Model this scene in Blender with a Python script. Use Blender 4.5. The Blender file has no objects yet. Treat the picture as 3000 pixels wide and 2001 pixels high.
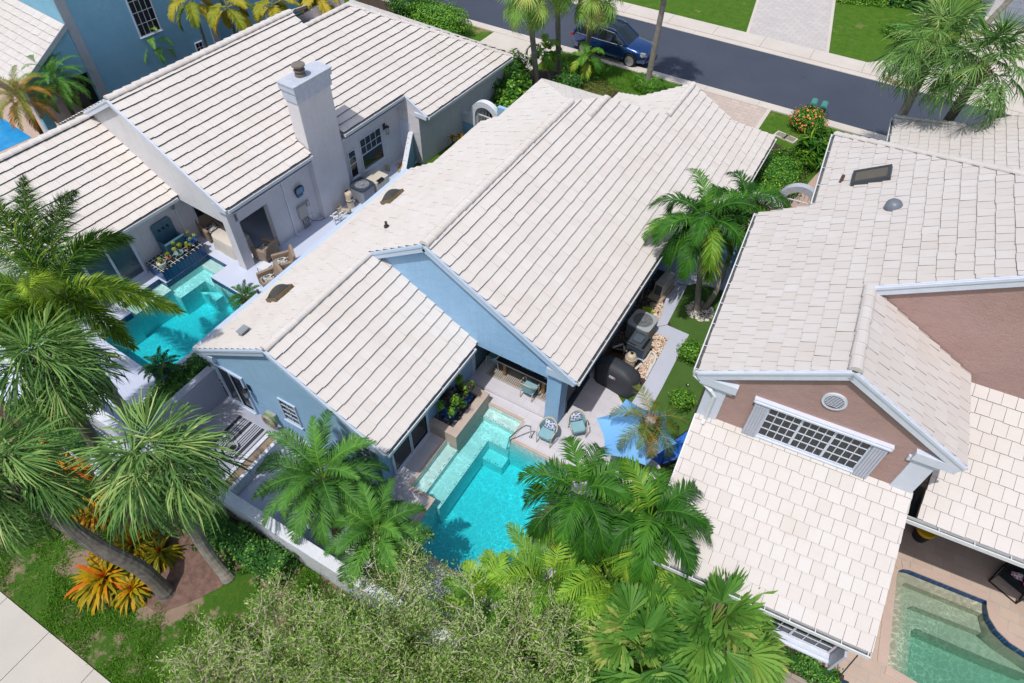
import bpy, math, random
import numpy as np
from mathutils import Vector, Matrix
from mathutils.geometry import tessellate_polygon

SC = bpy.context.scene
COL = SC.collection
PI = math.pi
rad = math.radians
random.seed(7)
RNG = np.random.default_rng(11)

# ---------------------------------------------------------------- camera
CAM_H = 19.0
F_PX = 1950.0                       # focal length in pixels of a 3000 px wide picture
PITCH, ROLL = rad(49.19), rad(1.334)
YAW_M, YAW_L, YAW_R, YAW_B = rad(29.27), rad(32.6), rad(24.7), rad(36.0)
_fw = np.array([0, math.cos(PITCH), -math.sin(PITCH)])
_up = np.array([0, math.sin(PITCH), math.cos(PITCH)])
_rt = np.array([1.0, 0, 0])
def _toM(d):
    a = YAW_M
    return np.array([d[0]*math.cos(a)-d[1]*math.sin(a), d[0]*math.sin(a)+d[1]*math.cos(a), d[2]])
cam_x = _toM(_rt*math.cos(ROLL)+_up*math.sin(ROLL))
cam_y = _toM(-_rt*math.sin(ROLL)+_up*math.cos(ROLL))
cam_z = -_toM(_fw)
cd = bpy.data.cameras.new('camera')
cam = bpy.data.objects.new('camera', cd)
COL.objects.link(cam)
mw = Matrix.Identity(4)
for i in range(3):
    mw[i][0], mw[i][1], mw[i][2] = cam_x[i], cam_y[i], cam_z[i]
mw[0][3], mw[1][3], mw[2][3] = 0, 0, CAM_H
cam.matrix_world = mw
cd.sensor_width = 36.0
cd.lens = F_PX/3000*36.0
cd.clip_start = 0.1
cd.clip_end = 2000
SC.camera = cam

# ---------------------------------------------------------------- world, sun, exposure
SUN_EL, SUN_AZ = rad(66), rad(185)          # azimuth from +Y towards +X
world = bpy.data.worlds.new('World')
SC.world = world
world.use_nodes = True
wn = world.node_tree
wn.nodes.clear()
wo = wn.nodes.new('ShaderNodeOutputWorld')
wb = wn.nodes.new('ShaderNodeBackground')
sk = wn.nodes.new('ShaderNodeTexSky')
sk.sky_type = 'NISHITA'
sk.sun_disc = False
sk.sun_elevation = SUN_EL
sk.sun_rotation = SUN_AZ
sk.air_density = 1.2
sk.dust_density = 2.5
sk.ozone_density = 1.0
wb.inputs['Strength'].default_value = 0.125
wn.links.new(sk.outputs[0], wb.inputs[0])
wn.links.new(wb.outputs[0], wo.inputs[0])
sl = bpy.data.lights.new('sun', 'SUN')
sl.energy = 3.05
sl.angle = rad(0.55)
sl.color = (1.0, 0.965, 0.91)
sun = bpy.data.objects.new('sun', sl)
COL.objects.link(sun)
S_DIR = Vector((math.sin(SUN_AZ)*math.cos(SUN_EL), math.cos(SUN_AZ)*math.cos(SUN_EL), math.sin(SUN_EL)))
sun.rotation_euler = S_DIR.to_track_quat('Z', 'Y').to_euler()
sun.location = (0, 0, 60)
SC.view_settings.view_transform = 'Standard'
SC.view_settings.look = 'None'
SC.view_settings.exposure = 0.02
SC.view_settings.gamma = 1.0
SC.cycles.max_bounces = 10
SC.cycles.transparent_max_bounces = 16
SC.cycles.caustics_refractive = False
SC.cycles.caustics_reflective = False

# ---------------------------------------------------------------- photo point -> point of the place
def _ray(px, py):
    X = (px-1500)/F_PX
    Y = (py-1000.5)/F_PX
    return cam_x*X - cam_y*Y - cam_z
def G(px, py, z=0.0):
    """point at height z seen at photo pixel (px, py)"""
    d = _ray(px, py)
    t = (z-CAM_H)/d[2]
    return (d[0]*t, d[1]*t, z)
class Frame:
    """a lot: origin and rotation of a house"""
    def __init__(s, o, yaw):
        s.o = o; s.a = yaw-YAW_M
        s.A = (math.sin(s.a), math.cos(s.a)); s.B = (math.cos(s.a), -math.sin(s.a))
    def w(s, x, y, z=0.0):
        return (s.o[0]+s.B[0]*x+s.A[0]*y, s.o[1]+s.B[1]*x+s.A[1]*y, z)
    def l(s, px, py, z=0.0):
        g = G(px, py, z); dx = g[0]-s.o[0]; dy = g[1]-s.o[1]
        return (dx*s.B[0]+dy*s.B[1], dx*s.A[0]+dy*s.A[1], z)
    @property
    def rz(s): return -s.a
FM = Frame((0, 0), YAW_M)
FL = Frame((-19.31, 12.02), YAW_L)
FR = Frame((0, 0), YAW_R)

# ---------------------------------------------------------------- mesh builder
class MB:
    def __init__(s):
        s.v = []; s.n = 0; s.f = {}
    def add(s, verts, faces, m=0, a=0.5):
        verts = np.asarray(verts, dtype=float).reshape(-1, 3)
        s.v.append(verts)
        if isinstance(faces, np.ndarray):
            groups = {faces.shape[1]: faces}
        else:
            g = {}
            for f in faces: g.setdefault(len(f), []).append(f)
            groups = {k: np.array(x) for k, x in g.items()}
            if not np.isscalar(a): raise ValueError
        for k, fa in groups.items():
            n = len(fa)
            aa = np.full(n, a) if np.isscalar(a) else np.asarray(a)
            mm = np.full(n, m) if np.isscalar(m) else np.asarray(m)
            s.f.setdefault(k, []).append((fa+s.n, mm, aa))
        s.n += len(verts)
        return s
    def merge(s, o, M=None):
        if not o.n: return s
        V = np.concatenate(o.v)
        if M is not None:
            M = np.array(M); V = V@M[:3, :3].T+M[:3, 3]
        for k, L in o.f.items():
            for fa, mm, aa in L: s.f.setdefault(k, []).append((fa+s.n, mm, aa))
        s.v.append(V); s.n += len(V)
        return s
    # --- shapes
    def box(s, x0, x1, y0, y1, z0, z1, m=0, a=0.5):
        if x0 > x1: x0, x1 = x1, x0
        if y0 > y1: y0, y1 = y1, y0
        if z0 > z1: z0, z1 = z1, z0
        V = [(x0,y0,z0),(x1,y0,z0),(x1,y1,z0),(x0,y1,z0),(x0,y0,z1),(x1,y0,z1),(x1,y1,z1),(x0,y1,z1)]
        return s.add(V, [(3,2,1,0),(4,5,6,7),(0,1,5,4),(1,2,6,5),(2,3,7,6),(3,0,4,7)], m, a)
    def bar(s, p, q, w, h, up=(0,0,1), m=0, a=0.5):
        """a straight bar from p to q, w wide, h along up"""
        p = np.array(p, float); q = np.array(q, float); d = q-p; d /= np.linalg.norm(d)
        u = np.array(up, float); sd = np.cross(d, u); sd /= np.linalg.norm(sd); u = np.cross(sd, d)
        V = []
        for c in (p, q):
            for sx, sz in ((-1,-1),(1,-1),(1,1),(-1,1)): V.append(c+sd*sx*w/2+u*sz*h/2)
        return s.add(V, [(0,1,2,3),(7,6,5,4),(0,4,5,1),(1,5,6,2),(2,6,7,3),(3,7,4,0)], m, a)
    def prism(s, poly, z0, z1, m=0, a=0.5, mtop=None):
        n = len(poly)
        ar = sum(poly[i][0]*poly[(i+1)%n][1]-poly[(i+1)%n][0]*poly[i][1] for i in range(n))
        if ar < 0: poly = poly[::-1]
        V = [(p[0],p[1],z0) for p in poly]+[(p[0],p[1],z1) for p in poly]
        s.add(V, [tuple(range(n-1,-1,-1))], m, a); s.n -= 2*n; s.v.pop()
        s.add(V, [tuple(range(n,2*n))], m if mtop is None else mtop, a); s.n -= 2*n; s.v.pop()
        return s.add(V, [(i,(i+1)%n,n+(i+1)%n,n+i) for i in range(n)], m, a)
    def extr(s, poly3, vec, m=0, a=0.5):
        n = len(poly3); P = np.array(poly3, float); Q = P+np.array(vec, float)
        return s.add(np.vstack([P,Q]), [tuple(range(n-1,-1,-1)), tuple(range(n,2*n))]+[(i,(i+1)%n,n+(i+1)%n,n+i) for i in range(n)], m, a)
    def poly(s, pts, m=0, a=0.5):
        return s.add(pts, [tuple(range(len(pts)))], m, a)
    def sheet(s, outer, holes=(), z=0.0, m=0, a=0.5):
        loops = [[Vector((p[0],p[1],0)) for p in outer]]+[[Vector((p[0],p[1],0)) for p in h] for h in holes]
        tri = tessellate_polygon(loops)
        V = [(p[0],p[1],z) for l in loops for p in l]
        F = []
        for t in tri:
            A,B,C = (V[i] for i in t)
            if (B[0]-A[0])*(C[1]-A[1])-(C[0]-A[0])*(B[1]-A[1]) < 0: t = t[::-1]
            F.append(tuple(t))
        return s.add(V, F, m, a)
    def tube(s, pts, r, n=8, m=0, a=0.5, cap=True, flat=1.0):
        P = [np.array(p, float) for p in pts]; k = len(P)
        R = [r]*k if np.isscalar(r) else list(r)
        V = []; ref = None
        for i in range(k):
            d = P[min(i+1,k-1)]-P[max(i-1,0)]; d = d/(np.linalg.norm(d)+1e-9)
            if ref is None:
                ref = np.array([0,0,1.0]) if abs(d[2]) < 0.9 else np.array([1.0,0,0])
            u = ref-d*(ref@d); u /= (np.linalg.norm(u)+1e-9); w = np.cross(d,u); ref = u
            for j in range(n):
                t = 2*PI*j/n
                V.append(P[i]+(u*math.cos(t)*flat+w*math.sin(t))*R[i])
        F = [(i*n+j, i*n+(j+1)%n, (i+1)*n+(j+1)%n, (i+1)*n+j) for i in range(k-1) for j in range(n)]
        if cap: F += [tuple(range(n-1,-1,-1)), tuple(range((k-1)*n,k*n))]
        return s.add(V, F, m, a)
    def lathe(s, prof, n=20, c=(0,0,0), m=0, a=0.5, sx=1.0, sy=1.0):
        V = []; k = len(prof)
        for r, z in prof:
            for j in range(n):
                t = 2*PI*j/n
                V.append((c[0]+r*sx*math.cos(t), c[1]+r*sy*math.sin(t), c[2]+z))
        F = [(i*n+j, i*n+(j+1)%n, (i+1)*n+(j+1)%n, (i+1)*n+j) for i in range(k-1) for j in range(n)]
        F += [tuple(range(n-1,-1,-1)), tuple(range((k-1)*n,k*n))]
        return s.add(V, F, m, a)
    def rbox(s, cx, cy, z0, z1, w, d, r, n=5, m=0, a=0.5, taper=1.0, mtop=None):
        """rounded-plan box"""
        P = []
        for sx, sy, t0 in ((1,1,0),(-1,1,PI/2),(-1,-1,PI),(1,-1,1.5*PI)):
            for i in range(n):
                t = t0+PI/2*i/(n-1)
                P.append((sx*(w/2-r)+r*math.cos(t), sy*(d/2-r)+r*math.sin(t)))
        k = len(P)
        V = [(cx+x,cy+y,z0) for x,y in P]+[(cx+x*taper,cy+y*taper,z1) for x,y in P]
        F = [tuple(range(k-1,-1,-1)), tuple(range(k,2*k))]+[(i,(i+1)%k,k+(i+1)%k,k+i) for i in range(k)]
        return s.add(V, F, m, a)
    def blob(s, c, rx, ry, rz, nu=14, nv=9, lump=0.12, m=0, a=0.5, seed=0, zmin=None):
        g = np.random.default_rng(seed); ph = g.uniform(0, 6.28, 8)
        V = []
        for i in range(nv+1):
            p = PI*i/nv
            for j in range(nu):
                t = 2*PI*j/nu
                k = 1+lump*(math.sin(3*t+ph[0])*math.sin(2*p+ph[1])+0.7*math.sin(5*t+ph[2]+3*p)+0.5*math.sin(7*p+2*t+ph[3]))*math.sin(p)
                z = c[2]+rz*k*math.cos(p)
                if zmin is not None: z = max(z, zmin)
                V.append((c[0]+rx*k*math.sin(p)*math.cos(t), c[1]+ry*k*math.sin(p)*math.sin(t), z))
        F = [(i*nu+j, (i+1)*nu+j, (i+1)*nu+(j+1)%nu, i*nu+(j+1)%nu) for i in range(nv) for j in range(nu)]
        return s.add(V, F, m, a)
    def build(s, name, mats, parent=None, smooth=False, loc=None, rz=0.0, bevel=0):
        me = bpy.data.meshes.new(name)
        V = np.concatenate(s.v) if s.v else np.zeros((0,3))
        me.vertices.add(len(V)); me.vertices.foreach_set('co', V.astype(np.float32).ravel())
        li, ls, mi, at = [], [], [], []; o = 0
        for k, L in s.f.items():
            for fa, mm, aa in L:
                n = len(fa)
                li.append(fa.ravel()); ls.append(o+np.arange(n)*k); mi.append(mm); at.append(aa); o += n*k
        li = np.concatenate(li).astype(np.int32); ls = np.concatenate(ls).astype(np.int32)
        me.loops.add(len(li)); me.loops.foreach_set('vertex_index', li)
        me.polygons.add(len(ls)); me.polygons.foreach_set('loop_start', ls)
        me.polygons.foreach_set('material_index', np.concatenate(mi).astype(np.int32))
        me.polygons.foreach_set('use_smooth', np.full(len(ls), bool(smooth)))
        at_ = me.attributes.new('v', 'FLOAT', 'FACE')
        at_.data.foreach_set('value', np.concatenate(at).astype(np.float32))
        if not isinstance(mats, (list, tuple)): mats = [mats]
        for m in mats: me.materials.append(m)
        me.update(calc_edges=True)
        me.validate()
        ob = bpy.data.objects.new(name, me); COL.objects.link(ob)
        if parent is not None: ob.parent = parent
        if loc is not None: ob.location = loc
        ob.rotation_euler.z = rz
        if bevel:
            b = ob.modifiers.new('bevel', 'BEVEL'); b.width = bevel; b.segments = 2; b.limit_method = 'ANGLE'
        return ob

def tag(o, label=None, cat=None, group=None, kind=None):
    if label: o['label'] = label
    if cat: o['category'] = cat
    if group: o['group'] = group
    if kind: o['kind'] = kind
    return o
def thing(name, label, cat, loc=(0,0,0), rz=0.0, group=None):
    o = bpy.data.objects.new(name, None); COL.objects.link(o)
    o.empty_display_size = 0.3
    o.location = loc; o.rotation_euler.z = rz
    return tag(o, label, cat, group)
def dup(root, loc, rz=0.0, label=None, group=None, scale=None, cat=None):
    r = root.copy(); COL.objects.link(r); r.location = loc; r.rotation_euler.z = rz
    if scale: r.scale = (scale,)*3 if np.isscalar(scale) else scale
    tag(r, label, cat, group)
    for ch in list(root.children):
        c = ch.copy(); COL.objects.link(c); c.parent = r
        for g in ch.children:
            d = g.copy(); COL.objects.link(d); d.parent = c
    return r
def struct(name, mb, m, **k):
    return tag(mb.build(name, m, **k), kind='structure')

# ---------------------------------------------------------------- materials
def lin(r, g=None, b=None):
    if g is None: r, g, b = r
    f = lambda c: (c/255/12.92) if c/255 <= 0.04045 else ((c/255+0.055)/1.055)**2.4
    return (f(r), f(g), f(b), 1.0)
def c4(c): return tuple(c)+(1.0,) if len(c) == 3 else tuple(c)
class NT:
    def __init__(s, name):
        s.m = bpy.data.materials.new(name); s.m.use_nodes = True
        s.t = s.m.node_tree; s.t.nodes.clear()
        s.out = s.n('ShaderNodeOutputMaterial')
    def n(s, t, **k):
        x = s.t.nodes.new(t)
        for a, b in k.items(): setattr(x, a, b)
        return x
    def l(s, a, b): s.t.links.new(a, b)
    def coord(s, scale=(1,1,1), rz=0.0, kind='Object'):
        tc = s.n('ShaderNodeTexCoord'); mp = s.n('ShaderNodeMapping')
        mp.inputs['Scale'].default_value = scale if not np.isscalar(scale) else (scale,)*3
        mp.inputs['Rotation'].default_value = (0,0,rz)
        s.l(tc.outputs[kind], mp.inputs[0]); return mp.outputs[0]
    def noise(s, vec, scale, detail=5, rough=0.6, out='Fac'):
        x = s.n('ShaderNodeTexNoise'); x.inputs['Scale'].default_value = scale
        x.inputs['Detail'].default_value = detail; x.inputs['Roughness'].default_value = rough
        s.l(vec, x.inputs['Vector']); return x.outputs[out]
    def ramp(s, fac, stops, interp='LINEAR'):
        r = s.n('ShaderNodeValToRGB'); cr = r.color_ramp; cr.interpolation = interp
        while len(cr.elements) < len(stops): cr.elements.new(0.5)
        for e, (p, c) in zip(cr.elements, stops):
            e.position = p; e.color = c4(c) if not np.isscalar(c) else (c,c,c,1)
        s.l(fac, r.inputs[0]); return r.outputs[0]
    def mix(s, fac, a, b, mode='MIX'):
        x = s.n('ShaderNodeMix', data_type='RGBA', blend_type=mode)
        for sock, val in ((x.inputs[0], fac), (x.inputs[6], a), (x.inputs[7], b)):
            if hasattr(val, 'is_linked'): s.l(val, sock)
            elif np.isscalar(val): sock.default_value = val
            else: sock.default_value = c4(val)
        return x.outputs[2]
    def attr(s, name='v'):
        x = s.n('ShaderNodeAttribute'); x.attribute_name = name; return x.outputs['Fac']
    def math(s, op, a, b=0.0):
        x = s.n('ShaderNodeMath', operation=op)
        for sock, val in ((x.inputs[0], a), (x.inputs[1], b)):
            if hasattr(val, 'is_linked'): s.l(val, sock)
            else: sock.default_value = val
        return x.outputs[0]
    def bump(s, h, strength=0.3, dist=0.02):
        b = s.n('ShaderNodeBump'); b.inputs['Strength'].default_value = strength
        b.inputs['Distance'].default_value = dist; s.l(h, b.inputs['Height']); return b.outputs[0]
    def princ(s, col, rough=0.6, metal=0.0, spec=0.5, normal=None, **k):
        p = s.n('ShaderNodeBsdfPrincipled')
        if hasattr(col, 'is_linked'): s.l(col, p.inputs['Base Color'])
        else: p.inputs['Base Color'].default_value = c4(col)
        if hasattr(rough, 'is_linked'): s.l(rough, p.inputs['Roughness'])
        else: p.inputs['Roughness'].default_value = rough
        p.inputs['Metallic'].default_value = metal
        p.inputs['Specular IOR Level'].default_value = spec
        for a, b in k.items(): p.inputs[a.replace('_', ' ')].default_value = b
        if normal is not None: s.l(normal, p.inputs['Normal'])
        return p.outputs[0]
    def end(s, sh, vol=None):
        s.l(sh, s.out.inputs['Surface'])
        if vol is not None: s.l(vol, s.out.inputs['Volume'])
        return s.m
MATS = {}
def mat(name, c, rough=0.6, metal=0.0, spec=0.4, c2=None, ns=3.0, bs=0.0, bscale=60.0, var=0.0, **k):
    """painted / solid surface: slow colour drift, fine grain bump, optional per-face variation"""
    if name in MATS: return MATS[name]
    t = NT(name); v = t.coord()
    col = c4(c)
    if c2 is None: c2 = tuple(x*0.86 for x in col[:3])
    f = t.noise(v, ns, 6, 0.65)
    cc = t.mix(t.ramp(f, [(0.3, 0.0), (0.7, 1.0)]), col, c2)
    if var:
        a = t.attr()
        cc = t.mix(1.0, cc, t.ramp(a, [(0, 1-var), (1, 1.0)]), 'MULTIPLY')
    nb = None
    if bs:
        nb = t.bump(t.noise(v, bscale, 4, 0.7), bs, 0.01)
    MATS[name] = t.end(t.princ(cc, rough, metal, spec, nb, **k))
    return MATS[name]
def leafmat(name, stops, rough=0.42, trans=0.22, spec=0.35):
    rough, spec, trans = rough+0.12, 0.2, trans*0.8
    """foliage: colour by the per-leaf value, some light let through"""
    if name in MATS: return MATS[name]
    t = NT(name)
    col = t.ramp(t.attr(), stops)
    p = t.princ(col, rough, 0, spec)
    tr = t.n('ShaderNodeBsdfTranslucent')
    t.l(t.mix(1.0, col, (1.25, 1.15, 0.5), 'MULTIPLY'), tr.inputs[0])
    m = t.n('ShaderNodeMixShader'); m.inputs[0].default_value = trans
    t.l(p, m.inputs[1]); t.l(tr.outputs[0], m.inputs[2])
    MATS[name] = t.end(m.outputs[0]); return MATS[name]
def stucco(name, c, c2=None, streak=0.0):
    if name in MATS: return MATS[name]
    t = NT(name); v = t.coord()
    col = c4(c)
    if c2 is None: c2 = tuple(x*0.84 for x in col[:3])
    cc = t.mix(t.ramp(t.noise(v, 0.9, 7, 0.7), [(0.35, 0.0), (0.7, 1.0)]), col, c2)
    if streak:
        sv = t.coord((9, 9, 0.5))
        cc = t.mix(t.math('MULTIPLY', t.ramp(t.noise(sv, 1.0, 4, 0.6), [(0.52, 0.0), (0.75, 1.0)]), streak), cc, tuple(x*0.55 for x in col[:3]))
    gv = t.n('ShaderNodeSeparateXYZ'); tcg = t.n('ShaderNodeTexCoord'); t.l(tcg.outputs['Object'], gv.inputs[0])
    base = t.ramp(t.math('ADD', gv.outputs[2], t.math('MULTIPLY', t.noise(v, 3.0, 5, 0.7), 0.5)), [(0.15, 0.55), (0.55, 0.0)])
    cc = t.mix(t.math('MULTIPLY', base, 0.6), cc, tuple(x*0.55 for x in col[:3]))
    tro = t.noise(t.coord((3.4, 3.4, 4.0)), 1.3, 6, 0.66)
    cc = t.mix(t.ramp(tro, [(0.38, 0.10), (0.62, 0.0)]), cc, tuple(min(1, x*1.18) for x in col[:3]))
    h = t.math('ADD', t.noise(v, 26, 5, 0.65), t.math('MULTIPLY', tro, 1.1))
    MATS[name] = t.end(t.princ(cc, 0.85, 0, 0.25, t.bump(h, 0.6, 0.03))); return MATS[name]
# ================================================================ materials of the place
def tilemat(name, lo, mid, hi, stain):
    if name in MATS: return MATS[name]
    t = NT(name); v = t.coord()
    c = t.ramp(t.attr(), [(0, lo), (0.45, mid), (1, hi)])
    st = t.ramp(t.noise(v, 0.55, 6, 0.7), [(0.48, 0), (0.78, 1)])
    st2 = t.ramp(t.noise(t.coord((2.2, 9, 2.2)), 1.6, 5, 0.65), [(0.5, 0), (0.72, 1)])
    c = t.mix(t.math('MULTIPLY', st, 0.38), c, stain)
    c = t.mix(t.math('MULTIPLY', st2, 0.24), c, stain)
    MATS[name] = t.end(t.princ(c, 0.62, 0, 0.3, t.bump(t.noise(v, 45, 4, 0.7), 0.25, 0.006)))
    return MATS[name]
TILE_W = tilemat('cream_roof_tile', (0.65,0.60,0.56), (0.68,0.635,0.60), (0.705,0.665,0.635), (0.55,0.47,0.395))
TILE_P = tilemat('white_roof_tile', (0.56,0.515,0.485), (0.59,0.55,0.525), (0.615,0.585,0.57), (0.53,0.45,0.395))
BUTT = mat('dark_tile_end', (0.012,0.02,0.02), 0.9, c2=(0.035,0.035,0.03), ns=2.0)  # downslope tile ends, nearly black against the pale tile faces
BUTT_P = mat('grey_tile_end', (0.10,0.105,0.105), 0.9, c2=(0.22,0.19,0.16), ns=2.0)  # downslope tile ends, a darker grey brown than the tile faces
UNDER = mat('roof_underlay', (0.16,0.15,0.14), 0.9)
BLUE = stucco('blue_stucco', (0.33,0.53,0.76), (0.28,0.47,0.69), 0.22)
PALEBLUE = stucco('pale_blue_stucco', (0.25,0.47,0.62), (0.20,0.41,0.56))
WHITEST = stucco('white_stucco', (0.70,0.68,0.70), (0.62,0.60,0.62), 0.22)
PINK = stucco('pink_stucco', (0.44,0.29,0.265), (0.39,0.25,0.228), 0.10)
TRIM = mat('white_trim', (0.66,0.70,0.80), 0.45, c2=(0.58,0.62,0.72), ns=5)
TRIMB = mat('bluish_white_trim', (0.50,0.60,0.74), 0.5, c2=(0.46,0.56,0.70), ns=5)
GUT = mat('white_gutter', (0.72,0.74,0.76), 0.35, c2=(0.62,0.64,0.66), ns=8)
GUTIN = mat('dark_gutter_inside', (0.05,0.055,0.055), 0.7, c2=(0.17,0.17,0.165), ns=6)  # gutter floor, coloured much darker than its white sides
GLASS = mat('dark_window_glass', (0.012,0.016,0.02), 0.06, spec=0.6, c2=(0.02,0.025,0.03))
ROOMDARK = mat('dark_room', (0.02,0.02,0.022), 0.8)
BLACK = mat('black_metal', (0.012,0.012,0.014), 0.4)
STEEL = mat('stainless_steel', (0.62,0.62,0.63), 0.22, metal=1.0, c2=(0.5,0.5,0.52))
PVC = mat('white_pvc', (0.72,0.72,0.70), 0.4)
BEIGEP = mat('beige_plastic', (0.62,0.52,0.39), 0.45)
GREYP = mat('grey_metal_cabinet', (0.27,0.29,0.32), 0.45, c2=(0.22,0.24,0.27))
DARKP = mat('dark_blue_grey_metal', (0.045,0.06,0.085), 0.45)
def lawnmat(name, g1, g2, tan, patch=0.5, soft=0.1):
    t = NT(name); v = t.coord()
    c = t.mix(t.ramp(t.noise(v, 2.2, 6, 0.7), [(0.35,0),(0.65,1)]), g1, g2)
    c = t.mix(t.ramp(t.noise(v, 14, 4, 0.7), [(0.4,0),(0.7,0.5)]), c, tuple(x*0.5 for x in g1))
    p = t.math('ADD', t.math('MULTIPLY', t.noise(v, 0.55, 5, 0.62), 0.75), t.math('MULTIPLY', t.noise(v, 5.0, 4, 0.7), 0.25))
    c = t.mix(t.ramp(p, [(patch, 0), (patch+soft, 1)]), c, t.mix(t.noise(v, 9, 4, 0.7), tan, tuple(x*0.62 for x in tan)))
    h = t.noise(v, 40, 5, 0.75)
    return t.end(t.princ(c, 0.9, 0, 0.15, t.bump(h, 0.9, 0.05)))
LAWN = lawnmat('lawn_grass', (0.060,0.155,0.012), (0.105,0.205,0.022), (0.36,0.27,0.13), 0.59, 0.10)
LAWNDRY = lawnmat('patchy_lawn', (0.055,0.145,0.015), (0.09,0.185,0.022), (0.40,0.29,0.21), 0.50, 0.05)
def plain(name, c, c2, rough=0.85, ns=1.0, fine=30, bs=0.25, spots=None, spec=0.3):
    t = NT(name); v = t.coord()
    cc = t.mix(t.ramp(t.noise(v, ns, 7, 0.68), [(0.3,0),(0.7,1)]), c, c2)
    cc = t.mix(t.ramp(t.noise(v, fine, 3, 0.7), [(0.35,0),(0.75,0.35)]), cc, tuple(x*0.7 for x in c))
    if spots:
        cc = t.mix(t.ramp(t.noise(v, spots[0], 3, 0.6), [(spots[1],0),(spots[1]+0.05,1)]), cc, spots[2])
    return t.end(t.princ(cc, rough, 0, spec, t.bump(t.noise(v, fine*2, 4, 0.7), bs, 0.008)))
ASPHALT = plain('asphalt', (0.052,0.064,0.094), (0.070,0.082,0.112), 0.75, 0.22, 45, 0.4, (0.6,0.67,(0.048,0.058,0.082)))
CONC = plain('pale_concrete', (0.64,0.585,0.53), (0.56,0.50,0.45), 0.85, 0.8, 25)
CONCW = plain('sidewalk_concrete', (0.57,0.53,0.475), (0.50,0.465,0.42), 0.85, 0.6, 30)
DECKL = plain('painted_white_deck', (0.57,0.62,0.76), (0.52,0.57,0.71), 0.6, 0.7, 35, 0.12)
WALKB = plain('painted_grey_walk', (0.53,0.56,0.67), (0.46,0.49,0.60), 0.65, 0.7, 35, 0.12)
COURT = plain('grey_courtyard_floor', (0.40,0.41,0.50), (0.33,0.34,0.42), 0.7, 0.9, 35, 0.12)
TURF = plain('artificial_turf', (0.055,0.125,0.022), (0.075,0.15,0.03), 0.95, 1.2, 60, 0.5)
MULCH = plain('mulch', (0.24,0.145,0.115), (0.10,0.06,0.05), 0.95, 6, 40, 1.0)
SOIL = plain('dark_soil', (0.05,0.035,0.025), (0.09,0.06,0.045), 0.95, 4, 30, 0.8)
def paver(name, c1, c2, mortar, bw, rh, rz=0.0, ms=0.012, rough=0.75, off=0.5, stain=None, bs=0.4):
    t = NT(name); v = t.coord((1,1,1), rz)
    b = t.n('ShaderNodeTexBrick'); b.offset = off; b.squash = 1.0
    b.inputs['Color1'].default_value = c4(c1); b.inputs['Color2'].default_value = c4(c2)
    b.inputs['Mortar'].default_value = c4(mortar); b.inputs['Scale'].default_value = 1.0
    b.inputs['Mortar Size'].default_value = ms; b.inputs['Mortar Smooth'].default_value = 0.3
    b.inputs['Brick Width'].default_value = bw; b.inputs['Row Height'].default_value = rh
    b.inputs['Bias'].default_value = -0.1
    t.l(v, b.inputs['Vector'])
    c = t.mix(t.math('MULTIPLY', t.ramp(t.noise(v, 1.3, 6, 0.7), [(0.4,0),(0.75,1)]), 0.5), b.outputs[0], stain or tuple(x*0.7 for x in c1))
    return t.end(t.princ(c, rough, 0, 0.35, t.bump(b.outputs['Fac'], -bs, 0.01)))
DECKM = paver('grey_deck_tile', (0.60,0.585,0.635), (0.55,0.54,0.59), (0.46,0.43,0.45), 0.62, 0.305, ms=0.006, stain=(0.50,0.48,0.52), bs=0.15)
DECKR = paver('terracotta_deck_paver', (0.50,0.39,0.315), (0.44,0.335,0.27), (0.36,0.34,0.315), 0.52, 0.34, ms=0.016, stain=(0.60,0.45,0.36), bs=0.5)
DECKR2 = plain('pink_coping', (0.55,0.42,0.35), (0.48,0.36,0.30), 0.75, 1.5, 30, 0.3)
DRIVEP = paver('pale_drive_paver', (0.56,0.52,0.50), (0.50,0.465,0.45), (0.36,0.33,0.33), 0.62, 0.32, rz=0.1, ms=0.014)
DRIVEM = paver('cream_drive_paver', (0.56,0.46,0.40), (0.48,0.40,0.355), (0.36,0.31,0.29), 0.5, 0.3, ms=0.014)
PATHR = plain('pink_path_concrete', (0.50,0.36,0.30), (0.43,0.31,0.26), 0.8, 1.0, 30)
PAVG = paver('grey_walk_paver', (0.34,0.29,0.24), (0.28,0.24,0.20), (0.18,0.15,0.13), 0.6, 0.42, ms=0.014)
TRAV = plain('travertine', (0.56,0.45,0.385), (0.47,0.375,0.32), 0.7, 2.2, 30, 0.3)
def pebblemat(name, stops):
    t = NT(name); return t.end(t.princ(t.ramp(t.attr(), stops), 0.7, 0, 0.35))
PEB = pebblemat('river_pebble', [(0,(0.40,0.20,0.12)),(0.3,(0.60,0.42,0.30)),(0.65,(0.72,0.60,0.48)),(1,(0.74,0.70,0.64))])
PEBW = pebblemat('white_pebble', [(0,(0.45,0.40,0.34)),(0.5,(0.64,0.60,0.54)),(1,(0.75,0.73,0.70))])
PEBK = pebblemat('black_pebble', [(0,(0.012,0.014,0.018)),(0.6,(0.05,0.06,0.075)),(1,(0.22,0.25,0.30))])
PEBG = pebblemat('dark_gravel', [(0,(0.03,0.03,0.035)),(0.7,(0.10,0.11,0.12)),(1,(0.35,0.34,0.33))])

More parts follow.
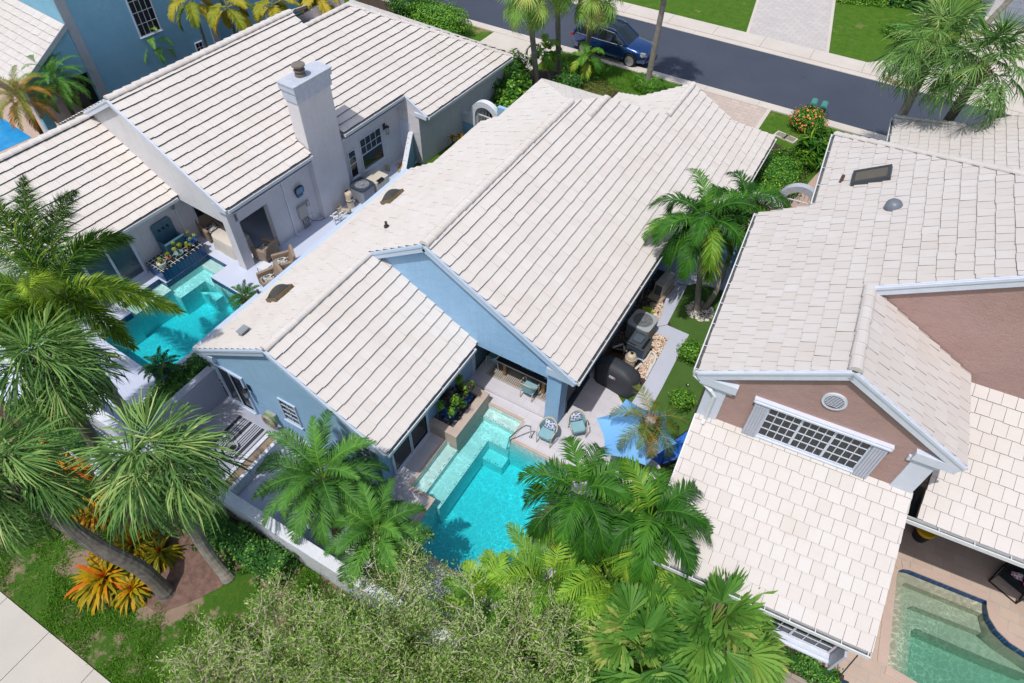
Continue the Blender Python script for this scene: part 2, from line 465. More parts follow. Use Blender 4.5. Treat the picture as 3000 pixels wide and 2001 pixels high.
# ================================================================ pools (outlines first: the ground has holes for them)
POOLM = [(-7.71,7.44),(-6.8,7.44),(-6.8,5.85),(-3.7,5.85),(-3.7,10.52),(-5.9,10.52),(-5.9,11.4),(-7.3,11.4),(-7.3,9.43),(-7.71,9.43)]
POOLL_l = [(-2.1,-0.24),(-0.92,-0.24),(-0.92,-1.1),(1.65,-1.1),(1.65,-5.6),(-1.85,-5.6),(-1.85,-4.15),(-2.55,-4.15),(-2.55,-2.35),(-2.1,-2.35)]
def arc(cx, cy, r, a0, a1, n): return [(cx+r*math.cos(rad(a0+(a1-a0)*i/n)), cy+r*math.sin(rad(a0+(a1-a0)*i/n))) for i in range(n+1)]
POOLR_l = [(7.1,9.05),(9.2,8.75),(14.5,8.75),(14.5,11.0)]+[(11.2,11.0),(10.6,11.04),(10.1,11.17),(9.78,11.38),(9.58,11.66),(9.52,11.92),(9.52,12.15)]+[(7.45,12.13),(7.26,12.08),(7.14,11.97),(7.1,11.8)]
POOLL = [FL.w(*p)[:2] for p in POOLL_l]
POOLR = [FR.w(*p)[:2] for p in POOLR_l]

def fw(F, pts): return [F.w(*p)[:2] for p in pts]
def flat(name, outer, m, z=0.0, holes=(), th=None):
    b = MB(); b.sheet(outer, holes, z)
    if th:
        n = len(outer)
        b.add([(p[0],p[1],z) for p in outer]+[(p[0],p[1],z-th) for p in outer], [(i,(i+1)%n,n+(i+1)%n,n+i) for i in range(n)])
    return struct(name, b, m)
def rect(x0, x1, y0, y1): return [(x0,y0),(x1,y0),(x1,y1),(x0,y1)]

flat('ground', rect(-260,260,-160,320), LAWN, -0.06, (POOLM, POOLL, POOLR))
# street side
flat('road', rect(-140,90,36.6,42.55), ASPHALT, -0.045)
b = MB()
for x in np.arange(-60, 12, 3.05):
    b.box(x, x+3.04, 36.0, 36.62, -0.06, 0.02)
struct('kerb', b, CONC)
b = MB()
for x in np.arange(-60, 14, 3.05):
    b.box(x, x+3.042, 42.5, 42.98, -0.06, -0.015+0.0005*(x%3)); b.box(x+1.1, x+4.135, 42.985, 44.42, -0.06, 0.03)
struct('pavement', b, CONC)
flat('far_lawn', rect(-60,2.2,44.42,70), LAWN, -0.045)
flat('far_driveway', [(-8.25,44.42),(-3.25,44.42),(-4.9,54),(-5.4,62),(-11.4,62),(-9.9,54)], DRIVEP, -0.02)
b = MB()
for p, q in (((-8.25,44.42),(-9.9,54)),((-3.25,44.42),(-4.9,54))):
    b.bar((p[0],p[1],-0.02), (q[0],q[1],-0.02), 0.18, 0.03)
struct('driveway_edging', b, CONC)
flat('side_driveway', [(1.9,44.42),(14,44.42),(14,56),(3.8,55.6),(3.4,48)], CONC, -0.02)
flat('side_apron', [(-0.9,44.42),(1.3,44.42),(1.9,45.3),(0.6,45.6),(-0.2,45.2)], CONC, 0.0)
flat('front_lawn', [(-40,26.5),(3.5,26.5),(3.5,36.0),(-40,36.0)], LAWN, -0.05)
flat('concrete_driveway', [(-22.3,27),(-17.6,27),(-17.6,36.0),(-22.0,36.0)], CONC, -0.02)
flat('paver_driveway', [(-8.3,29.3),(-4.5,29.3),(-4.42,36.0),(-8.3,36.0)], DRIVEM, -0.02)
b = MB(); b.bar((-4.52,29.3,-0.02), (-4.42,36.0,-0.02), 0.2, 0.03); struct('paver_driveway_edging', b, CONC)
flat('garden_path', [(-1.5,25.4),(0.6,25.4),(0.7,31.6),(-0.7,31.6),(-1.1,29)], PATHR, -0.02)
flat('entry_terrace', [(-3.2,21.2),(0.3,21.2),(0.0,26.9),(-2.6,26.9)], PATHR, -0.015)
flat('planting_bed', [(-3.3,26.9),(-1.0,26.9),(-1.1,32.2),(-3.9,33.2),(-4.4,30)], SOIL, -0.035)
flat('front_planting_bed', [(-18.0,25.6),(-9.5,25.6),(-9.3,30.0),(-12.0,33.4),(-17.0,33.6),(-18.2,31)], SOIL, -0.035)
flat('passage_bed', fw(FL, [(1.7,7.3),(3.4,7.3),(3.6,16.9),(1.7,16.9)]), SOIL, -0.03)
# middle lot
flat('deck', [(-8.4,4.15),(-3.45,4.15),(-1.75,9.6),(-1.75,12.6),(-4.9,15.2),(-4.9,11.9),(-8.4,11.9)], DECKM, 0.0, (POOLM,))
b = MB(); b.box(-8.4,-4.86,11.9,15.6,-0.05,0.10); b.box(-8.38,-5.34,11.86,11.9,-0.04,0.085)
struct('terrace', b, DECKM)
flat('courtyard_floor', [(-15.3,4.2),(-12.25,4.2),(-12.2,7.03),(-15.3,7.03)], COURT, -0.004)
flat('side_turf', [(-2.75,10.6),(-0.3,10.6),(-0.3,20.9),(-3.4,20.9),(-3.4,15.0)], TURF, -0.02)
b = MB()
gp = lambda L: [G(px,py,0)[:2] for px,py in L]
b.prism(gp([(1911,972),(1922,959),(1954,952),(2019,980),(1938,1139),(1885,1235),(1838,1200),(1891,1117),(1958,992)]), -0.05, 0.0)
b.prism(gp([(1968,828),(2012,838),(1955,950.5),(1921,957.5)]), -0.05, -0.003)
b.prism(gp([(1967,826),(2012,836),(2056,826),(2052,795),(2010,760),(1985,790)]), -0.05, 0.002); b.prism([(-4.85,20.95),(-3.6,20.95),(-1.5,21.2),(-1.35,22.6),(-4.85,22.6)], -0.05, -0.006)
struct('garden_walk', b, WALKB)
flat('utility_bed', [(-4.9,14.4),(-2.75,14.4),(-2.75,17.6),(-3.3,18.4),(-3.6,20.9),(-4.9,20.9)], SOIL, -0.012)
# left lot
flat('pool_deck', fw(FL, [(-3.45,-9.2),(3.4,-9.2),(3.4,4.2),(2.3,7.4),(0.3,7.4),(0.3,16.9),(-0.2,16.9),(-0.2,3.1),(-3.45,3.1)]), DECKL, 0.004, (POOLL,))
flat('side_path', fw(FL, [(-0.4,3.6),(2.1,3.6),(2.3,8.2),(0.9,8.2),(0.9,10.2),(-0.4,10.2)]), DECKL, -0.001)
flat('left_lanai_floor', fw(FL, [(-3.5,0.05),(-0.3,0.05),(-0.3,4.4),(-3.5,4.4)]), DECKL, 0.008)
# right lot
flat('patio', fw(FR, [(6.1,3),(20,3),(20,14.6),(5.4,14.6),(5.4,8.3),(6.1,8.3)]), DECKR, 0.0, (POOLR,))
flat('side_walk', fw(FR, [(1.6,3),(6.1,3),(6.1,7.75),(1.6,7.75)]), PAVG, -0.02)
flat('rock_bed', fw(FR, [(1.6,7.75),(6.1,7.75),(6.1,8.4),(1.6,8.4)]), SOIL, -0.025)
# public side, nearest the viewer
b = MB()
for i, x in enumerate(np.arange(-30, 30, 1.83)):
    b.box(x+0.005, x+1.825, -2.9+0.55, -1.2, -0.06, 0.0) if False else b.prism([(x+0.008-0.0,-2.62),(x+1.822,-2.62),(x+1.822,-1.15),(x+0.008,-1.15)], -0.06, 0.0)
struct('sidewalk', b, CONCW)
flat('sidewalk_joint', rect(-30,30,-2.63,-1.14), SOIL, -0.03)
flat('verge', rect(-45,16,-1.14,3.8), LAWNDRY, -0.045)
flat('mulch_bed', [(-13.25,0.75),(-12.2,0.62),(-11.4,0.7),(-10.9,1.35),(-10.5,2.05),(-10.4,2.8),(-10.0,3.75),(-16.5,3.75),(-16.2,2.6),(-14.6,2.2),(-14.0,1.0)], MULCH, -0.035)
flat('hedge_bed', [(-24,2.4),(-15.2,2.4),(-15.2,3.8),(-24,3.8)], SOIL, -0.035)

def pebbles(name, poly, n, m, r=(0.025,0.06), z=-0.012, seed=1):
    """loose stones scattered in a bed: one mesh of squashed octahedra"""
    g = np.random.default_rng(seed); P = np.array(poly); lo, hi = P.min(0), P.max(0); pts = []
    k = len(P)
    while len(pts) < n:
        q = g.uniform(lo, hi); ins = False; j = k-1
        for i in range(k):
            if (P[i][1] > q[1]) != (P[j][1] > q[1]) and q[0] < (P[j][0]-P[i][0])*(q[1]-P[i][1])/(P[j][1]-P[i][1])+P[i][0]: ins = not ins
            j = i
        if ins: pts.append(q)
    pts = np.array(pts); R = g.uniform(r[0], r[1], n); an = g.uniform(0, 2*PI, n); el = g.uniform(0.6, 1.0, n); fl = g.uniform(0.4, 0.8, n)
    base = np.array([(1,0,0),(0,1,0),(-1,0,0),(0,-1,0),(0,0,1),(0,0,-1)], float)
    V = np.zeros((n,6,3))
    x = base[None,:,0]*R[:,None]; y = base[None,:,1]*(R*el)[:,None]; zz = base[None,:,2]*(R*fl)[:,None]
    V[:,:,0] = x*np.cos(an)[:,None]-y*np.sin(an)[:,None]+pts[:,None,0]
    V[:,:,1] = x*np.sin(an)[:,None]+y*np.cos(an)[:,None]+pts[:,None,1]
    V[:,:,2] = zz+z+(R*0.5)[:,None]+g.uniform(0,0.02,n)[:,None]
    f = np.array([(0,1,4),(1,2,4),(2,3,4),(3,0,4),(1,0,5),(2,1,5),(3,2,5),(0,3,5)])
    F = (f[None]+(np.arange(n)*6)[:,None,None]).reshape(-1,3)
    b = MB(); b.add(V.reshape(-1,3), F, 0, np.repeat(g.uniform(0,1,n), 8))
    return b.build(name, m)
tag(pebbles('river_pebbles', [G(px,py,0)[:2] for px,py in ((1911,972),(1958,992),(1893,1113),(1868,1100),(1880,1040),(1895,985),(1870,965),(1900,925),(1905,890),(1940,880),(1945,900),(1921,957))], 1500, PEB, (0.025,0.055)), 'tan and white river pebbles beside the grey side walk', 'pebbles', kind='stuff')
tag(pebbles('dark_gravel', [(-4.88,16.0),(-4.3,16.0),(-4.2,18.6),(-4.0,19.4),(-4.0,20.8),(-4.88,20.8)], 1300, PEBG, (0.02,0.045), seed=2), 'dark grey gravel along the blue side wall', 'gravel', kind='stuff')
tag(pebbles('white_pebbles', arc(-2.45,19.5,0.55,0,360,20), 330, PEBW, (0.035,0.07), -0.02, seed=3), 'ring of white stones round the twin palm trunks', 'stones', kind='stuff')
tag(pebbles('tan_rocks', fw(FR, [(2.9,7.8),(4.3,7.8),(4.3,8.4),(2.9,8.4)]), 260, PEBW, (0.04,0.08), -0.02, seed=5), 'pale tan rocks below the pink house window', 'rocks', kind='stuff')

# ---------------------------------------------------------------- water and pool shells
def watermat(name, absorb, dens, wave=1.0, caust=1.0):
    t = NT(name); v = t.coord()
    n1 = t.noise(v, 3.2, 3, 0.55); n2 = t.noise(v, 9, 3, 0.5)
    h = t.math('ADD', n1, t.math('MULTIPLY', n2, 0.35))
    bn = t.bump(h, 0.22*wave, 0.12)
    # caustic light lines painted as a cell pattern in the surface's transparent colour
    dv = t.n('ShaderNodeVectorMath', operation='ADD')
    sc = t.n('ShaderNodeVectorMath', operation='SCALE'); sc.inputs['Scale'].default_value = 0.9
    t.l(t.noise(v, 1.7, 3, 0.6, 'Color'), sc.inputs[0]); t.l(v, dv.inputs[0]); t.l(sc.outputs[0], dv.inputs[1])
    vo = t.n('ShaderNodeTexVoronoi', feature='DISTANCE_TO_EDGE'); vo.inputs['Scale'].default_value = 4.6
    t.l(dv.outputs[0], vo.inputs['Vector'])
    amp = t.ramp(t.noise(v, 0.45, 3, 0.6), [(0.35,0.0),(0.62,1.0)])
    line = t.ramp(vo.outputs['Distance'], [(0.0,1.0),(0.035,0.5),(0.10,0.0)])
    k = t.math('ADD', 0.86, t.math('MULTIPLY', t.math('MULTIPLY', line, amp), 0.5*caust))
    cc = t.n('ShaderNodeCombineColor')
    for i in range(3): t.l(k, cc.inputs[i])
    tr = t.n('ShaderNodeBsdfTransparent'); t.l(cc.outputs[0], tr.inputs[0])
    gl = t.n('ShaderNodeBsdfGlossy'); gl.inputs['Roughness'].default_value = 0.04; t.l(bn, gl.inputs['Normal'])
    fr = t.n('ShaderNodeFresnel'); fr.inputs['IOR'].default_value = 1.33; t.l(bn, fr.inputs['Normal'])
    m = t.n('ShaderNodeMixShader'); t.l(fr.outputs[0], m.inputs[0]); t.l(tr.outputs[0], m.inputs[1]); t.l(gl.outputs[0], m.inputs[2])
    va = t.n('ShaderNodeVolumeAbsorption'); va.inputs['Color'].default_value = absorb+(1,); va.inputs['Density'].default_value = dens
    return t.end(m.outputs[0], va.outputs[0])
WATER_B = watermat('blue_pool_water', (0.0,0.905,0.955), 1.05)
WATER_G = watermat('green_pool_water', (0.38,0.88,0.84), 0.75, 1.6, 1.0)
PLAST = plain('pool_plaster', (0.84,0.90,0.87), (0.79,0.85,0.83), 0.7, 0.8, 20, 0.1)
PLASTT = plain('tan_pool_plaster', (0.52,0.48,0.37), (0.47,0.435,0.335), 0.8, 0.8, 20, 0.1)
BLUETILE = paver('blue_waterline_tile', (0.02,0.075,0.22), (0.015,0.05,0.15), (0.10,0.18,0.32), 0.15, 0.15, ms=0.006, rough=0.25, off=0)
DOT = mat('dark_step_marker', (0.02,0.05,0.06), 0.4)
def pool(label, outline, depth, steps, level, plaster, water, tile, coping=None, cope_m=None, dots=(), rz=0.0, o=(0,0)):
    """steps: (polygon, z of its top). All in the lot's own coordinates."""
    root = thing('swimming_pool', label, 'swimming pool', (o[0],o[1],0), rz)
    n = len(outline); b = MB(); P = outline
    ar = sum(P[i][0]*P[(i+1)%n][1]-P[(i+1)%n][0]*P[i][1] for i in range(n))
    if ar < 0: P = P[::-1]
    b.sheet(P, (), -depth)
    b.add([(p[0],p[1],-depth) for p in P]+[(p[0],p[1],-0.001) for p in P], [((i+1)%n,i,n+i,n+(i+1)%n) for i in range(n)])
    for sp, z in steps: b.prism(sp, -depth+0.002, z)
    for x, y, z in dots: b.box(x-0.014,x+0.014,y-0.014,y+0.014,z,z+0.006,1)
    b.build('basin', [plaster, DOT], root)
    if tile is not None:
        tb = MB()
        for i in range(n):
            p, q = np.array(P[i]), np.array(P[(i+1)%n]); d = q-p; L = np.linalg.norm(d)
            if L < 0.01: continue
            d /= L; nn = np.array([-d[1], d[0]])*0.006
            tb.add([(p[0]+nn[0],p[1]+nn[1],-0.26),(q[0]+nn[0],q[1]+nn[1],-0.26),(q[0]+nn[0],q[1]+nn[1],0.0),(p[0]+nn[0],p[1]+nn[1],0.0)], [(0,1,2,3)])
        tb.build('waterline_tile', tile, root)
    if coping:
        cb = MB()
        for i in range(n):
            p, q = np.array(P[i]), np.array(P[(i+1)%n]); d = q-p; L = np.linalg.norm(d)
            if L < 0.01: continue
            d /= L; out = np.array([d[1], -d[0]])
            c0 = p+out*(coping/2-0.012)-d*0.004; c1 = q+out*(coping/2-0.012)+d*0.004
            cb.bar((c0[0],c0[1],0.004+0.0006*(i%3)), (c1[0],c1[1],0.004+0.0006*(i%3)), coping, 0.035)
        cb.build('coping', cope_m, root)
    w = MB(); e = 0.012
    Q = []
    for i in range(n):
        p0, p1, p2 = np.array(P[i-1]), np.array(P[i]), np.array(P[(i+1)%n])
        d0 = (p1-p0)/np.linalg.norm(p1-p0); d1 = (p2-p1)/np.linalg.norm(p2-p1); m_ = np.array([d0[1]+d1[1], -d0[0]-d1[0]]); m_ /= np.linalg.norm(m_)
        Q.append(tuple(p1+m_*e/max(0.4, m_@np.array([d0[1],-d0[0]]))))
    w.prism(Q, -depth-0.004, -level)
    wo_ = struct('pool_water', w, water, loc=(o[0],o[1],0), rz=rz)
    return root
def dotline(p, q, n, z):
    out = []
    for i in range(n):
        k = (i+0.5)/n; k += 0.25/n*(-1)**i
        out.append((p[0]+(q[0]-p[0])*k, p[1]+(q[1]-p[1])*k, z))
    return out
pool('turquoise pool of the blue house, between planter box and palms', POOLM, 1.55,
     [([(-7.71,7.44),(-7.28,7.44),(-7.28,9.43),(-7.71,9.43)], -0.27),
      ([(-7.30,11.02),(-5.9,11.02),(-5.9,11.4),(-7.30,11.4)], -0.26),
      ([(-7.28,5.85+1.59),(-6.68,7.44),(-6.68,10.42),(-5.9,10.42),(-5.9,11.02),(-7.30,11.02),(-7.30,9.43),(-7.28,9.43)], -0.52),
      ([(-6.68,9.98),(-5.88,9.98),(-5.88,10.42),(-6.68,10.42)], -1.05)],
     0.09, PLAST, WATER_B, None, 0.11, TRAV,
     dotline((-7.33,7.5),(-7.33,9.4),14,-0.27)+dotline((-7.25,11.06),(-5.95,11.06),9,-0.26)+dotline((-6.73,7.5),(-6.73,10.4),15,-0.52)+dotline((-6.65,10.46),(-5.95,10.46),5,-0.52)+dotline((-6.6,10.03),(-5.95,10.03),4,-1.05))
pool('turquoise pool with blue waterline tile by the white house', POOLL_l, 1.5,
     [([(-2.1,-0.7),(-0.92,-0.7),(-0.92,-0.24),(-2.1,-0.24)], -0.28),
      ([(-2.1,-2.35),(-1.5,-2.35),(-1.5,-1.12),(-0.92,-1.12),(-0.92,-0.7),(-2.1,-0.7)], -0.52),
      ([(-1.5,-1.5),(-0.9,-1.12),(-0.55,-1.12),(-0.55,-1.5)], -0.85),
      ([(-2.55,-4.15),(-1.95,-4.15),(-1.95,-2.35),(-2.55,-2.35)], -0.30)],
     0.13, PLAST, WATER_B, BLUETILE, rz=FL.rz, o=FL.o)
pool('green tinted pool with curved step corner by the pink house', POOLR_l, 1.35,
     [([(7.1,9.05),(7.38,9.01),(7.38,11.72),(7.46,11.82),(9.52,11.84),(9.52,12.15),(7.45,12.13),(7.26,12.08),(7.14,11.97),(7.1,11.8)], -0.25),
      ([(7.38,9.01),(7.66,8.97),(7.66,11.2),(7.8,11.34),(9.62,11.4),(9.52,11.84),(7.46,11.82),(7.38,11.72)], -0.50),
      ([(7.66,8.97),(7.92,8.94),(7.92,10.72),(8.06,10.86),(10.1,10.86),(11.0,10.9),(10.6,11.04),(10.1,11.17),(9.62,11.4),(7.8,11.34),(7.66,11.2)], -0.78)],
     0.12, PLASTT, WATER_G, BLUETILE, 0.26, DECKR2, rz=FR.rz, o=FR.o)
# ================================================================ house building kit
def roof_plane(name, poly, z0, ref, g, parent, tm, bm, expo=0.368, tw=0.335, gap=0.0018, butt=0.064, seed=0, stag=0.5, thick=0.10, v_eave=None):
    """a pitched plane laid with separate flat tiles; poly in plan, z = z0 + g.(p-ref)"""
    gx, gy = g; s = math.hypot(gx,gy); d = np.array([-gx/s,-gy/s]); u_ = np.array([-d[1],d[0]]); k = math.sqrt(1+s*s)
    nrm = np.array([-gx,-gy,1])/k; rg = np.random.default_rng(seed)
    P = [(float(np.dot(p,u_)), float(-np.dot(p,d)*k)) for p in poly]
    vmin = min(p[1] for p in P) if v_eave is None else v_eave
    vmax = max(p[1] for p in P)
    def xyz(u, v, h):
        p = u_*u-d*(v/k)
        return np.array([p[0],p[1],z0+gx*(p[0]-ref[0])+gy*(p[1]-ref[1])])+nrm*h
    mb = MB()
    def inside(u, v):
        c = False; j = len(P)-1
        for i in range(len(P)):
            if (P[i][1] > v) != (P[j][1] > v) and u < (P[j][0]-P[i][0])*(v-P[i][1])/(P[j][1]-P[i][1])+P[i][0]: c = not c
            j = i
        return c
    def clip(u0, u1, v0, v1):
        Q = P
        for ax_, lim, sg in ((0,u0,1),(0,u1,-1),(1,v0,1),(1,v1,-1)):
            R = []
            for k_ in range(len(Q)):
                p, q = Q[k_-1], Q[k_]; dp, dq = sg*(p[ax_]-lim), sg*(q[ax_]-lim)
                if (dp >= 0) != (dq >= 0):
                    t = dp/(dp-dq); R.append((p[0]+(q[0]-p[0])*t, p[1]+(q[1]-p[1])*t))
                if dq >= 0: R.append(q)
            Q = R
            if len(Q) < 3: return None
        ar = sum(Q[k_-1][0]*Q[k_][1]-Q[k_][0]*Q[k_-1][1] for k_ in range(len(Q)))
        if abs(ar) < 0.004: return None
        return Q if ar > 0 else Q[::-1]
    umin, umax = min(p[0] for p in P), max(p[0] for p in P)
    QV = []; QA = []; i = 0
    while vmin+i*expo < vmax-0.03:
        va = vmin+i*expo; vb = va+expo; wav = rg.uniform(0,6.28)
        a = umin-tw*(1+stag*(i%2)); a = math.floor(umin/tw)*tw-tw*stag*(i%2)
        while a < umax:
            b_ = a+tw-gap; av = float(np.clip(rg.normal(0.5,0.17),0,1))
            jl = 0.007*math.sin(a*7+wav)+rg.uniform(-0.006,0.006); jr = jl+rg.uniform(-0.006,0.006); jh = rg.uniform(-0.006,0.006)
            cs = (inside(a,va),inside(b_,va),inside(b_,vb),inside(a,vb))
            if all(cs) and not any(a < p[0] < b_ and va < p[1] < vb for p in P):
                QV += [xyz(a,va-0.02+jl,butt+jh), xyz(b_,va-0.02+jr,butt+jh), xyz(b_,vb,0.006), xyz(a,vb,0.006), xyz(a,va-0.02+jl,0.0), xyz(b_,va-0.02+jr,0.0)]; QA.append(av)
            else:
                Q = clip(a,b_,va,vb)
                if Q:
                    hh = lambda v: butt+jh+(0.006-butt-jh)*(v-va)/expo
                    V_ = [xyz(q[0],q[1],hh(q[1])) for q in Q]; m_ = len(Q)
                    W_ = [xyz(q[0],q[1],0.0) for q in Q]
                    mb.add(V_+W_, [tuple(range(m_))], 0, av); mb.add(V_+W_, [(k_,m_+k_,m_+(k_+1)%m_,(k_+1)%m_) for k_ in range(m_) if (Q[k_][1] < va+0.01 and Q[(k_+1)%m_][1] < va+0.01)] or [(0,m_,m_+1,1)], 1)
            a += tw
        i += 1
    if QV:
        o = np.arange(len(QA))[:,None]*6
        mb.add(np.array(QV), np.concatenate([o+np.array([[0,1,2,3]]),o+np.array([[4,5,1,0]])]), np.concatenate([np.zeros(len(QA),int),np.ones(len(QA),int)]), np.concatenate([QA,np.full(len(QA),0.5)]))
    n = len(poly)
    top = [xyz(p[0],p[1],-0.004) for p in P]; bot = [t-np.array([0,0,thick]) for t in top]
    ar = sum(poly[j][0]*poly[(j+1)%n][1]-poly[(j+1)%n][0]*poly[j][1] for j in range(n))
    if ar < 0: top = top[::-1]; bot = bot[::-1]
    tri = tessellate_polygon([[Vector((t[0],t[1],0)) for t in top]])
    FF = []
    for t in tri:
        q = [top[j] for j in t]
        if (q[1][0]-q[0][0])*(q[2][1]-q[0][1])-(q[2][0]-q[0][0])*(q[1][1]-q[0][1]) < 0: t = t[::-1]
        FF += [tuple(t), tuple(n+j for j in t[::-1])]
    FF += [(j,n+j,n+(j+1)%n,(j+1)%n) for j in range(n)]
    mb.add(top+bot, FF, 2)
    return mb.build(name, [tm, bm, UNDER], parent)
CAPJOB = [None, None]
def caps(mb, p, q, r=0.125, L=0.36, m=0, seed=0, lift=0.02):
    """barrel tiles along a ridge or hip"""
    mb = MB(); p = np.array(p,float); q = np.array(q,float); d = q-p; T = np.linalg.norm(d); d /= T
    sd = np.cross(d,(0,0,1)); sd /= np.linalg.norm(sd); up = np.cross(sd,d); g = np.random.default_rng(seed)
    n = max(1, round(T/L)); L = T/n; K = 7
    for i in range(n):
        av = float(g.uniform(0.2,0.9)); V = []
        ds = g.uniform(-0.008,0.008)
        for t, rr, h in ((i*L-0.02, r*1.06, 0.022), ((i+1)*L+0.01, r*0.93, 0.0)):
            for j in range(K+1):
                an = PI*j/K
                V.append(p+d*t+sd*(math.cos(an)*rr+ds)+up*(math.sin(an)*rr*0.72-0.035+h+lift))
        F = [(j,j+1,K+2+j,K+1+j) for j in range(K)]+[tuple(range(K,-1,-1))]
        mb.add(V, F, m, av)
    return mb.build('ridge_tiles', CAPJOB[1], CAPJOB[0])
def gutter(name, p, q, out, parent, strap=0.9, w=0.125, h=0.115, end=True):
    p = np.array(p,float); q = np.array(q,float); o = np.array([out[0],out[1],0.0]); d = q-p; L = np.linalg.norm(d); d /= L
    p = p-np.array([0,0,0.035]); q = q-np.array([0,0,0.035])
    b = MB(); up = (0,0,1); lo = np.array([0,0,-h])
    c = o*(w-0.006); b.bar(p+c+lo/2, q+c+lo/2, 0.014, h, up)
    b.bar(p+c+np.array([0,0,0.004])-o*0.008, q+c+np.array([0,0,0.004])-o*0.008, 0.032, 0.012, up)
    b.bar(p+o*0.004+lo/2, q+o*0.004+lo/2, 0.010, h-0.003, up)
    b.bar(p+o*w/2+lo*0.93, q+o*w/2+lo*0.93, w-0.03, 0.012, up)
    b.bar(p+o*w/2+lo*0.83, q+o*w/2+lo*0.83, w-0.034, 0.006, up, 1)
    n = max(1, int(L/strap))
    for i in range(n+1):
        x = p+d*(0.05+(L-0.1)*i/n); b.bar(x+o*0.01-np.array([0,0,0.012]), x+o*(w-0.015)-np.array([0,0,0.012]), 0.022, 0.008, up)
    for x in (p-d*0.004, q+d*0.004): b.bar(x+o*0.0+lo/2, x+o*w+lo/2, 0.01, h+0.008, up)
    return b.build(name, [GUT, GUTIN], parent)
def rake(b, p, q, out, h=0.2, t=0.035, lip=True, m=0):
    """board under a roof edge running from p to q, facing out"""
    p = np.array(p,float); q = np.array(q,float); o = np.array([out[0],out[1],0.0])
    b.bar(p+o*t/2-np.array([0,0,h/2+0.0]), q+o*t/2-np.array([0,0,h/2+0.0]), t, h, (0,0,1), m)
    if lip: b.bar(p+o*(t+0.012)-np.array([0,0,0.045]), q+o*(t+0.012)-np.array([0,0,0.045]), 0.028, 0.07, (0,0,1), m)
    return b
def window(parent, o, ux, n, w, h, cols, rows, fr=0.05, name='window', frame_m=None, sashes=1, pane_m=None, sill=True, recess=0.0, mun=0.02, upper_only=False):
    """framed window on a wall: o lower-left corner, ux along the wall, n outward"""
    o = np.array(o,float); ux = np.array(ux,float); n = np.array(n,float); z = np.array([0,0,1.0])
    f = MB()
    def bx(u0,u1,v0,v1,d0,d1,mm=0):
        P = [o+ux*a+z*c+n*e for e in (d0,d1) for (a,c) in ((u0,v0),(u1,v0),(u1,v1),(u0,v1))]
        f.add(P, [(3,2,1,0),(4,5,6,7),(0,1,5,4),(1,2,6,5),(2,3,7,6),(3,0,4,7)], mm)
    bx(-fr,0,-fr,h+fr,0.002,0.05); bx(w,w+fr,-fr,h+fr,0.002,0.05); bx(0,w,h,h+fr,0.002,0.048); bx(0,w,-fr,0,0.002,0.048)
    if sill: bx(-fr-0.03,w+fr+0.03,-fr-0.035,-fr-0.002,0.003,0.09)
    for k in range(1,sashes): bx(w*k/sashes-0.03,w*k/sashes+0.03,0,h,0.01,0.042)
    sw = w/sashes
    for k in range(sashes):
        for c in range(1,cols):
            v0 = h*0.5 if upper_only else 0
            bx(k*sw+sw*c/cols-mun/2,k*sw+sw*c/cols+mun/2,v0,h,0.012,0.03)
    for r in range(1,rows):
        t = mun*2.2 if (rows > 1 and r == rows//2 and upper_only) else mun
        if upper_only and r < rows//2: continue
        bx(0,w,h*r/rows-t/2,h*r/rows+t/2,0.014,0.034)
    ob = f.build(name, [frame_m or TRIM], parent)
    g = MB(); g.add([o+n*0.012, o+ux*w+n*0.012, o+ux*w+z*h+n*0.012, o+z*h+n*0.012], [(0,1,2,3)])
    g.build('pane', pane_m or GLASS, ob)
    return ob
def sliding_door(parent, o, ux, n, w, h, panels=2, name='sliding_door', frame_m=None, pane_m=None):
    o = np.array(o,float); ux = np.array(ux,float); n = np.array(n,float); z = np.array([0,0,1.0]); f = MB()
    def bx(u0,u1,v0,v1,d0,d1):
        P = [o+ux*a+z*c+n*e for e in (d0,d1) for (a,c) in ((u0,v0),(u1,v0),(u1,v1),(u0,v1))]
        f.add(P, [(3,2,1,0),(4,5,6,7),(0,1,5,4),(1,2,6,5),(2,3,7,6),(3,0,4,7)])
    bx(-0.06,0,0,h+0.06,0.002,0.07); bx(w,w+0.06,0,h+0.06,0.002,0.07); bx(0,w,h,h+0.06,0.002,0.068); bx(0,w,0,0.05,0.002,0.12)
    for k in range(panels):
        d = 0.02+0.02*(k%2); a, c = w*k/panels, w*(k+1)/panels
        bx(a,a+0.05,0.05,h,d,d+0.02); bx(c-0.05,c,0.05,h,d+0.001,d+0.021); bx(a+0.05,c-0.05,h-0.06,h,d,d+0.02); bx(a+0.05,c-0.05,0.05,0.13,d,d+0.02)
    ob = f.build(name, frame_m or TRIM, parent)
    g = MB(); g.add([o+n*0.014, o+ux*w+n*0.014, o+ux*w+z*h+n*0.014, o+z*h+n*0.014], [(0,1,2,3)])
    g.build('pane', pane_m or GLASS, ob); return ob
X, Y = (1,0,0), (0,1,0)
NX, NY = (-1,0,0), (0,-1,0)

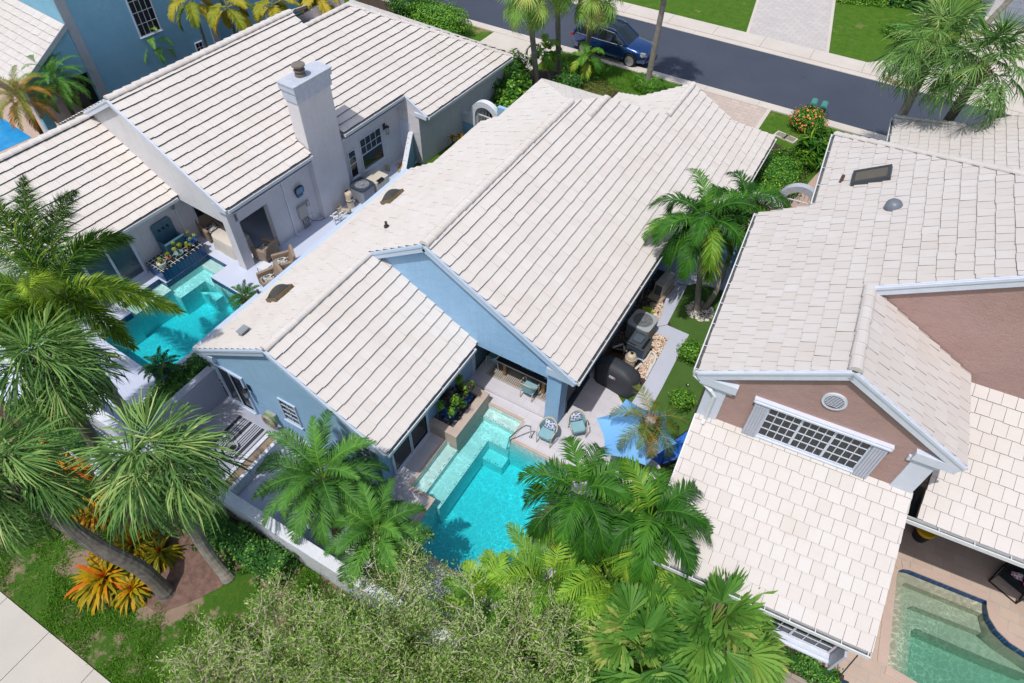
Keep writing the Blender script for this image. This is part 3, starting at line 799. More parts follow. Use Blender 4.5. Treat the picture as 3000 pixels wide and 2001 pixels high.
# ================================================================ the blue house in the middle
HM = thing('house', 'light blue stucco house with cream tiled gable roof, in the middle beside its turquoise pool', 'house')
CAPJOB[:] = [HM, [TILE_W]]
zr, xr, sl_, sr_ = 6.05, -9.58, 0.60, 0.585
def zl(x): return zr+sl_*(x-xr)
def zrt(x): return zr-sr_*(x-xr)
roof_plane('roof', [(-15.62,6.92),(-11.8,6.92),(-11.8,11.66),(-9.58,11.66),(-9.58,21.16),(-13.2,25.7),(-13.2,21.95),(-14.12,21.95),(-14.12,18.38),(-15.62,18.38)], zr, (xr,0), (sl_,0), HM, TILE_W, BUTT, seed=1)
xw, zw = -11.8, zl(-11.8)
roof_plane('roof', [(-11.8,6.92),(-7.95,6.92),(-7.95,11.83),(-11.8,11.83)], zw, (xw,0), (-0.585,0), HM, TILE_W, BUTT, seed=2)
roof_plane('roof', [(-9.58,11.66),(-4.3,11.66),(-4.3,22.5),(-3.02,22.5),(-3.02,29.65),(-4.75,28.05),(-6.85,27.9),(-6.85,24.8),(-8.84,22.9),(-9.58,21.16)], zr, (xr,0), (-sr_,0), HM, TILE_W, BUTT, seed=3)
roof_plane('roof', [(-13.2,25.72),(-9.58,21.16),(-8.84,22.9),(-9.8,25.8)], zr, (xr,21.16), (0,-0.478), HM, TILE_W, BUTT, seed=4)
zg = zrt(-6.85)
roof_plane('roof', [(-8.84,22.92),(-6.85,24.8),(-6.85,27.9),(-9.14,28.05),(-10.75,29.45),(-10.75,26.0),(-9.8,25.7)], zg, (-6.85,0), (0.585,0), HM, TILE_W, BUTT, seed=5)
caps(b, (-9.58,11.68,zr), (-9.58,21.2,zr), 0.16, 0.40, seed=1)
caps(b, (-11.8,6.95,zw), (-11.8,11.6,zw), 0.13, 0.42, seed=2)
caps(b, (-8.84,21.25,zrt(-8.84)), (-8.84,22.9,zrt(-8.84)), 0.14, 0.36, seed=3)
caps(b, (-6.85,24.9,zg), (-6.85,27.95,zg), 0.14, 0.36, seed=4)
caps(b, (-9.58,21.2,zr), (-13.15,25.65,3.9), 0.11, 0.4, seed=5, lift=-0.02)
b = MB(); b.extr([(-9.585,21.15,zr-0.02),(-8.845,22.89,zrt(-8.84)-0.01),(-8.845,22.89,4.6),(-9.585,21.15,4.6)], (-0.03,0.012,0)); b.build('roof_flashing', TILE_W, HM)
# walls: courtyard wing, gable over the lanai, main body
b = MB(); T = 0.2
zwl = zl(-15.1)-0.14
b.extr([(-15.1,7.03,-0.06),(-8.4,7.03,-0.06),(-8.4,7.03,zw-0.585*3.4-0.12),(-11.8,7.03,zw-0.14),(-15.1,7.03,zwl)], (0,T,0))
b.box(-8.6,-8.4,7.231,12.1,-0.06,zw-0.585*3.3-0.14)
b.box(-15.1,-14.9,7.231,18.2,-0.06,zwl)
b.extr([(-12.05,11.83,3.0),(-8.4,11.83,2.32),(-4.81,11.83,2.32),(-4.81,11.83,zrt(-4.81)-0.14),(-9.58,11.83,zr-0.14),(-12.05,11.83,zl(-12.05)-0.14)], (0,0.32,0))
b.box(-5.31,-4.81,11.832,12.42,-0.06,2.319)                          # corner pier
b.box(-5.0,-4.8,14.3,25.0,-0.06,2.86)
b.box(-15.0,-5.0,24.8,25.0,-0.06,2.4)
b.box(-4.95,-3.5,22.6,22.8,-0.06,2.2); b.box(-3.7,-3.5,22.8,29.2,-0.06,2.2)
b.box(-10.6,-3.7,27.4,27.6,-0.06,2.2)
b.build('wall', BLUE, HM)
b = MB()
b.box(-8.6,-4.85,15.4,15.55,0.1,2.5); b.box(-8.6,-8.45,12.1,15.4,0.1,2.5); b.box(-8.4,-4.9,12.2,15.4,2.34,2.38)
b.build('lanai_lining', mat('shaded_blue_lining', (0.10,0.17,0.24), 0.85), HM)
# white boards along the roof edges
b = MB()
ya = 11.62
rake(b, (-11.95,ya+0.04,zl(-11.95)-0.005), (-9.58,ya+0.04,zr+0.01), (0,-1), 0.26)
rake(b, (-9.58,ya+0.04,zr+0.01), (-4.3,ya+0.04,zrt(-4.3)), (0,-1), 0.26)
yb = 6.88
rake(b, (-15.62,yb+0.04,zl(-15.62)), (-11.8,yb+0.04,zw+0.01), (0,-1), 0.24)
rake(b, (-11.8,yb+0.04,zw+0.01), (-7.95,yb+0.04,zw-0.585*3.85), (0,-1), 0.24)
def ret(b, x0, x1, y, z, hh=0.24, d=0.16):        # boxed eave return
    b.box(x0,x1,y-0.012,y+d,z-hh,z)
ret(b, -5.3, -4.32, 11.66, zrt(-4.45)-0.02, 0.30, 0.17); ret(b, -8.75, -7.98, 6.9, zw-0.585*3.8-0.0, 0.25, 0.13); ret(b, -15.6, -14.8, 6.9, zl(-15.5), 0.25, 0.13)
b.box(-15.56,-15.06,7.06,18.3,zwl-0.02,zwl+0.02); b.box(-8.38,-8.0,7.1,11.7,zw-0.585*3.6-0.16,zw-0.585*3.6-0.13); b.box(-4.79,-4.34,12.2,22.4,2.76,2.80)
b.box(-8.46,-8.36,12.102,12.3,-0.04,2.25)
b.build('fascia', TRIMB, HM)
ze = zrt(-4.3)
gutter('gutter', (-4.29,11.7,ze), (-4.29,22.4,ze), (1,0), HM)
gutter('gutter', (-3.0,22.55,zrt(-3.02)), (-3.0,29.5,zrt(-3.02)), (1,0), HM)
gutter('gutter', (-7.94,6.95,zw-0.585*3.85), (-7.94,11.6,zw-0.585*3.85), (1,0), HM)
gutter('gutter', (-15.63,6.95,zl(-15.62)), (-15.63,18.35,zl(-15.62)), (-1,0), HM)
b = MB(); b.bar((-8.44,6.97,0.0),(-8.44,6.97,2.15), 0.05,0.05,(0,1,0)); b.build('downpipe', mat('dark_pipe',(0.03,0.05,0.07),0.5), HM)
# openings
sliding_door(HM, (-8.4,7.55,0.0), Y, X, 1.8, 1.95, 2)
sliding_door(HM, (-15.0,7.03,0.0), X, NY, 1.15, 1.95, 2, frame_m=TRIMB)
window(HM, (-12.22,7.03,0.95), X, NY, 0.62, 1.05, 2, 4, name='window', frame_m=TRIMB)
window(HM, (-9.3,7.03,0.95), X, NY, 0.62, 1.05, 2, 4, name='window', frame_m=TRIMB)
sliding_door(HM, (-4.86,12.45,0.02), Y, X, 1.82, 2.2, 2, frame_m=DARKP)
sliding_door(HM, (-7.9,15.4,0.1), X, NY, 2.8, 2.1, 3, frame_m=mat('bronze_frame',(0.06,0.06,0.065),0.4))
# things let into the roof plane
def skylight(parent, cx, cy, plane, g, w=0.62, l=0.8, dome=True):
    z = plane(cx); s = g
    ux = np.array([1,0,s])/math.sqrt(1+s*s); n = np.array([-s,0,1])/math.sqrt(1+s*s); c = np.array([cx,cy,z])
    f = MB()
    def P(a,bb,h): return c+ux*a+np.array([0,1,0])*bb+n*h
    for (a0,a1,b0,b1) in ((-w/2,-w/2+0.07,-l/2,l/2),(w/2-0.07,w/2,-l/2,l/2),(-w/2+0.07,w/2-0.07,-l/2,-l/2+0.07),(-w/2+0.07,w/2-0.07,l/2-0.07,l/2)):
        V = [P(a,bb,h) for h in (-0.02,0.17) for (a,bb) in ((a0,b0),(a1,b0),(a1,b1),(a0,b1))]
        f.add(V, [(3,2,1,0),(4,5,6,7),(0,1,5,4),(1,2,6,5),(2,3,7,6),(3,0,4,7)])
    ob = f.build('skylight', mat('bronze_curb',(0.13,0.085,0.045),0.5,c2=(0.20,0.14,0.08)), parent)
    d = MB(); K = 8; V = []
    for i in range(K+1):
        for j in range(K+1):
            a = -w/2+0.05+(w-0.1)*i/K; bb = -l/2+0.05+(l-0.1)*j/K
            h = 0.172+0.2*max(0,(1-(2*i/K-1)**2)*(1-(2*j/K-1)**2))**0.6
            V.append(P(a,bb,h))
    d.add(V, [(i*(K+1)+j,(i+1)*(K+1)+j,(i+1)*(K+1)+j+1,i*(K+1)+j+1) for i in range(K) for j in range(K)])
    d.build('dome', mat('bronze_acrylic',(0.055,0.055,0.05),0.18,c2=(0.075,0.07,0.06)), ob, smooth=True)
    return ob
def onroof(px, py, z0, x0, g):
    d = _ray(px,py); t = (z0-g*x0-CAM_H)/(d[2]-g*d[0]); return (d[0]*t, d[1]*t, CAM_H+d[2]*t)
for px, py in ((1152,574),(822,857)):
    p = onroof(px,py,zr+0.15,xr,sl_); skylight(HM, p[0], p[1], zl, sl_)
VENT = mat('roof_vent_pipe',(0.06,0.05,0.045),0.6)
for px, py in ((1132,662),(758,860)):
    p = onroof(px,py,zr+0.1,xr,sl_); b = MB(); b.tube([(p[0],p[1],p[2]-0.2),(p[0],p[1],p[2]+0.18)], 0.045, 10); b.tube([(p[0],p[1],p[2]-0.05),(p[0],p[1],p[2]+0.01)], 0.09, 10); b.build('roof_vent', VENT, HM)
p = onroof(714,973,zr+0.1,xr,sl_); b = MB(); b.box(p[0]-0.09,p[0]+0.09,p[1]-0.14,p[1]+0.14,p[2]-0.12,p[2]+0.10); b.box(p[0]-0.12,p[0]+0.12,p[1]-0.17,p[1]+0.17,p[2]+0.10,p[2]+0.13); b.build('roof_vent', mat('grey_vent_hood',(0.28,0.30,0.33),0.5), HM)

# ================================================================ the white house on the left (own axes)
HL = thing('house', 'white stucco house with cream tiled roof and a tall chimney, left of the blue house', 'house', (FL.o[0],FL.o[1],0), FL.rz)
CAPJOB[:] = [HL, [TILE_W]]
zr2, xr2, s2 = 6.16, -4.68, 0.5425
def z2(x): return zr2-s2*abs(x-xr2)
CHX0, CHX1, CHY0, CHY1 = -0.35, 0.3, 4.28, 6.06
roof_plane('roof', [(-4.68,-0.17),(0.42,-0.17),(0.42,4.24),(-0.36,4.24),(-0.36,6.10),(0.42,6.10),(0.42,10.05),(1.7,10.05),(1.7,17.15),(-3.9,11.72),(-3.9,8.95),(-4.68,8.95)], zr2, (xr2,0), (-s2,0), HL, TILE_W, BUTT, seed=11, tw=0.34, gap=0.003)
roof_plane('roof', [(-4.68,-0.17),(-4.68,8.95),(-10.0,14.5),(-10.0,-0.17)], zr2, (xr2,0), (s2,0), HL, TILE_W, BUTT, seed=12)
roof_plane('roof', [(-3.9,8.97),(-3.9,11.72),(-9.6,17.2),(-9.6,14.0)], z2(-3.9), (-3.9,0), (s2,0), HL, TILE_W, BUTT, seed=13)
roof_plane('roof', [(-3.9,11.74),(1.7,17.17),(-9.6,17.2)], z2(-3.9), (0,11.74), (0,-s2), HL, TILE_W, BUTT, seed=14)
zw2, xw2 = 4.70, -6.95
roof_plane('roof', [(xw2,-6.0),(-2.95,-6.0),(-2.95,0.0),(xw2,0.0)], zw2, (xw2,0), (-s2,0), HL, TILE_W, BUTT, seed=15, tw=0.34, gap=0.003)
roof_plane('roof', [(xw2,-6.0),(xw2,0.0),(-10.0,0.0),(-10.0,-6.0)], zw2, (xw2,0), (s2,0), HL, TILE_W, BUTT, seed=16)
caps(b, (-4.68,-0.15,zr2), (-4.68,8.95,zr2), 0.16, 0.40, seed=11, lift=0.03); caps(b, (-3.9,8.98,z2(-3.9)), (-3.9,11.7,z2(-3.9)), 0.13, 0.40, seed=12)
caps(b, (-3.9,11.7,z2(-3.9)), (1.68,17.12,z2(1.7)), 0.13, 0.36, seed=13); caps(b, (xw2,-5.98,zw2), (xw2,-0.15,zw2), 0.16, 0.4, seed=14, lift=0.03)
b = MB()
b.extr([(-9.8,0.0,-0.06),(-3.3,0.0,-0.06),(-3.3,0.0,2.32),(0.0,0.0,2.32),(0.0,0.0,z2(0)-0.14),(xr2,0.0,zr2-0.14),(-9.8,0.0,z2(-9.8)-0.14)], (0,0.3,0))
b.box(-0.42,0.0,0.002,0.43,-0.06,2.319)                               # corner pier
b.box(-0.3,0.0,0.43,1.85,2.25,3.2); b.box(-0.3,0.0,1.85,10.05,-0.06,3.24)
b.box(-0.3,0.62,10.05,10.25,-0.06,2.55); b.box(0.95,1.2,10.05,17.0,-0.06,2.55); b.box(0.62,0.949,10.051,10.249,-0.06,2.548); b.extr([(-0.3,10.06,2.551),(1.2,10.06,2.551),(1.2,10.06,z2(1.2)-0.13),(-0.3,10.06,z2(-0.3)-0.13)],(0,0.18,0))
b.box(-9.8,-9.6,0.3,16.8,-0.06,3.2); b.box(-9.6,1.0,16.8,17.0,-0.06,2.5)
b.box(-3.5,-3.3,-5.7,0.0,-0.06,2.5); b.extr([(-9.8,-5.7,-0.06),(-3.5,-5.7,-0.06),(-3.5,-5.7,2.55),(xw2,-5.7,zw2-0.14),(-9.8,-5.7,2.9)], (0,0.2,0)); b.box(-9.8,-9.6,-5.5,0.0,-0.06,2.9)
b.box(-3.5,-0.3,4.4,4.6,0,2.9); b.box(-3.5,-3.3,0.3,4.4,0,2.9)
b.build('wall', WHITEST, HL)
b = MB()
b.box(CHX0,CHX1,CHY0,CHY1,-0.06,5.95); b.build('chimney', WHITEST, HL, bevel=0.015)
ch = [o for o in HL.children if o.name.startswith('chimney')][0]
b = MB(); b.box(CHX0-0.05,CHX1+0.05,CHY0-0.05,CHY1+0.05,5.55,5.98); b.box(CHX0-0.10,CHX1+0.10,CHY0-0.10,CHY1+0.10,5.98,6.22); b.box(CHX0-0.13,CHX1+0.13,CHY0-0.13,CHY1+0.13,6.22,6.27)
b.build('chimney_band', mat('grey_white_band',(0.55,0.58,0.66),0.6,c2=(0.42,0.46,0.55),ns=6), ch)
b = MB(); c_ = (-0.05,5.0,6.27)
b.lathe([(0.21,0.0),(0.21,0.10),(0.15,0.12),(0.15,0.20),(0.22,0.22),(0.22,0.25),(0.13,0.26),(0.13,0.38),(0.26,0.40),(0.26,0.45)], 20, c_); b.build('flue_cap', mat('weathered_flue',(0.13,0.12,0.115),0.5,c2=(0.25,0.20,0.16),ns=9), ch)
b = MB()
rake(b, (xr2,-0.16,zr2+0.01), (0.42,-0.16,z2(0.42)), (0,-1), 0.24); rake(b, (-7.0,-0.16,z2(-7.0)), (xr2,-0.16,zr2+0.01), (0,-1), 0.26)
rake(b, (0.42,10.08,z2(0.42)), (1.7,10.08,z2(1.7)), (0,-1), 0.22); ret(b, -0.35, 0.4, -0.15, z2(0.42)-0.02, 0.26, 0.14); ret(b, 1.0, 1.68, 10.02, z2(1.7)-0.0, 0.2, 0.05)
rake(b, (xw2,-5.99,zw2+0.01), (-2.95,-5.99,zw2-s2*4.0), (0,-1), 0.22)
b.box(0.01,0.38,0.1,4.25,3.0,3.03); b.box(0.01,0.38,6.1,10.0,3.0,3.03); b.box(-3.3,-3.0,-5.9,-0.05,2.28,2.31)
b.build('fascia', TRIM, HL)
zz = z2(0.42)
gutter('gutter', (0.42,-0.12,zz), (0.42,4.22,zz), (1,0), HL, 0.55); gutter('gutter', (0.42,6.12,zz), (0.42,9.98,zz), (1,0), HL, 0.8)
gutter('gutter', (1.7,10.1,z2(1.7)), (1.7,17.0,z2(1.7)), (1,0), HL, 0.9); gutter('gutter', (-2.95,-5.95,zw2-s2*4.0), (-2.95,-0.1,zw2-s2*4.0), (1,0), HL, 2.5)
b = MB(); b.bar((0.03,2.75,0.1),(0.03,2.75,3.0),0.06,0.05,(1,0,0)); b.bar((0.03,2.75,0.1),(0.25,2.75,0.06),0.06,0.05,(0,0,1)); b.build('downpipe', GUT, HL); b = MB(); b.bar((-3.27,-0.2,0.1),(-3.27,-0.2,2.4),0.05,0.05,(1,0,0)); b.build('downpipe', GUT, HL)
window(HL, (0.0,7.3,0.72), Y, X, 1.35, 1.55, 4, 4, fr=0.045, upper_only=True, mun=0.022)
window(HL, (0.0,6.5,0.75), Y, X, 0.4, 1.3, 1, 4, fr=0.045, upper_only=True, mun=0.022)
BLINDS = paver('grey_window_blind', (0.16,0.19,0.20), (0.14,0.17,0.18), (0.07,0.09,0.10), 8.0, 0.05, ms=0.008, rough=0.4)
sliding_door(HL, (-3.3,-5.3,0.0), Y, X, 2.9, 2.05, 3, pane_m=mat('teal_reflecting_glass',(0.05,0.085,0.10),0.15,c2=(0.09,0.13,0.14),ns=0.8))
sliding_door(HL, (-3.3,0.5,0.0), Y, X, 2.6, 2.1, 2, frame_m=TRIM, pane_m=GLASS)
sliding_door(HL, (-2.9,4.4,0.0), X, NY, 2.3, 2.1, 2, frame_m=TRIM)
b = MB(); b.box(-0.27,0.6,10.02,10.05,0.02,2.05)
for r in range(3):
    for c in range(2): b.box(-0.20+c*0.40,0.12+c*0.40,10.005,10.02,0.15+r*0.65,0.66+r*0.65)
db = b.build('door', TRIM, HL)
for z in (0.3,1.0,1.7): b = MB(); b.box(-0.285,-0.262,10.0,10.03,z,z+0.1); b.build('hinge', BLACK, db)

# ================================================================ the pink house on the right (own axes)
HR = thing('house', 'two storey pinkish brown stucco house with white tiled roofs, right of the blue house', 'house', (0,0,0), FR.rz)
CAPJOB[:] = [HR, [TILE_P]]
ax, az, s3 = 2.93, 7.98, 0.567
def z3(x): return az-s3*abs(x-ax)
def z3L(x): return az+s3*(x-ax)
tk = dict(tw=0.318, gap=0.009, butt=0.04)
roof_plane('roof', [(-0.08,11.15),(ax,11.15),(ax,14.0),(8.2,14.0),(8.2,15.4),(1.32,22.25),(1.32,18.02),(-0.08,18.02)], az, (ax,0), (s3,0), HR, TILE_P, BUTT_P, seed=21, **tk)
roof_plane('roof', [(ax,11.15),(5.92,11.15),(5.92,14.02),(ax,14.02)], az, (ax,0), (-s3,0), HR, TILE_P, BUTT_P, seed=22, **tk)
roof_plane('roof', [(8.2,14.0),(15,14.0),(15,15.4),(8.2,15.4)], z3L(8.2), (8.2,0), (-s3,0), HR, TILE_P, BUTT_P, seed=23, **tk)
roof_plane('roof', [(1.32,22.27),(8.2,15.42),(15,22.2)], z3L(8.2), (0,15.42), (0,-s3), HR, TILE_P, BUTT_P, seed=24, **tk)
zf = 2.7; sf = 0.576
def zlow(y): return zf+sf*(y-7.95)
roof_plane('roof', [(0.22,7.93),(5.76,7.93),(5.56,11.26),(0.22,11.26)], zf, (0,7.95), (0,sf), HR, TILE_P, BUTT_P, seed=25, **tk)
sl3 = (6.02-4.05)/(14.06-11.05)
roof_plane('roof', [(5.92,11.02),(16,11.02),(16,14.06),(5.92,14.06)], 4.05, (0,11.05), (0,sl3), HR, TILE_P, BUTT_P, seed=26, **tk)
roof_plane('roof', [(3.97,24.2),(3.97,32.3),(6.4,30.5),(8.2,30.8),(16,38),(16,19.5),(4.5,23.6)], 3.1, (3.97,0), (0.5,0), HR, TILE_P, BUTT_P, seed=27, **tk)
caps(b, (ax,11.17,az), (ax,14.0,az), 0.15, 0.40, seed=21); caps(b, (1.34,22.2,z3L(1.34)), (8.2,15.4,z3L(8.2)), 0.12, 0.36, seed=22)
caps(b, (3.98,32.28,3.14), (6.4,30.5,3.1+0.5*2.43), 0.12, 0.36, seed=23)
b = MB(); yf = 11.25
b.extr([(0.25,yf,3.2),(5.48,yf,3.2),(5.48,yf,z3(5.48)-0.14),(ax,yf,az-0.14),(0.25,yf,z3(0.25)-0.14)], (0,0.2,0))
b.box(0.25,0.45,yf+0.201,17.9,-0.06,z3L(0.25)-0.15); b.extr([(0.25,8.581,-0.06),(0.25,yf+0.2,-0.06),(0.25,yf+0.2,zlow(yf)-0.13),(0.25,8.581,zlow(8.6)-0.13)], (0.2,0,0))
b.box(0.45,1.6,17.7,17.9,-0.06,6.1); b.box(1.6,1.8,17.7,22.0,-0.06,6.9); b.box(1.8,14,21.8,22.0,-0.06,6.9)
b.box(5.28,5.48,yf+0.2,14.05,2.5,z3(5.48)-0.14)
b.extr([(2.9,14.05,6.4),(5.3,14.05,5.9),(16,14.05,5.9),(16,14.05,6.4),(8.2,14.05,z3L(8.2)-0.12),(2.9,14.05,z3L(2.9)-0.12)], (0,0.2,0))
b.box(0.45,5.5,8.38,8.58,-0.06,2.72); b.box(5.3,5.5,8.581,11.24,-0.06,2.75)
b.extr([(5.5,8.58,2.7),(5.5,11.24,2.7),(5.5,11.24,zlow(11.24)-0.13),(5.5,8.58,zlow(8.58)-0.13)], (-0.2,0,0))
b.box(5.3,16,14.3,14.5,-0.06,4.2); b.box(4.4,4.6,24.4,31.5,-0.06,2.95)
b.build('wall', PINK, HR)
b = MB(); b.box(5.62,16,13.9,14.2,0.01,3.9); b.build('lanai_glass', GLASS, HR)
b = MB()
rake(b, (-0.08,11.16,z3L(-0.08)), (ax,11.16,az+0.01), (0,-1), 0.27, 0.05); rake(b, (ax,11.16,az+0.01), (5.92,11.16,z3(5.92)), (0,-1), 0.27, 0.05)
rake(b, (2.98,14.0,z3L(2.98)+0.02), (8.2,14.0,z3L(8.2)), (0,-1), 0.27, 0.05); rake(b, (8.2,14.0,z3L(8.2)), (15,14.0,z3L(8.2)-s3*6.8), (0,-1), 0.27, 0.05)
ret(b, 0.02, 0.92, 11.12, z3L(0.05)-0.16, 0.26, 0.14); ret(b, 4.95, 5.85, 11.12, z3(5.8)-0.16, 0.26, 0.14)
b.box(0.22,0.72,11.21,11.252,4.5,z3L(0.25)-0.4); b.box(5.02,5.52,11.21,11.252,4.5,z3(5.5)-0.4); b.box(0.18,0.85,11.18,11.25,5.78,5.93); b.box(4.9,5.56,11.18,11.25,5.78,5.93)
b.box(5.83,5.9,11.3,14.0,z3(5.9)-0.16,z3(5.9)-0.01); b.box(5.5,5.85,11.3,14.0,z3(5.9)-0.18,z3(5.9)-0.15)
b.bar((5.60,7.95,zf-0.06),(5.56,11.24,zlow(11.24)-0.06),0.03,0.1,(0,0,1)); b.bar((0.205,7.95,zf-0.05),(0.205,11.24,zlow(11.24)-0.05),0.03,0.1,(0,0,1))
b.build('fascia', TRIM, HR)
gutter('gutter', (-0.09,11.2,z3L(-0.08)), (-0.09,18.0,z3L(-0.08)), (-1,0), HR, 0.85); gutter('gutter', (1.31,18.1,z3L(1.32)), (1.31,22.2,z3L(1.32)), (-1,0), HR, 0.85)
gutter('gutter', (0.25,7.92,zf), (5.74,7.92,zf), (0,-1), HR, 0.6, 0.14); gutter('gutter', (5.6,11.01,4.05), (16,11.01,4.05), (0,-1), HR, 0.8, 0.15); gutter('gutter', (3.95,24.3,3.1), (3.95,32.2,3.1), (-1,0), HR, 0.7)
b = MB(); b.tube([(-0.15,11.24,z3L(-0.1)-0.14),(-0.15,11.24,z3L(-0.1)-0.28),(0.35,11.14,5.75),(0.48,11.14,5.6),(0.48,11.14,zlow(11.1)+0.1),(0.46,11.0,zlow(11.0)+0.07)], 0.055, 4); b.build('downpipe', GUT, HR)
# upper window between shutters, round louvre
def shutter(x0, x1, y, z0, z1, yd):
    b = MB(); b.box(x0,x1,y-yd,y,z0,z1)
    n = 5
    for i in range(n): b.box(x0+(x1-x0)*(i+0.12)/n,x0+(x1-x0)*(i+0.88)/n,y-yd-0.02,y-yd,z0+0.01,z1-0.01)
    return b.build('shutter', mat('lavender_white_shutter',(0.50,0.52,0.60),0.5,c2=(0.44,0.46,0.55),ns=6), HR)
window(HR, (1.80,11.25,4.70), X, NY, 2.32, 1.16, 4, 4, fr=0.05, sashes=3, sill=True, mun=0.022)
shutter(1.42,1.76,11.20,4.62,5.86,0.06); shutter(4.16,4.48,11.20,4.62,5.86,0.06)
b = MB(); b.box(1.36,4.54,11.13,11.25,5.91,6.03); b.box(1.40,4.50,11.10,11.13,5.93,5.98); b.build('window_hood', TRIM, HR)
b = MB(); V = []
c0 = np.array([2.93,11.25,6.78]); n = 28
for rr, yy in ((0.27,11.20),(0.21,11.20),(0.27,11.252)):
    for j in range(n): V.append((c0[0]+rr*math.cos(2*PI*j/n), yy, c0[2]+rr*math.sin(2*PI*j/n)))
b.add(V, [(j,(j+1)%n,n+(j+1)%n,n+j) for j in range(n)]+[(2*n+j,2*n+(j+1)%n,(j+1)%n,j) for j in range(n)])
for k in range(8):
    z = -0.19+0.38*(k+0.5)/8; hw = math.sqrt(max(0.0,0.215**2-z*z)); b.bar((c0[0]-hw,11.225,c0[2]+z),(c0[0]+hw,11.225,c0[2]+z),0.008,0.05,(0,-0.6,1))
lv = b.build('round_vent', TRIM, HR)
b = MB(); b.lathe([(0.215,0),(0.215,0.002)],24); 
for i in range(len(b.v)): b.v[i] = np.stack([b.v[i][:,0]+c0[0], 11.246-b.v[i][:,2], b.v[i][:,1]+c0[2]],1)
b.build('vent_backing', mat('vent_shade',(0.10,0.10,0.11),0.8), lv)
# ground floor window with open shutters
window(HR, (3.42,8.38,0.78), X, NY, 1.95, 0.95, 3, 3, fr=0.05, sashes=2, sill=True, mun=0.022)
for x in (3.22,5.5):
    b = MB(); b.box(x-0.03,x+0.03,7.96,8.37,0.66,1.78); b.build('shutter', MATS['lavender_white_shutter'], HR)
b = MB(); b.box(3.25,5.5,8.12,8.38,0.60,0.66); b.box(3.30,5.45,8.2,8.379,0.66,0.72); b.build('window_ledge', TRIM, HR)
def onroofR(px, py, z0, x0, g):
    d = _ray(px,py); dl = d[0]*FR.B[0]+d[1]*FR.B[1]; dm = d[0]*FR.A[0]+d[1]*FR.A[1]
    t = (z0-g*x0-CAM_H)/(d[2]-g*dl); return (dl*t, dm*t, CAM_H+d[2]*t)
p = onroofR(2560,510,az+0.12,ax,s3)
b = MB(); ux = np.array([1,0,s3])/math.hypot(1,s3); nn = np.array([-s3,0,1])/math.hypot(1,s3); c0 = np.array([p[0],p[1],z3L(p[0])])
for a0,a1,b0,b1 in ((-0.5,-0.42,-0.34,0.34),(0.42,0.5,-0.34,0.34),(-0.42,0.42,-0.34,-0.26),(-0.42,0.42,0.26,0.34)):
    V = [c0+ux*a+np.array([0,q,0])+nn*h for h in (-0.02,0.14) for a,q in ((a0,b0),(a1,b0),(a1,b1),(a0,b1))]
    b.add(V, [(3,2,1,0),(4,5,6,7),(0,1,5,4),(1,2,6,5),(2,3,7,6),(3,0,4,7)])
so = b.build('skylight', mat('dark_skylight_frame',(0.05,0.06,0.07),0.5), HR)
b = MB(); b.add([c0+ux*a+np.array([0,q,0])+nn*0.12 for a,q in ((-0.45,-0.3),(0.45,-0.3),(0.45,0.3),(-0.45,0.3))], [(0,1,2,3)]); b.build('pane', mat('brown_skylight_glass',(0.13,0.11,0.08),0.2), so)
p = onroofR(2622,598,az+0.1,ax,s3); b = MB(); b.lathe([(0.22,-0.15),(0.22,0.02),(0.2,0.10),(0.14,0.17),(0.05,0.20)],18,(p[0],p[1],z3L(p[0])+0.02)); b.build('dome_vent', mat('grey_blue_dome',(0.17,0.19,0.23),0.4), HR, smooth=True)
p = onroofR(2466,526,az+0.1,ax,s3); b = MB(); b.tube([(p[0],p[1],z3L(p[0])-0.1),(p[0],p[1],z3L(p[0])+0.25)],0.05,10); b.build('roof_vent', mat('brown_vent_pipe',(0.12,0.07,0.05),0.6), HR)
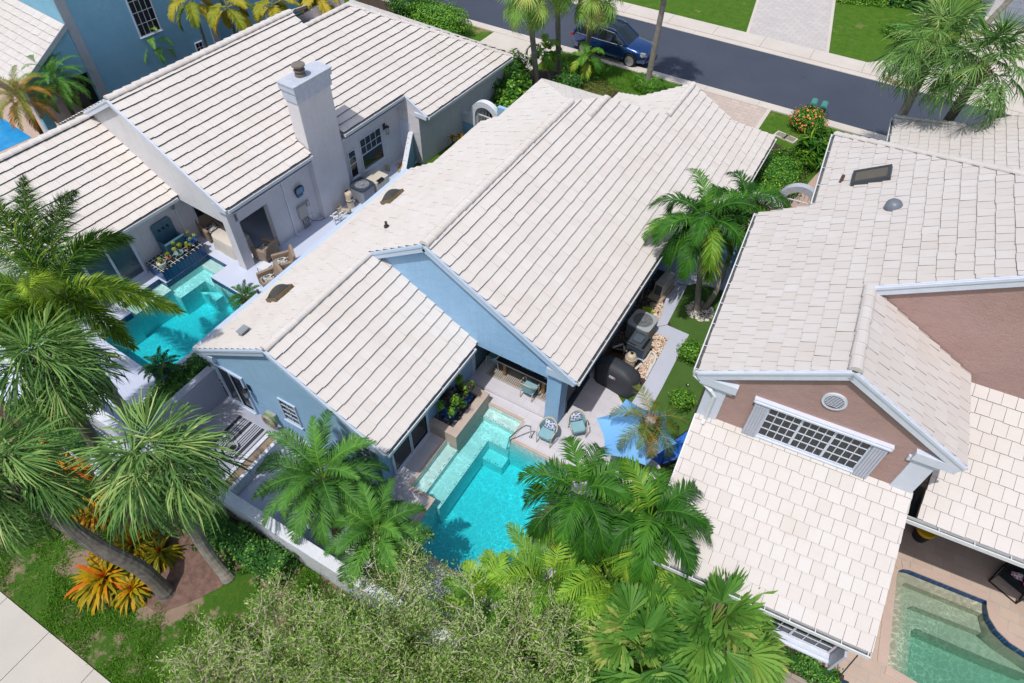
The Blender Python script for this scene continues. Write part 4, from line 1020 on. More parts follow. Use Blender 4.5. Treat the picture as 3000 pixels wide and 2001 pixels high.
# ================================================================ plants
def frame_to(d, up=(0,0,1)):
    d = np.array(d,float); d /= np.linalg.norm(d)
    s = np.cross(d, up)
    if np.linalg.norm(s) < 1e-3: s = np.array([1.0,0,0])
    s /= np.linalg.norm(s); return d, s, np.cross(s,d)
def rotz(V, a):
    c, s = math.cos(a), math.sin(a); o = V.copy()
    o[:,0] = V[:,0]*c-V[:,1]*s; o[:,1] = V[:,0]*s+V[:,1]*c; return o
def feather(g, L=2.0, n=34, ll=0.5, w=0.035, el=60, arch=95, droop=0.35, vee=0.25, start=0.16, plume=False, av=0.5, spread=0.2, curl=0.0, path=None):
    """one pinnate frond growing along +X; returns verts, quads, tris and per-face values"""
    m = 14; e = rad(el)-rad(arch)*np.linspace(0,1,m)**1.25
    st = L/(m-1); P = np.zeros((m,3))
    for i in range(1,m): P[i] = P[i-1]+np.array([math.cos(e[i-1]),curl*i/m*0.3,math.sin(e[i-1])])*st
    if path is not None:
        q = np.linspace(0,1,m)[:,None]; c_, e_ = np.array([path[0][0],0,path[0][1]]), np.array([path[1][0],0,path[1][1]])
        P = 2*q*(1-q)*c_+q*q*e_; L = float(np.linalg.norm(e_))
    t = np.linspace(start,0.995,n); idx = t*(m-1); i0 = np.minimum(idx.astype(int),m-2); f = (idx-i0)[:,None]
    B = P[i0]*(1-f)+P[i0+1]*f; T = P[i0+1]-P[i0]; T /= np.linalg.norm(T,axis=1)[:,None]
    S = np.tile(np.array([0,1.0,0]),(n,1)); N = np.cross(T,S)*-1.0; N = np.cross(S,T)*-1 if False else np.stack([-T[:,2],np.zeros(n),T[:,0]],1)
    V = []; 
    k = 2 if not plume else 4
    out = []
    for side in range(k):
        if plume: ph = g.uniform(0,2*PI,n); dirS = S*np.cos(ph)[:,None]+N*np.sin(ph)[:,None]
        else:
            sg = 1 if side == 0 else -1; v = vee+g.normal(0,0.10,n); dirS = S*sg+N*v[:,None]
        dirS /= np.linalg.norm(dirS,axis=1)[:,None]
        a = np.radians(68-38*t+g.normal(0,5,n))
        D = T*np.cos(a)[:,None]+dirS*np.sin(a)[:,None]
        l = ll*(np.sin(PI*np.clip(0.14+0.82*t,0,1))**0.75)*(1+g.normal(0,0.07,n))
        dr = droop*(1+g.normal(0,0.25,n))
        mid = B+D*(l*0.5)[:,None]-np.array([0,0,1])*(dr*l*0.10)[:,None]
        tip = B+D*(l*0.96)[:,None]-np.array([0,0,1])*(dr*l*0.55)[:,None]
        Wv = np.cross(D,N); 
        Wv = T*1.0; Wv = Wv-D*np.sum(Wv*D,axis=1)[:,None]; Wv /= (np.linalg.norm(Wv,axis=1)[:,None]+1e-6)
        ww = w*(0.75+0.25*np.sin(PI*t))
        out.append(np.stack([B-Wv*(ww*0.3)[:,None],B+Wv*(ww*0.3)[:,None],mid+Wv*(ww*0.5)[:,None],mid-Wv*(ww*0.5)[:,None],tip],1))
    LV = np.concatenate(out)                      # (k*n,5,3)
    N_ = len(LV); Q = np.array([(0,1,2,3)])+(np.arange(N_)*5)[:,None]; Tt = np.array([(3,2,4)])+(np.arange(N_)*5)[:,None]
    la = np.clip(av+g.normal(0,spread*0.5,N_),0,1)
    # rachis
    r = 0.018*L/2*np.linspace(1.0,0.25,m)
    R = []
    for s_, z_ in ((-1,0),(0,1.0),(1,0)): R.append(P+np.array([0,1,0])*(s_*r)[:,None]+np.array([0,0,1])*(z_*r)[:,None])
    R = np.stack(R,1).reshape(-1,3)
    RQ = np.array([(i*3+j,i*3+j+1,(i+1)*3+j+1,(i+1)*3+j) for i in range(m-1) for j in range(2)])
    VV = np.concatenate([LV.reshape(-1,3),R]); off = N_*5
    return VV, np.concatenate([Q,RQ+off]), Tt, np.concatenate([la,np.full(len(RQ),0.8)]), la
def add_frond(mb, fr, az, o, tilt=None, m=0):
    V, Q, T, qa, ta = fr
    V = rotz(V, az)+np.array(o); mb.add(V, Q, m, qa); mb.n -= len(V); mb.v.pop(); mb.add(V, T, m, ta)
def palm_crown(g, n=18, L=2.0, el=(80,-25), archk=(70,60), jit=8, **k):
    """pinnate crown centred on the origin"""
    mb = MB()
    for i in range(n):
        f = (i+0.5)/n; e = el[0]+(el[1]-el[0])*f+g.normal(0,5)
        az = i*2.39996+g.normal(0,rad(jit))
        kk = dict(k); av = kk.pop('av',0.5); avr = kk.pop('avr',0.15); old = kk.pop('old',0.0)
        a = np.clip(av+g.normal(0,avr)+ (old if f > 0.78 else 0),0,1)
        fr = feather(g, L*(0.72+0.28*math.sin(PI*min(1,0.25+f*0.8)))*g.uniform(0.92,1.06), el=e, arch=archk[0]+archk[1]*math.sin(PI*min(f+0.15,1)), av=a, **kk)
        r0 = 0.07
        add_frond(mb, fr, az, (math.cos(az)*r0, math.sin(az)*r0, 0.10-0.22*f))
    return mb
def fan_leaf(g, R=0.95, nseg=38, half=128, pet=1.1, w=0.045, droop=0.5, split=0.35, cup=0.15, av=0.5, costa=0.35, jit=0.012, pleat=0.45, avs=0.10):
    """one fan leaf: petiole along +X then a spread of segments; built in the XY plane with +Z as its upper side"""
    ang = np.radians(np.linspace(-half,half,nseg))+g.normal(0,jit,nseg)
    L = R*(0.66+0.34*np.cos(ang*0.62))*(1+g.normal(0,0.08,nseg))
    D = np.stack([np.cos(ang),np.sin(ang),np.full(nseg,cup)-0.12*np.cos(ang)+g.normal(0,jit*1.5,nseg)],1); D /= np.linalg.norm(D,axis=1)[:,None]
    W = np.stack([-np.sin(ang),np.cos(ang),np.zeros(nseg)],1)
    hub = np.stack([pet+costa*R*0.5*np.clip(np.cos(ang),0,1),np.zeros(nseg),np.zeros(nseg)],1)
    ra = 2*math.radians(half)/nseg
    def sec(f, wf, dz): return hub+D*(L*f)[:,None]-np.array([0,0,1])*(dz*L)[:,None], wf
    dr = droop*(1+g.normal(0,0.3,nseg))
    secs = [(0.04,0.010,0*dr),(split,min(0.5*ra*R*split*1.02,w*0.8),0*dr),(0.72,w*0.36,dr*0.16),(1.0,0.002,dr*0.55)]
    pts = []
    for f, hw, dz in secs:
        c = hub+D*(L*f)[:,None]-np.array([0,0,1])*(dz*L)[:,None]-np.array([1,0,0])*0
        pl = np.array([0,0,1])*hw*pleat*((-1.0)**np.arange(nseg))[:,None]
        pts += [c-W*hw-pl, c+W*hw+pl]
    V = np.stack(pts,1)                         # nseg,8,3
    Q = np.array([(0,1,3,2),(2,3,5,4),(4,5,7,6)])
    F = (Q[None]+(np.arange(nseg)*8)[:,None,None]).reshape(-1,4)
    a = np.repeat(np.clip(av+g.normal(0,avs,nseg),0,1),3)
    # petiole
    m = 5; xs = np.linspace(0,pet+0.05,m); r = np.linspace(0.026,0.014,m)
    PV = np.concatenate([np.stack([xs,s*r,z*r],1) for s, z in ((-1,0),(0,0.8),(1,0))]).reshape(3,m,3).transpose(1,0,2).reshape(-1,3)
    PF = np.array([(i*3+j,i*3+j+1,(i+1)*3+j+1,(i+1)*3+j) for i in range(m-1) for j in range(2)])
    return np.concatenate([V.reshape(-1,3),PV]), np.concatenate([F,PF+nseg*8]), np.concatenate([a,np.full(len(PF),0.85)])
def fan_crown(g, n=30, el=(82,-48), droop=(0.3,0.9), nod=40, **k):
    mb = MB(); av = k.pop('av',0.5); avr = k.pop('avr',0.12); old = k.pop('old',0.0); pj = k.pop('pet',1.1); fold = k.pop('fold',0.15)
    for i in range(n):
        f = (i+0.5)/n; e = rad(el[0]+(el[1]-el[0])*f**0.9+g.normal(0,7)); az = i*2.39996+g.normal(0,0.2)
        a = float(np.clip(av+g.normal(0,avr)+(old if f > 0.82 else 0),0,1)); pet = pj*g.uniform(0.85,1.12)
        V, F, at = fan_leaf(g, av=a, droop=droop[0]+(droop[1]-droop[0])*f, pet=pet, **k)
        # blade nods down from the end of its stalk
        q = V.copy(); nd = rad(nod*(0.35+0.65*math.cos(e)))*g.uniform(0.7,1.2); x = q[:,0]-pet; msk = x > -10
        bl = np.clip((q[:,0]-pet*0.8)/(pet*0.2+1e-6),0,1)
        isb = np.arange(len(q)) < len(q)-15
        xx = pet+(x*math.cos(nd)+q[:,2]*math.sin(nd)); zz = -x*math.sin(nd)+q[:,2]*math.cos(nd)
        q[isb,0] = xx[isb]; q[isb,2] = zz[isb]
        fo = abs(g.normal(fold,fold*0.5)); q[isb,2] -= fo*np.abs(q[isb,1])*0.8; q[isb,1] *= (1-0.35*min(fo,1.0)); bw = g.normal(0,0.22); q[isb,1] += bw*np.clip(q[isb,0]-pet,0,2)**1.5
        tw = g.normal(0,0.25); y = q[:,1].copy(); q[isb,1] = y[isb]*math.cos(tw)-q[isb,2]*math.sin(tw)*0.3
        p = q.copy(); p[:,0] = q[:,0]*math.cos(e)-q[:,2]*math.sin(e); p[:,2] = q[:,0]*math.sin(e)+q[:,2]*math.cos(e)
        # gravity
        rr = np.hypot(p[:,0],p[:,1]); p[:,2] -= 0.05*rr**2
        mb.add(rotz(p,az)+np.array([0,0,0.12-0.25*f]), F, 0, at)
    return mb
def trunk_mesh(pts, r0, r1, n=12, rings=None, bulge=0.0, seed=0):
    g = np.random.default_rng(seed); P = [np.array(p,float) for p in pts]
    # resample
    d = [0]
    for i in range(1,len(P)): d.append(d[-1]+np.linalg.norm(P[i]-P[i-1]))
    L = d[-1]; k = max(8,int(L/0.12)); out = []; R = []
    for i in range(k+1):
        s = L*i/k; j = max(0,min(len(P)-2,np.searchsorted(d,s)-1)); f = (s-d[j])/(d[j+1]-d[j]+1e-9)
        # catmull-rom
        p0 = P[max(j-1,0)]; p1 = P[j]; p2 = P[j+1]; p3 = P[min(j+2,len(P)-1)]
        q = 0.5*((2*p1)+(-p0+p2)*f+(2*p0-5*p1+4*p2-p3)*f*f+(-p0+3*p1-3*p2+p3)*f**3)
        out.append(q); t = i/k
        r = r0+(r1-r0)*t+bulge*math.exp(-(t/0.08)**2)
        R.append(r*(1+0.012*(-1)**i+g.normal(0,0.012)))
    b = MB(); b.tube(out, R, n); return b
def palm(name, label, cat, base, top, crown_mb, leaf, trunk_m, r0=0.16, r1=0.13, mids=(), group=None, boots=None, spin=0.0, bulge=0.05, seed=0, extra=None):
    base = np.array(base,float); top = np.array(top,float)
    root = thing(name, label, cat, tuple(base), 0, group)
    pts = [np.array([0,0,-0.08])]+[np.array(m)-base for m in mids]+[top-base]
    trunk_mesh(pts, r0, r1, bulge=bulge, seed=seed).build('trunk', trunk_m, root, smooth=False)
    if isinstance(crown_mb, MB):
        c = crown_mb.build('crown', leaf, root)
    else:
        c = bpy.data.objects.new('crown', crown_mb); COL.objects.link(c); c.parent = root
    c.location = tuple(top-base); c.rotation_euler.z = spin
    if boots:
        bm_ = MB(); g = np.random.default_rng(seed+5); r, h, n = boots
        d = pts[-1]-pts[-2]; d /= np.linalg.norm(d)
        for i in range(n):
            f = i/n; az = i*2.39996; p = pts[-1]-d*(h*(1-f))
            rr = r*(0.75+0.5*math.sin(PI*(0.2+0.7*f))); dirv = np.array([math.cos(az),math.sin(az),0.9+0.5*g.uniform()])
            p0 = p+np.array([math.cos(az),math.sin(az),0])*r1*0.8
            bm_.bar(p0, p0+dirv*rr*0.55, 0.07, 0.03, (math.cos(az),math.sin(az),-0.8), 0, float(g.uniform(0,1)))
        bm_.build('leaf_bases', mat('dry_leaf_base',(0.16,0.10,0.06),0.9,c2=(0.30,0.22,0.14),ns=9,var=0.5), root)
    return root
def leafcloud(g, n, sampler, size=(0.06,0.10), asp=0.5, out=0.6, fold=0.0):
    """n small leaves; sampler gives positions and outward directions"""
    P, O = sampler(n); rnd = g.normal(0,1,(n,3)); rnd /= np.linalg.norm(rnd,axis=1)[:,None]
    N = O*out+rnd*(1-out)+np.array([0,0,0.25]); N /= np.linalg.norm(N,axis=1)[:,None]
    A = np.cross(N, g.normal(0,1,(n,3))); A /= (np.linalg.norm(A,axis=1)[:,None]+1e-6); B = np.cross(N,A)
    s = g.uniform(size[0],size[1],n)[:,None]
    V = np.stack([P-A*s*0.5, P+B*s*asp*0.5+N*s*0.06, P+A*s*0.5, P-B*s*asp*0.5+N*s*0.06],1).reshape(-1,3)
    F = np.arange(n*4).reshape(n,4); return V, F
def ell_sampler(g, c, r, lump=0.18, shell=(0.62,1.0), zmin=None, freq=3):
    ph = g.uniform(0,6.28,9); c = np.array(c,float); r = np.array(r,float)
    def f(n):
        d = g.normal(0,1,(n,3)); d /= np.linalg.norm(d,axis=1)[:,None]
        k = 1+lump*(np.sin(freq*2*d[:,0]+ph[0])*np.sin(freq*2*d[:,1]+ph[1])+0.8*np.sin(freq*3.3*d[:,2]+ph[2]+2*d[:,0])+0.6*np.sin(freq*4*d[:,1]+ph[3]))
        rr = (g.uniform(shell[0]**3,shell[1]**3,n)**(1/3))*k
        p = c+d*r*rr[:,None]
        if zmin is not None: p[:,2] = np.maximum(p[:,2], zmin+g.uniform(0,0.08,n))
        return p, d
    return f
def box_sampler(g, x0, x1, y0, y1, z0, z1, lump=0.05):
    def f(n):
        a = np.array([(x1-x0)*(y1-y0)*1.6,(x1-x0)*(z1-z0),(x1-x0)*(z1-z0),(y1-y0)*(z1-z0),(y1-y0)*(z1-z0)]); w = g.choice(5,n,p=a/a.sum())
        p = np.stack([g.uniform(x0,x1,n),g.uniform(y0,y1,n),g.uniform(z0,z1,n)],1); d = np.zeros((n,3))
        dep = np.abs(g.normal(0,0.09,n))
        p[w==0,2] = z1-dep[w==0]; d[w==0,2] = 1
        p[w==1,1] = y0+dep[w==1]; d[w==1,1] = -1
        p[w==2,1] = y1-dep[w==2]; d[w==2,1] = 1
        p[w==3,0] = x0+dep[w==3]; d[w==3,0] = -1
        p[w==4,0] = x1-dep[w==4]; d[w==4,0] = 1
        p += d*(lump*np.sin(p[:,[1,2,0]]*5.0+p[:,[2,0,1]]*7)).sum(1)[:,None]
        return p, d
    return f
def bush(name, label, cat, c, r, n, leaf, size=(0.07,0.12), asp=0.55, lump=0.18, group=None, seed=0, av=(0.5,0.25), core=True, flowers=None, shell=(0.6,1.0), base=None):
    g = np.random.default_rng(seed)
    root = thing(name, label, cat, (c[0],c[1],0.0 if base is None else base), 0, group)
    z0 = 0.0 if base is None else base
    mb = MB()
    V, F = leafcloud(g, n, ell_sampler(g,(0,0,c[2]-z0),r,lump,shell,zmin=0.02), size, asp)
    mb.add(V, F, 0, np.clip(g.normal(av[0],av[1],n),0,1))
    if core: mb.blob((0,0,c[2]-z0), r[0]*0.66, r[1]*0.66, r[2]*0.7, 14, 9, 0.2, 0, 0.25, seed, zmin=0.0)
    mb.build('foliage', leaf, root)
    sb = MB()
    for i in range(4):
        a = i*1.7+g.uniform(0,1); sb.tube([(0.05*math.cos(a),0.05*math.sin(a),-0.05),(r[0]*0.35*math.cos(a),r[1]*0.35*math.sin(a),(c[2]-z0)*0.8)],[0.03,0.015],6)
    sb.build('stems', BARKB, root)
    if flowers:
        fm, fn, fs = flowers; fb = MB()
        V, F = leafcloud(g, fn, ell_sampler(g,(0,0,c[2]-z0),np.array(r)*1.04,lump,(0.97,1.02),zmin=0.1), fs, 0.9, 0.95); fb.add(V, F, 0, g.uniform(0,1,fn)); fb.build('flowers', fm, root)
    return root
def hedge(name, label, cat, x0, x1, y0, y1, z1, n, leaf, loc=(0,0,0), rz=0.0, size=(0.06,0.10), seed=0, av=(0.5,0.25), lump=0.06, group=None):
    g = np.random.default_rng(seed); root = thing(name, label, cat, loc, rz, group); mb = MB()
    V, F = leafcloud(g, n, box_sampler(g,x0,x1,y0,y1,0.02,z1,lump), size, 0.55)
    mb.add(V, F, 0, np.clip(g.normal(av[0],av[1],n),0,1)); mb.box(x0+0.13,x1-0.13,y0+0.13,y1-0.13,0,z1-0.15,0,0.3)
    mb.build('foliage', leaf, root); return root

# --- foliage and bark
SABAL = leafmat('sabal_leaf', [(0,(0.025,0.075,0.02)),(0.4,(0.105,0.235,0.058)),(0.75,(0.24,0.40,0.11)),(1,(0.46,0.53,0.20))], 0.5, 0.2)
SABALY = leafmat('yellowing_fan_leaf', [(0,(0.061,0.158,0.035)),(0.45,(0.175,0.350,0.061)),(0.8,(0.350,0.507,0.105)),(1,(0.550,0.471,0.141))], 0.5, 0.22)
ADON = leafmat('adonidia_leaf', [(0,(0.010,0.05,0.006)),(0.45,(0.038,0.15,0.013)),(0.8,(0.11,0.28,0.025)),(1,(0.38,0.45,0.05))], 0.38, 0.2)
FOX = leafmat('foxtail_leaf', [(0,(0.008,0.04,0.006)),(0.45,(0.035,0.125,0.012)),(0.8,(0.15,0.27,0.02)),(1,(0.38,0.52,0.04))], 0.42, 0.22)
PYG = leafmat('date_palm_leaf', [(0,(0.026,0.088,0.018)),(0.45,(0.079,0.228,0.035)),(0.8,(0.175,0.385,0.052)),(1,(0.30,0.40,0.08))], 0.42, 0.2)
DRYF = leafmat('sunburnt_date_leaf', [(0,(0.05,0.12,0.02)),(0.4,(0.15,0.22,0.04)),(0.65,(0.42,0.26,0.04)),(1,(0.40,0.17,0.03))], 0.5, 0.2)
ARECA = leafmat('areca_leaf', [(0,(0.052,0.175,0.021)),(0.45,(0.158,0.350,0.035)),(0.8,(0.333,0.542,0.052)),(1,(0.523,0.550,0.096))], 0.4, 0.25)
YEL = leafmat('yellow_palm_leaf', [(0,(0.08,0.17,0.015)),(0.5,(0.30,0.32,0.03)),(1,(0.50,0.40,0.04))], 0.45, 0.25)
FANB = leafmat('broad_fan_leaf', [(0,(0.03,0.11,0.02)),(0.45,(0.085,0.235,0.035)),(0.8,(0.19,0.36,0.06)),(1,(0.42,0.46,0.13))], 0.42, 0.22)
HEDG = leafmat('hedge_leaf', [(0,(0.021,0.070,0.014)),(0.5,(0.070,0.219,0.021)),(0.85,(0.175,0.385,0.035)),(1,(0.344,0.550,0.069))], 0.36, 0.15)
HEDGD = leafmat('dark_shrub_leaf', [(0,(0.014,0.049,0.014)),(0.5,(0.035,0.131,0.021)),(0.85,(0.105,0.280,0.035)),(1,(0.245,0.455,0.070))], 0.33, 0.12)
OLIVE = leafmat('grey_green_leaf', [(0,(0.07,0.17,0.025)),(0.4,(0.24,0.42,0.08)),(0.75,(0.44,0.58,0.19)),(1,(0.66,0.66,0.38))], 0.5, 0.4)
BROM = leafmat('orange_bromeliad_leaf', [(0,(0.10,0.13,0.008)),(0.35,(0.30,0.24,0.006)),(0.65,(0.55,0.30,0.006)),(0.9,(0.60,0.14,0.01)),(1,(0.55,0.06,0.015))], 0.38, 0.2)
IXORA = pebblemat('orange_ixora_flower', [(0,(0.60,0.09,0.04)),(0.6,(0.70,0.18,0.06)),(1,(0.75,0.32,0.10))])
BARKB = mat('brown_bark', (0.14,0.095,0.065), 0.9, c2=(0.07,0.05,0.035), ns=7, bs=0.5, bscale=25)
BARKG = mat('grey_palm_trunk', (0.33,0.30,0.265), 0.9, c2=(0.20,0.175,0.15), ns=5, bs=0.6, bscale=18)
BARKD = mat('dark_grey_palm_trunk', (0.22,0.195,0.17), 0.9, c2=(0.10,0.085,0.075), ns=6, bs=0.7, bscale=16)
BARKP = mat('pale_twig_bark', (0.68,0.60,0.49), 0.85, c2=(0.55,0.47,0.37), ns=8)
GREENSH = mat('green_crownshaft', (0.18,0.30,0.06), 0.5, c2=(0.26,0.34,0.09))

# ---------------------------------------------------------------- sabal palms by the back wall, far left
g = np.random.default_rng(41)
kS = dict(n=50, R=1.0, nseg=34, half=120, pet=0.85, w=0.060, costa=0.8, split=0.20, av=0.52, avr=0.18, droop=(0.5,1.25), nod=48, fold=0.5, jit=0.10, pleat=0.6, avs=0.16)
cA = fan_crown(np.random.default_rng(1), **{**kS,'R':0.88,'pet':0.7,'av':0.45})
palm('sabal_palm', 'bushy sabal palm above the white deck, upper of the fan palms on the left', 'palm tree', G(335,1400,0), G(150,1085,5.2), cA, SABAL, BARKD, 0.17, 0.19, boots=(0.34,0.9,50), spin=0.4, seed=1)
cB = fan_crown(np.random.default_rng(2), **{**kS,'n':50,'av':0.50,'R':0.92,'pet':0.8})
palm('sabal_palm', 'sabal palm with a curved grey trunk beside the mulch, right of the leaning one', 'palm tree', G(667,1690,0), G(478,1372,4.6), cB, SABAL, BARKG, 0.16, 0.17, mids=[G(590,1590,1.4)], boots=(0.30,0.6,36), spin=1.2, seed=2)
cC = fan_crown(np.random.default_rng(3), **{**kS,'n':46,'av':0.46,'R':0.9})
palm('sabal_palm', 'strongly leaning sabal palm over the orange bromeliads, at the left picture edge', 'palm tree', G(485,1735,0), G(25,1415,4.6), cC, SABAL, BARKD, 0.21, 0.18, mids=[G(410,1665,1.3),G(270,1590,2.7)], boots=(0.30,0.5,36), spin=2.2, seed=3)
# ---------------------------------------------------------------- plumed palm at the far left
cF = palm_crown(np.random.default_rng(5), n=12, L=3.1, el=(84,2), archk=(62,48), n_=0) if False else None
mb = MB(); g = np.random.default_rng(6)
ctr = np.array(G(165,865,5.6))
for (px,py,z,av,up) in ((70,515,7.0,0.40,1.1),(385,700,5.6,0.42,1.5),(535,915,4.6,0.66,1.3),(395,1020,4.4,0.60,1.2),(85,845,8.6,0.95,0.5),(-170,640,6.2,0.4,1.3),(-190,900,5.0,0.5,1.3),(-60,1080,4.4,0.5,1.2),(215,1060,3.9,0.55,1.1),(225,560,6.2,0.35,1.4),(-40,560,7.2,0.4,1.0)):
    t = np.array(G(px,py,z))-ctr; az = math.atan2(t[1],t[0]); h = math.hypot(t[0],t[1])
    fr = feather(g, 3.0, n=230, ll=0.72, w=0.024, plume=True, droop=0.5, av=min(1.0,av+0.06), start=0.06, spread=0.45, path=((h*0.45,t[2]*0.5+up),(h,t[2])))
    add_frond(mb, fr, az, (0,0,0))
root = palm('foxtail_palm', 'palm with thick bottlebrush fronds and ringed pale trunk beside the left pool', 'palm tree', G(450,1310,0), tuple(ctr), mb, FOX, BARKG, 0.17, 0.12, mids=[G(395,1235,1.2),G(300,1110,3.4)], seed=4)
b = MB(); b.tube([(0,0,-0.75),(0,0,-0.3),(0,0,0.05)],[0.125,0.14,0.07],12); c = b.build('crownshaft', GREENSH, root); c.location = tuple(ctr-np.array(G(450,1310,0)))
# ---------------------------------------------------------------- twin adonidia palms in the turf
kA = dict(n=17, L=2.15, el=(82,-22), archk=(78,48), n_=0)
def adon(seed, n=15, L=2.0, **k):
    kk = dict(ll=0.62, w=0.046, droop=0.6, vee=0.42, av=0.42, avr=0.16, old=0.3); kk.update(k)
    g = np.random.default_rng(seed); mb = MB(); N = kk.pop('nl',46); el = kk.pop('el',(80,-15)); ar = kk.pop('archk',(95,45))
    av = kk.pop('av'); avr = kk.pop('avr'); old = kk.pop('old')
    for i in range(n):
        f = (i+0.5)/n; e = el[0]+(el[1]-el[0])*f+g.normal(0,5); az = i*2.39996+g.normal(0,0.12)
        a = float(np.clip(av+g.normal(0,avr)+(old if f > 0.75 else 0)+(0.08 if f < 0.1 else 0),0,1))
        add_frond(mb, feather(g, L*(0.75+0.25*math.sin(PI*min(1,0.2+f*0.8)))*g.uniform(0.93,1.06), n=N, el=e, arch=ar[0]+ar[1]*math.sin(PI*min(f+0.15,1)), av=a, **kk), az, (0.06*math.cos(az),0.06*math.sin(az),0.08-0.2*f))
    return mb
t1 = np.array(G(2064,655,4.3)); b1 = np.array(G(2043,905,0))
r = palm('christmas_palm', 'tall green palm in a ring of white stones, upright left stem of the pair', 'palm tree', tuple(b1), tuple(t1), adon(21,22,2.5,w=0.040,nl=58,droop=0.9), ADON, BARKG, 0.13, 0.09, bulge=0.06, seed=6)
b = MB(); b.tube([(0,0,-0.7),(0,0,-0.35),(0,0,0.05)],[0.085,0.11,0.06],12); c = b.build('crownshaft', GREENSH, r); c.location = tuple(t1-b1)
t2 = np.array(G(2185,605,4.1)); b2 = np.array(G(2062,902,0))
r = palm('christmas_palm', 'palm leaning right towards the pink house gutter, from a ring of white stones', 'palm tree', tuple(b2), tuple(t2), adon(22,15,1.9,w=0.038,nl=52,droop=0.9), ADON, BARKG, 0.11, 0.075, mids=[G(2105,838,1.2)], bulge=0.05, seed=7)
b = MB(); b.tube([(0,0,-0.6),(0,0,-0.3),(0,0,0.05)],[0.075,0.095,0.05],12); c = b.build('crownshaft', GREENSH, r); c.location = tuple(t2-b2)
# ---------------------------------------------------------------- palms round the middle pool
t3 = np.array(G(1700,1445,3.7)); b3 = np.array(G(1712,1640,0))
palm('christmas_palm', 'green palm with slim tan trunk at the right end of the turquoise pool', 'palm tree', tuple(b3), tuple(t3), adon(23,18,1.9,av=0.38,ll=0.58,w=0.036,nl=56,droop=0.9), ADON, BARKG, 0.09, 0.07, bulge=0.04, seed=8)
t4 = np.array(G(1905,1520,3.6)); b4 = np.array(G(1860,1720,0))
palm('christmas_palm', 'dark green palm beside the pink house lower roof, right of the pool', 'palm tree', tuple(b4), tuple(t4), adon(24,19,1.9,av=0.38,ll=0.58,w=0.036,nl=56,droop=0.9), ADON, BARKG, 0.09, 0.07, bulge=0.04, seed=9)
def areca(name, label, px, py, z, n, L, seed, av=0.5, base=None):
    g = np.random.default_rng(seed); mb = MB(); tb = MB(); c = np.array(base if base is not None else G(px,py,0))
    for i in range(n):
        az = i*2.39996+g.normal(0,0.3); rr = 0.35*math.sqrt(i/n); h = z*g.uniform(0.35,1.0)*(1-0.25*i/n); ox, oy = rr*math.cos(az), rr*math.sin(az)
        e = 86-48*math.sqrt(i/n)+g.normal(0,6)
        add_frond(mb, feather(g, L*g.uniform(0.8,1.1), n=30, ll=0.50, w=0.042, el=e, arch=70+25*i/n, droop=0.45, vee=0.35, av=float(np.clip(av+g.normal(0,0.18),0,1))), az, (ox,oy,h))
        if i%2 == 0: tb.tube([(ox*0.6,oy*0.6,-0.05),(ox*0.8,oy*0.8,h*0.5),(ox,oy,h+0.03)],[0.035,0.03,0.022],7)
    root = thing(name, label, 'palm', tuple(c)); mb.build('crown', ARECA, root); tb.build('stems', GREENSH, root); return root
areca('areca_palm', 'yellow green areca palm clump in front of the slim palm trunk', 1775,1735,1.7,26,2.0,31,0.45)
areca('areca_palm', 'feathery areca palm hanging over the front right pool corner', 1610,1740,1.3,22,1.9,32,0.55)
areca('areca_palm', 'small areca palm over the front pool edge, above the grey green tree', 1425,1790,0.9,16,1.35,33,0.5)
def pyg(seed, n=30, L=1.5, **k):
    kk = dict(nl=40, ll=0.30, w=0.022, droop=0.35, vee=0.3, av=0.45, avr=0.15, old=0.18, el=(84,-38), archk=(72,40)); kk.update(k); return adon(seed, n, L, **kk)
t5 = np.array(G(945,1400,2.5)); b5 = np.array(G(985,1560,0))
palm('date_palm', 'full dark green date palm in front of the blue wing, behind the white back wall', 'palm tree', tuple(b5), tuple(t5), pyg(41,42,2.15,ll=0.42,w=0.026,nl=62,av=0.4), PYG, BARKB, 0.11, 0.13, boots=(0.2,0.4,26), seed=10)
t6 = np.array(G(1105,1560,2.0)); b6 = np.array(G(1130,1690,0))
palm('date_palm', 'lower date palm spreading by the left end of the turquoise pool', 'palm tree', tuple(b6), tuple(t6), pyg(42,32,1.65,ll=0.40,w=0.026,nl=56,av=0.4), PYG, BARKB, 0.10, 0.12, boots=(0.18,0.3,20), seed=11)
mb = pyg(43,12,1.35,nl=36,av=0.12,avr=0.22,old=0.55,el=(70,-25),archk=(85,50),ll=0.34,w=0.020)
t7 = np.array(G(1905,1232,3.3)); b7 = np.array(G(1872,1420,0))
palm('date_palm', 'thin half dried palm in front of the light blue umbrella', 'palm tree', tuple(b7), tuple(t7), mb, DRYF, BARKG, 0.12, 0.15, boots=(0.26,0.8,40), seed=12)
# broad fan palms at the bottom right
for i,(px,py,n,R_,z,av,sd,lb) in enumerate(((2050,1880,30,0.92,1.15,0.58,51,'broad leaved fan palm clump beside the pink house, bottom right'),(1850,1935,26,0.86,1.0,0.5,52,'broad fan palm left of the larger clump, below the turquoise pool'))):
    g = np.random.default_rng(sd); mb = fan_crown(g, n=n, el=(88,8), droop=(0.05,0.3), nod=34, R=R_, nseg=30, half=104, pet=1.15, w=0.13, costa=0.15, split=0.66, av=av, avr=0.24, cup=0.26, pleat=0.9, fold=0.25)
    root = thing('fan_palm', lb, 'palm', G(px,py,0)); c = mb.build('crown', FANB, root); c.location = (0,0,z)
    b = MB(); b.tube([(0,0,-0.05),(0.02,0,z+0.05)],[0.13,0.15],10); b.build('trunk', BARKB, root)
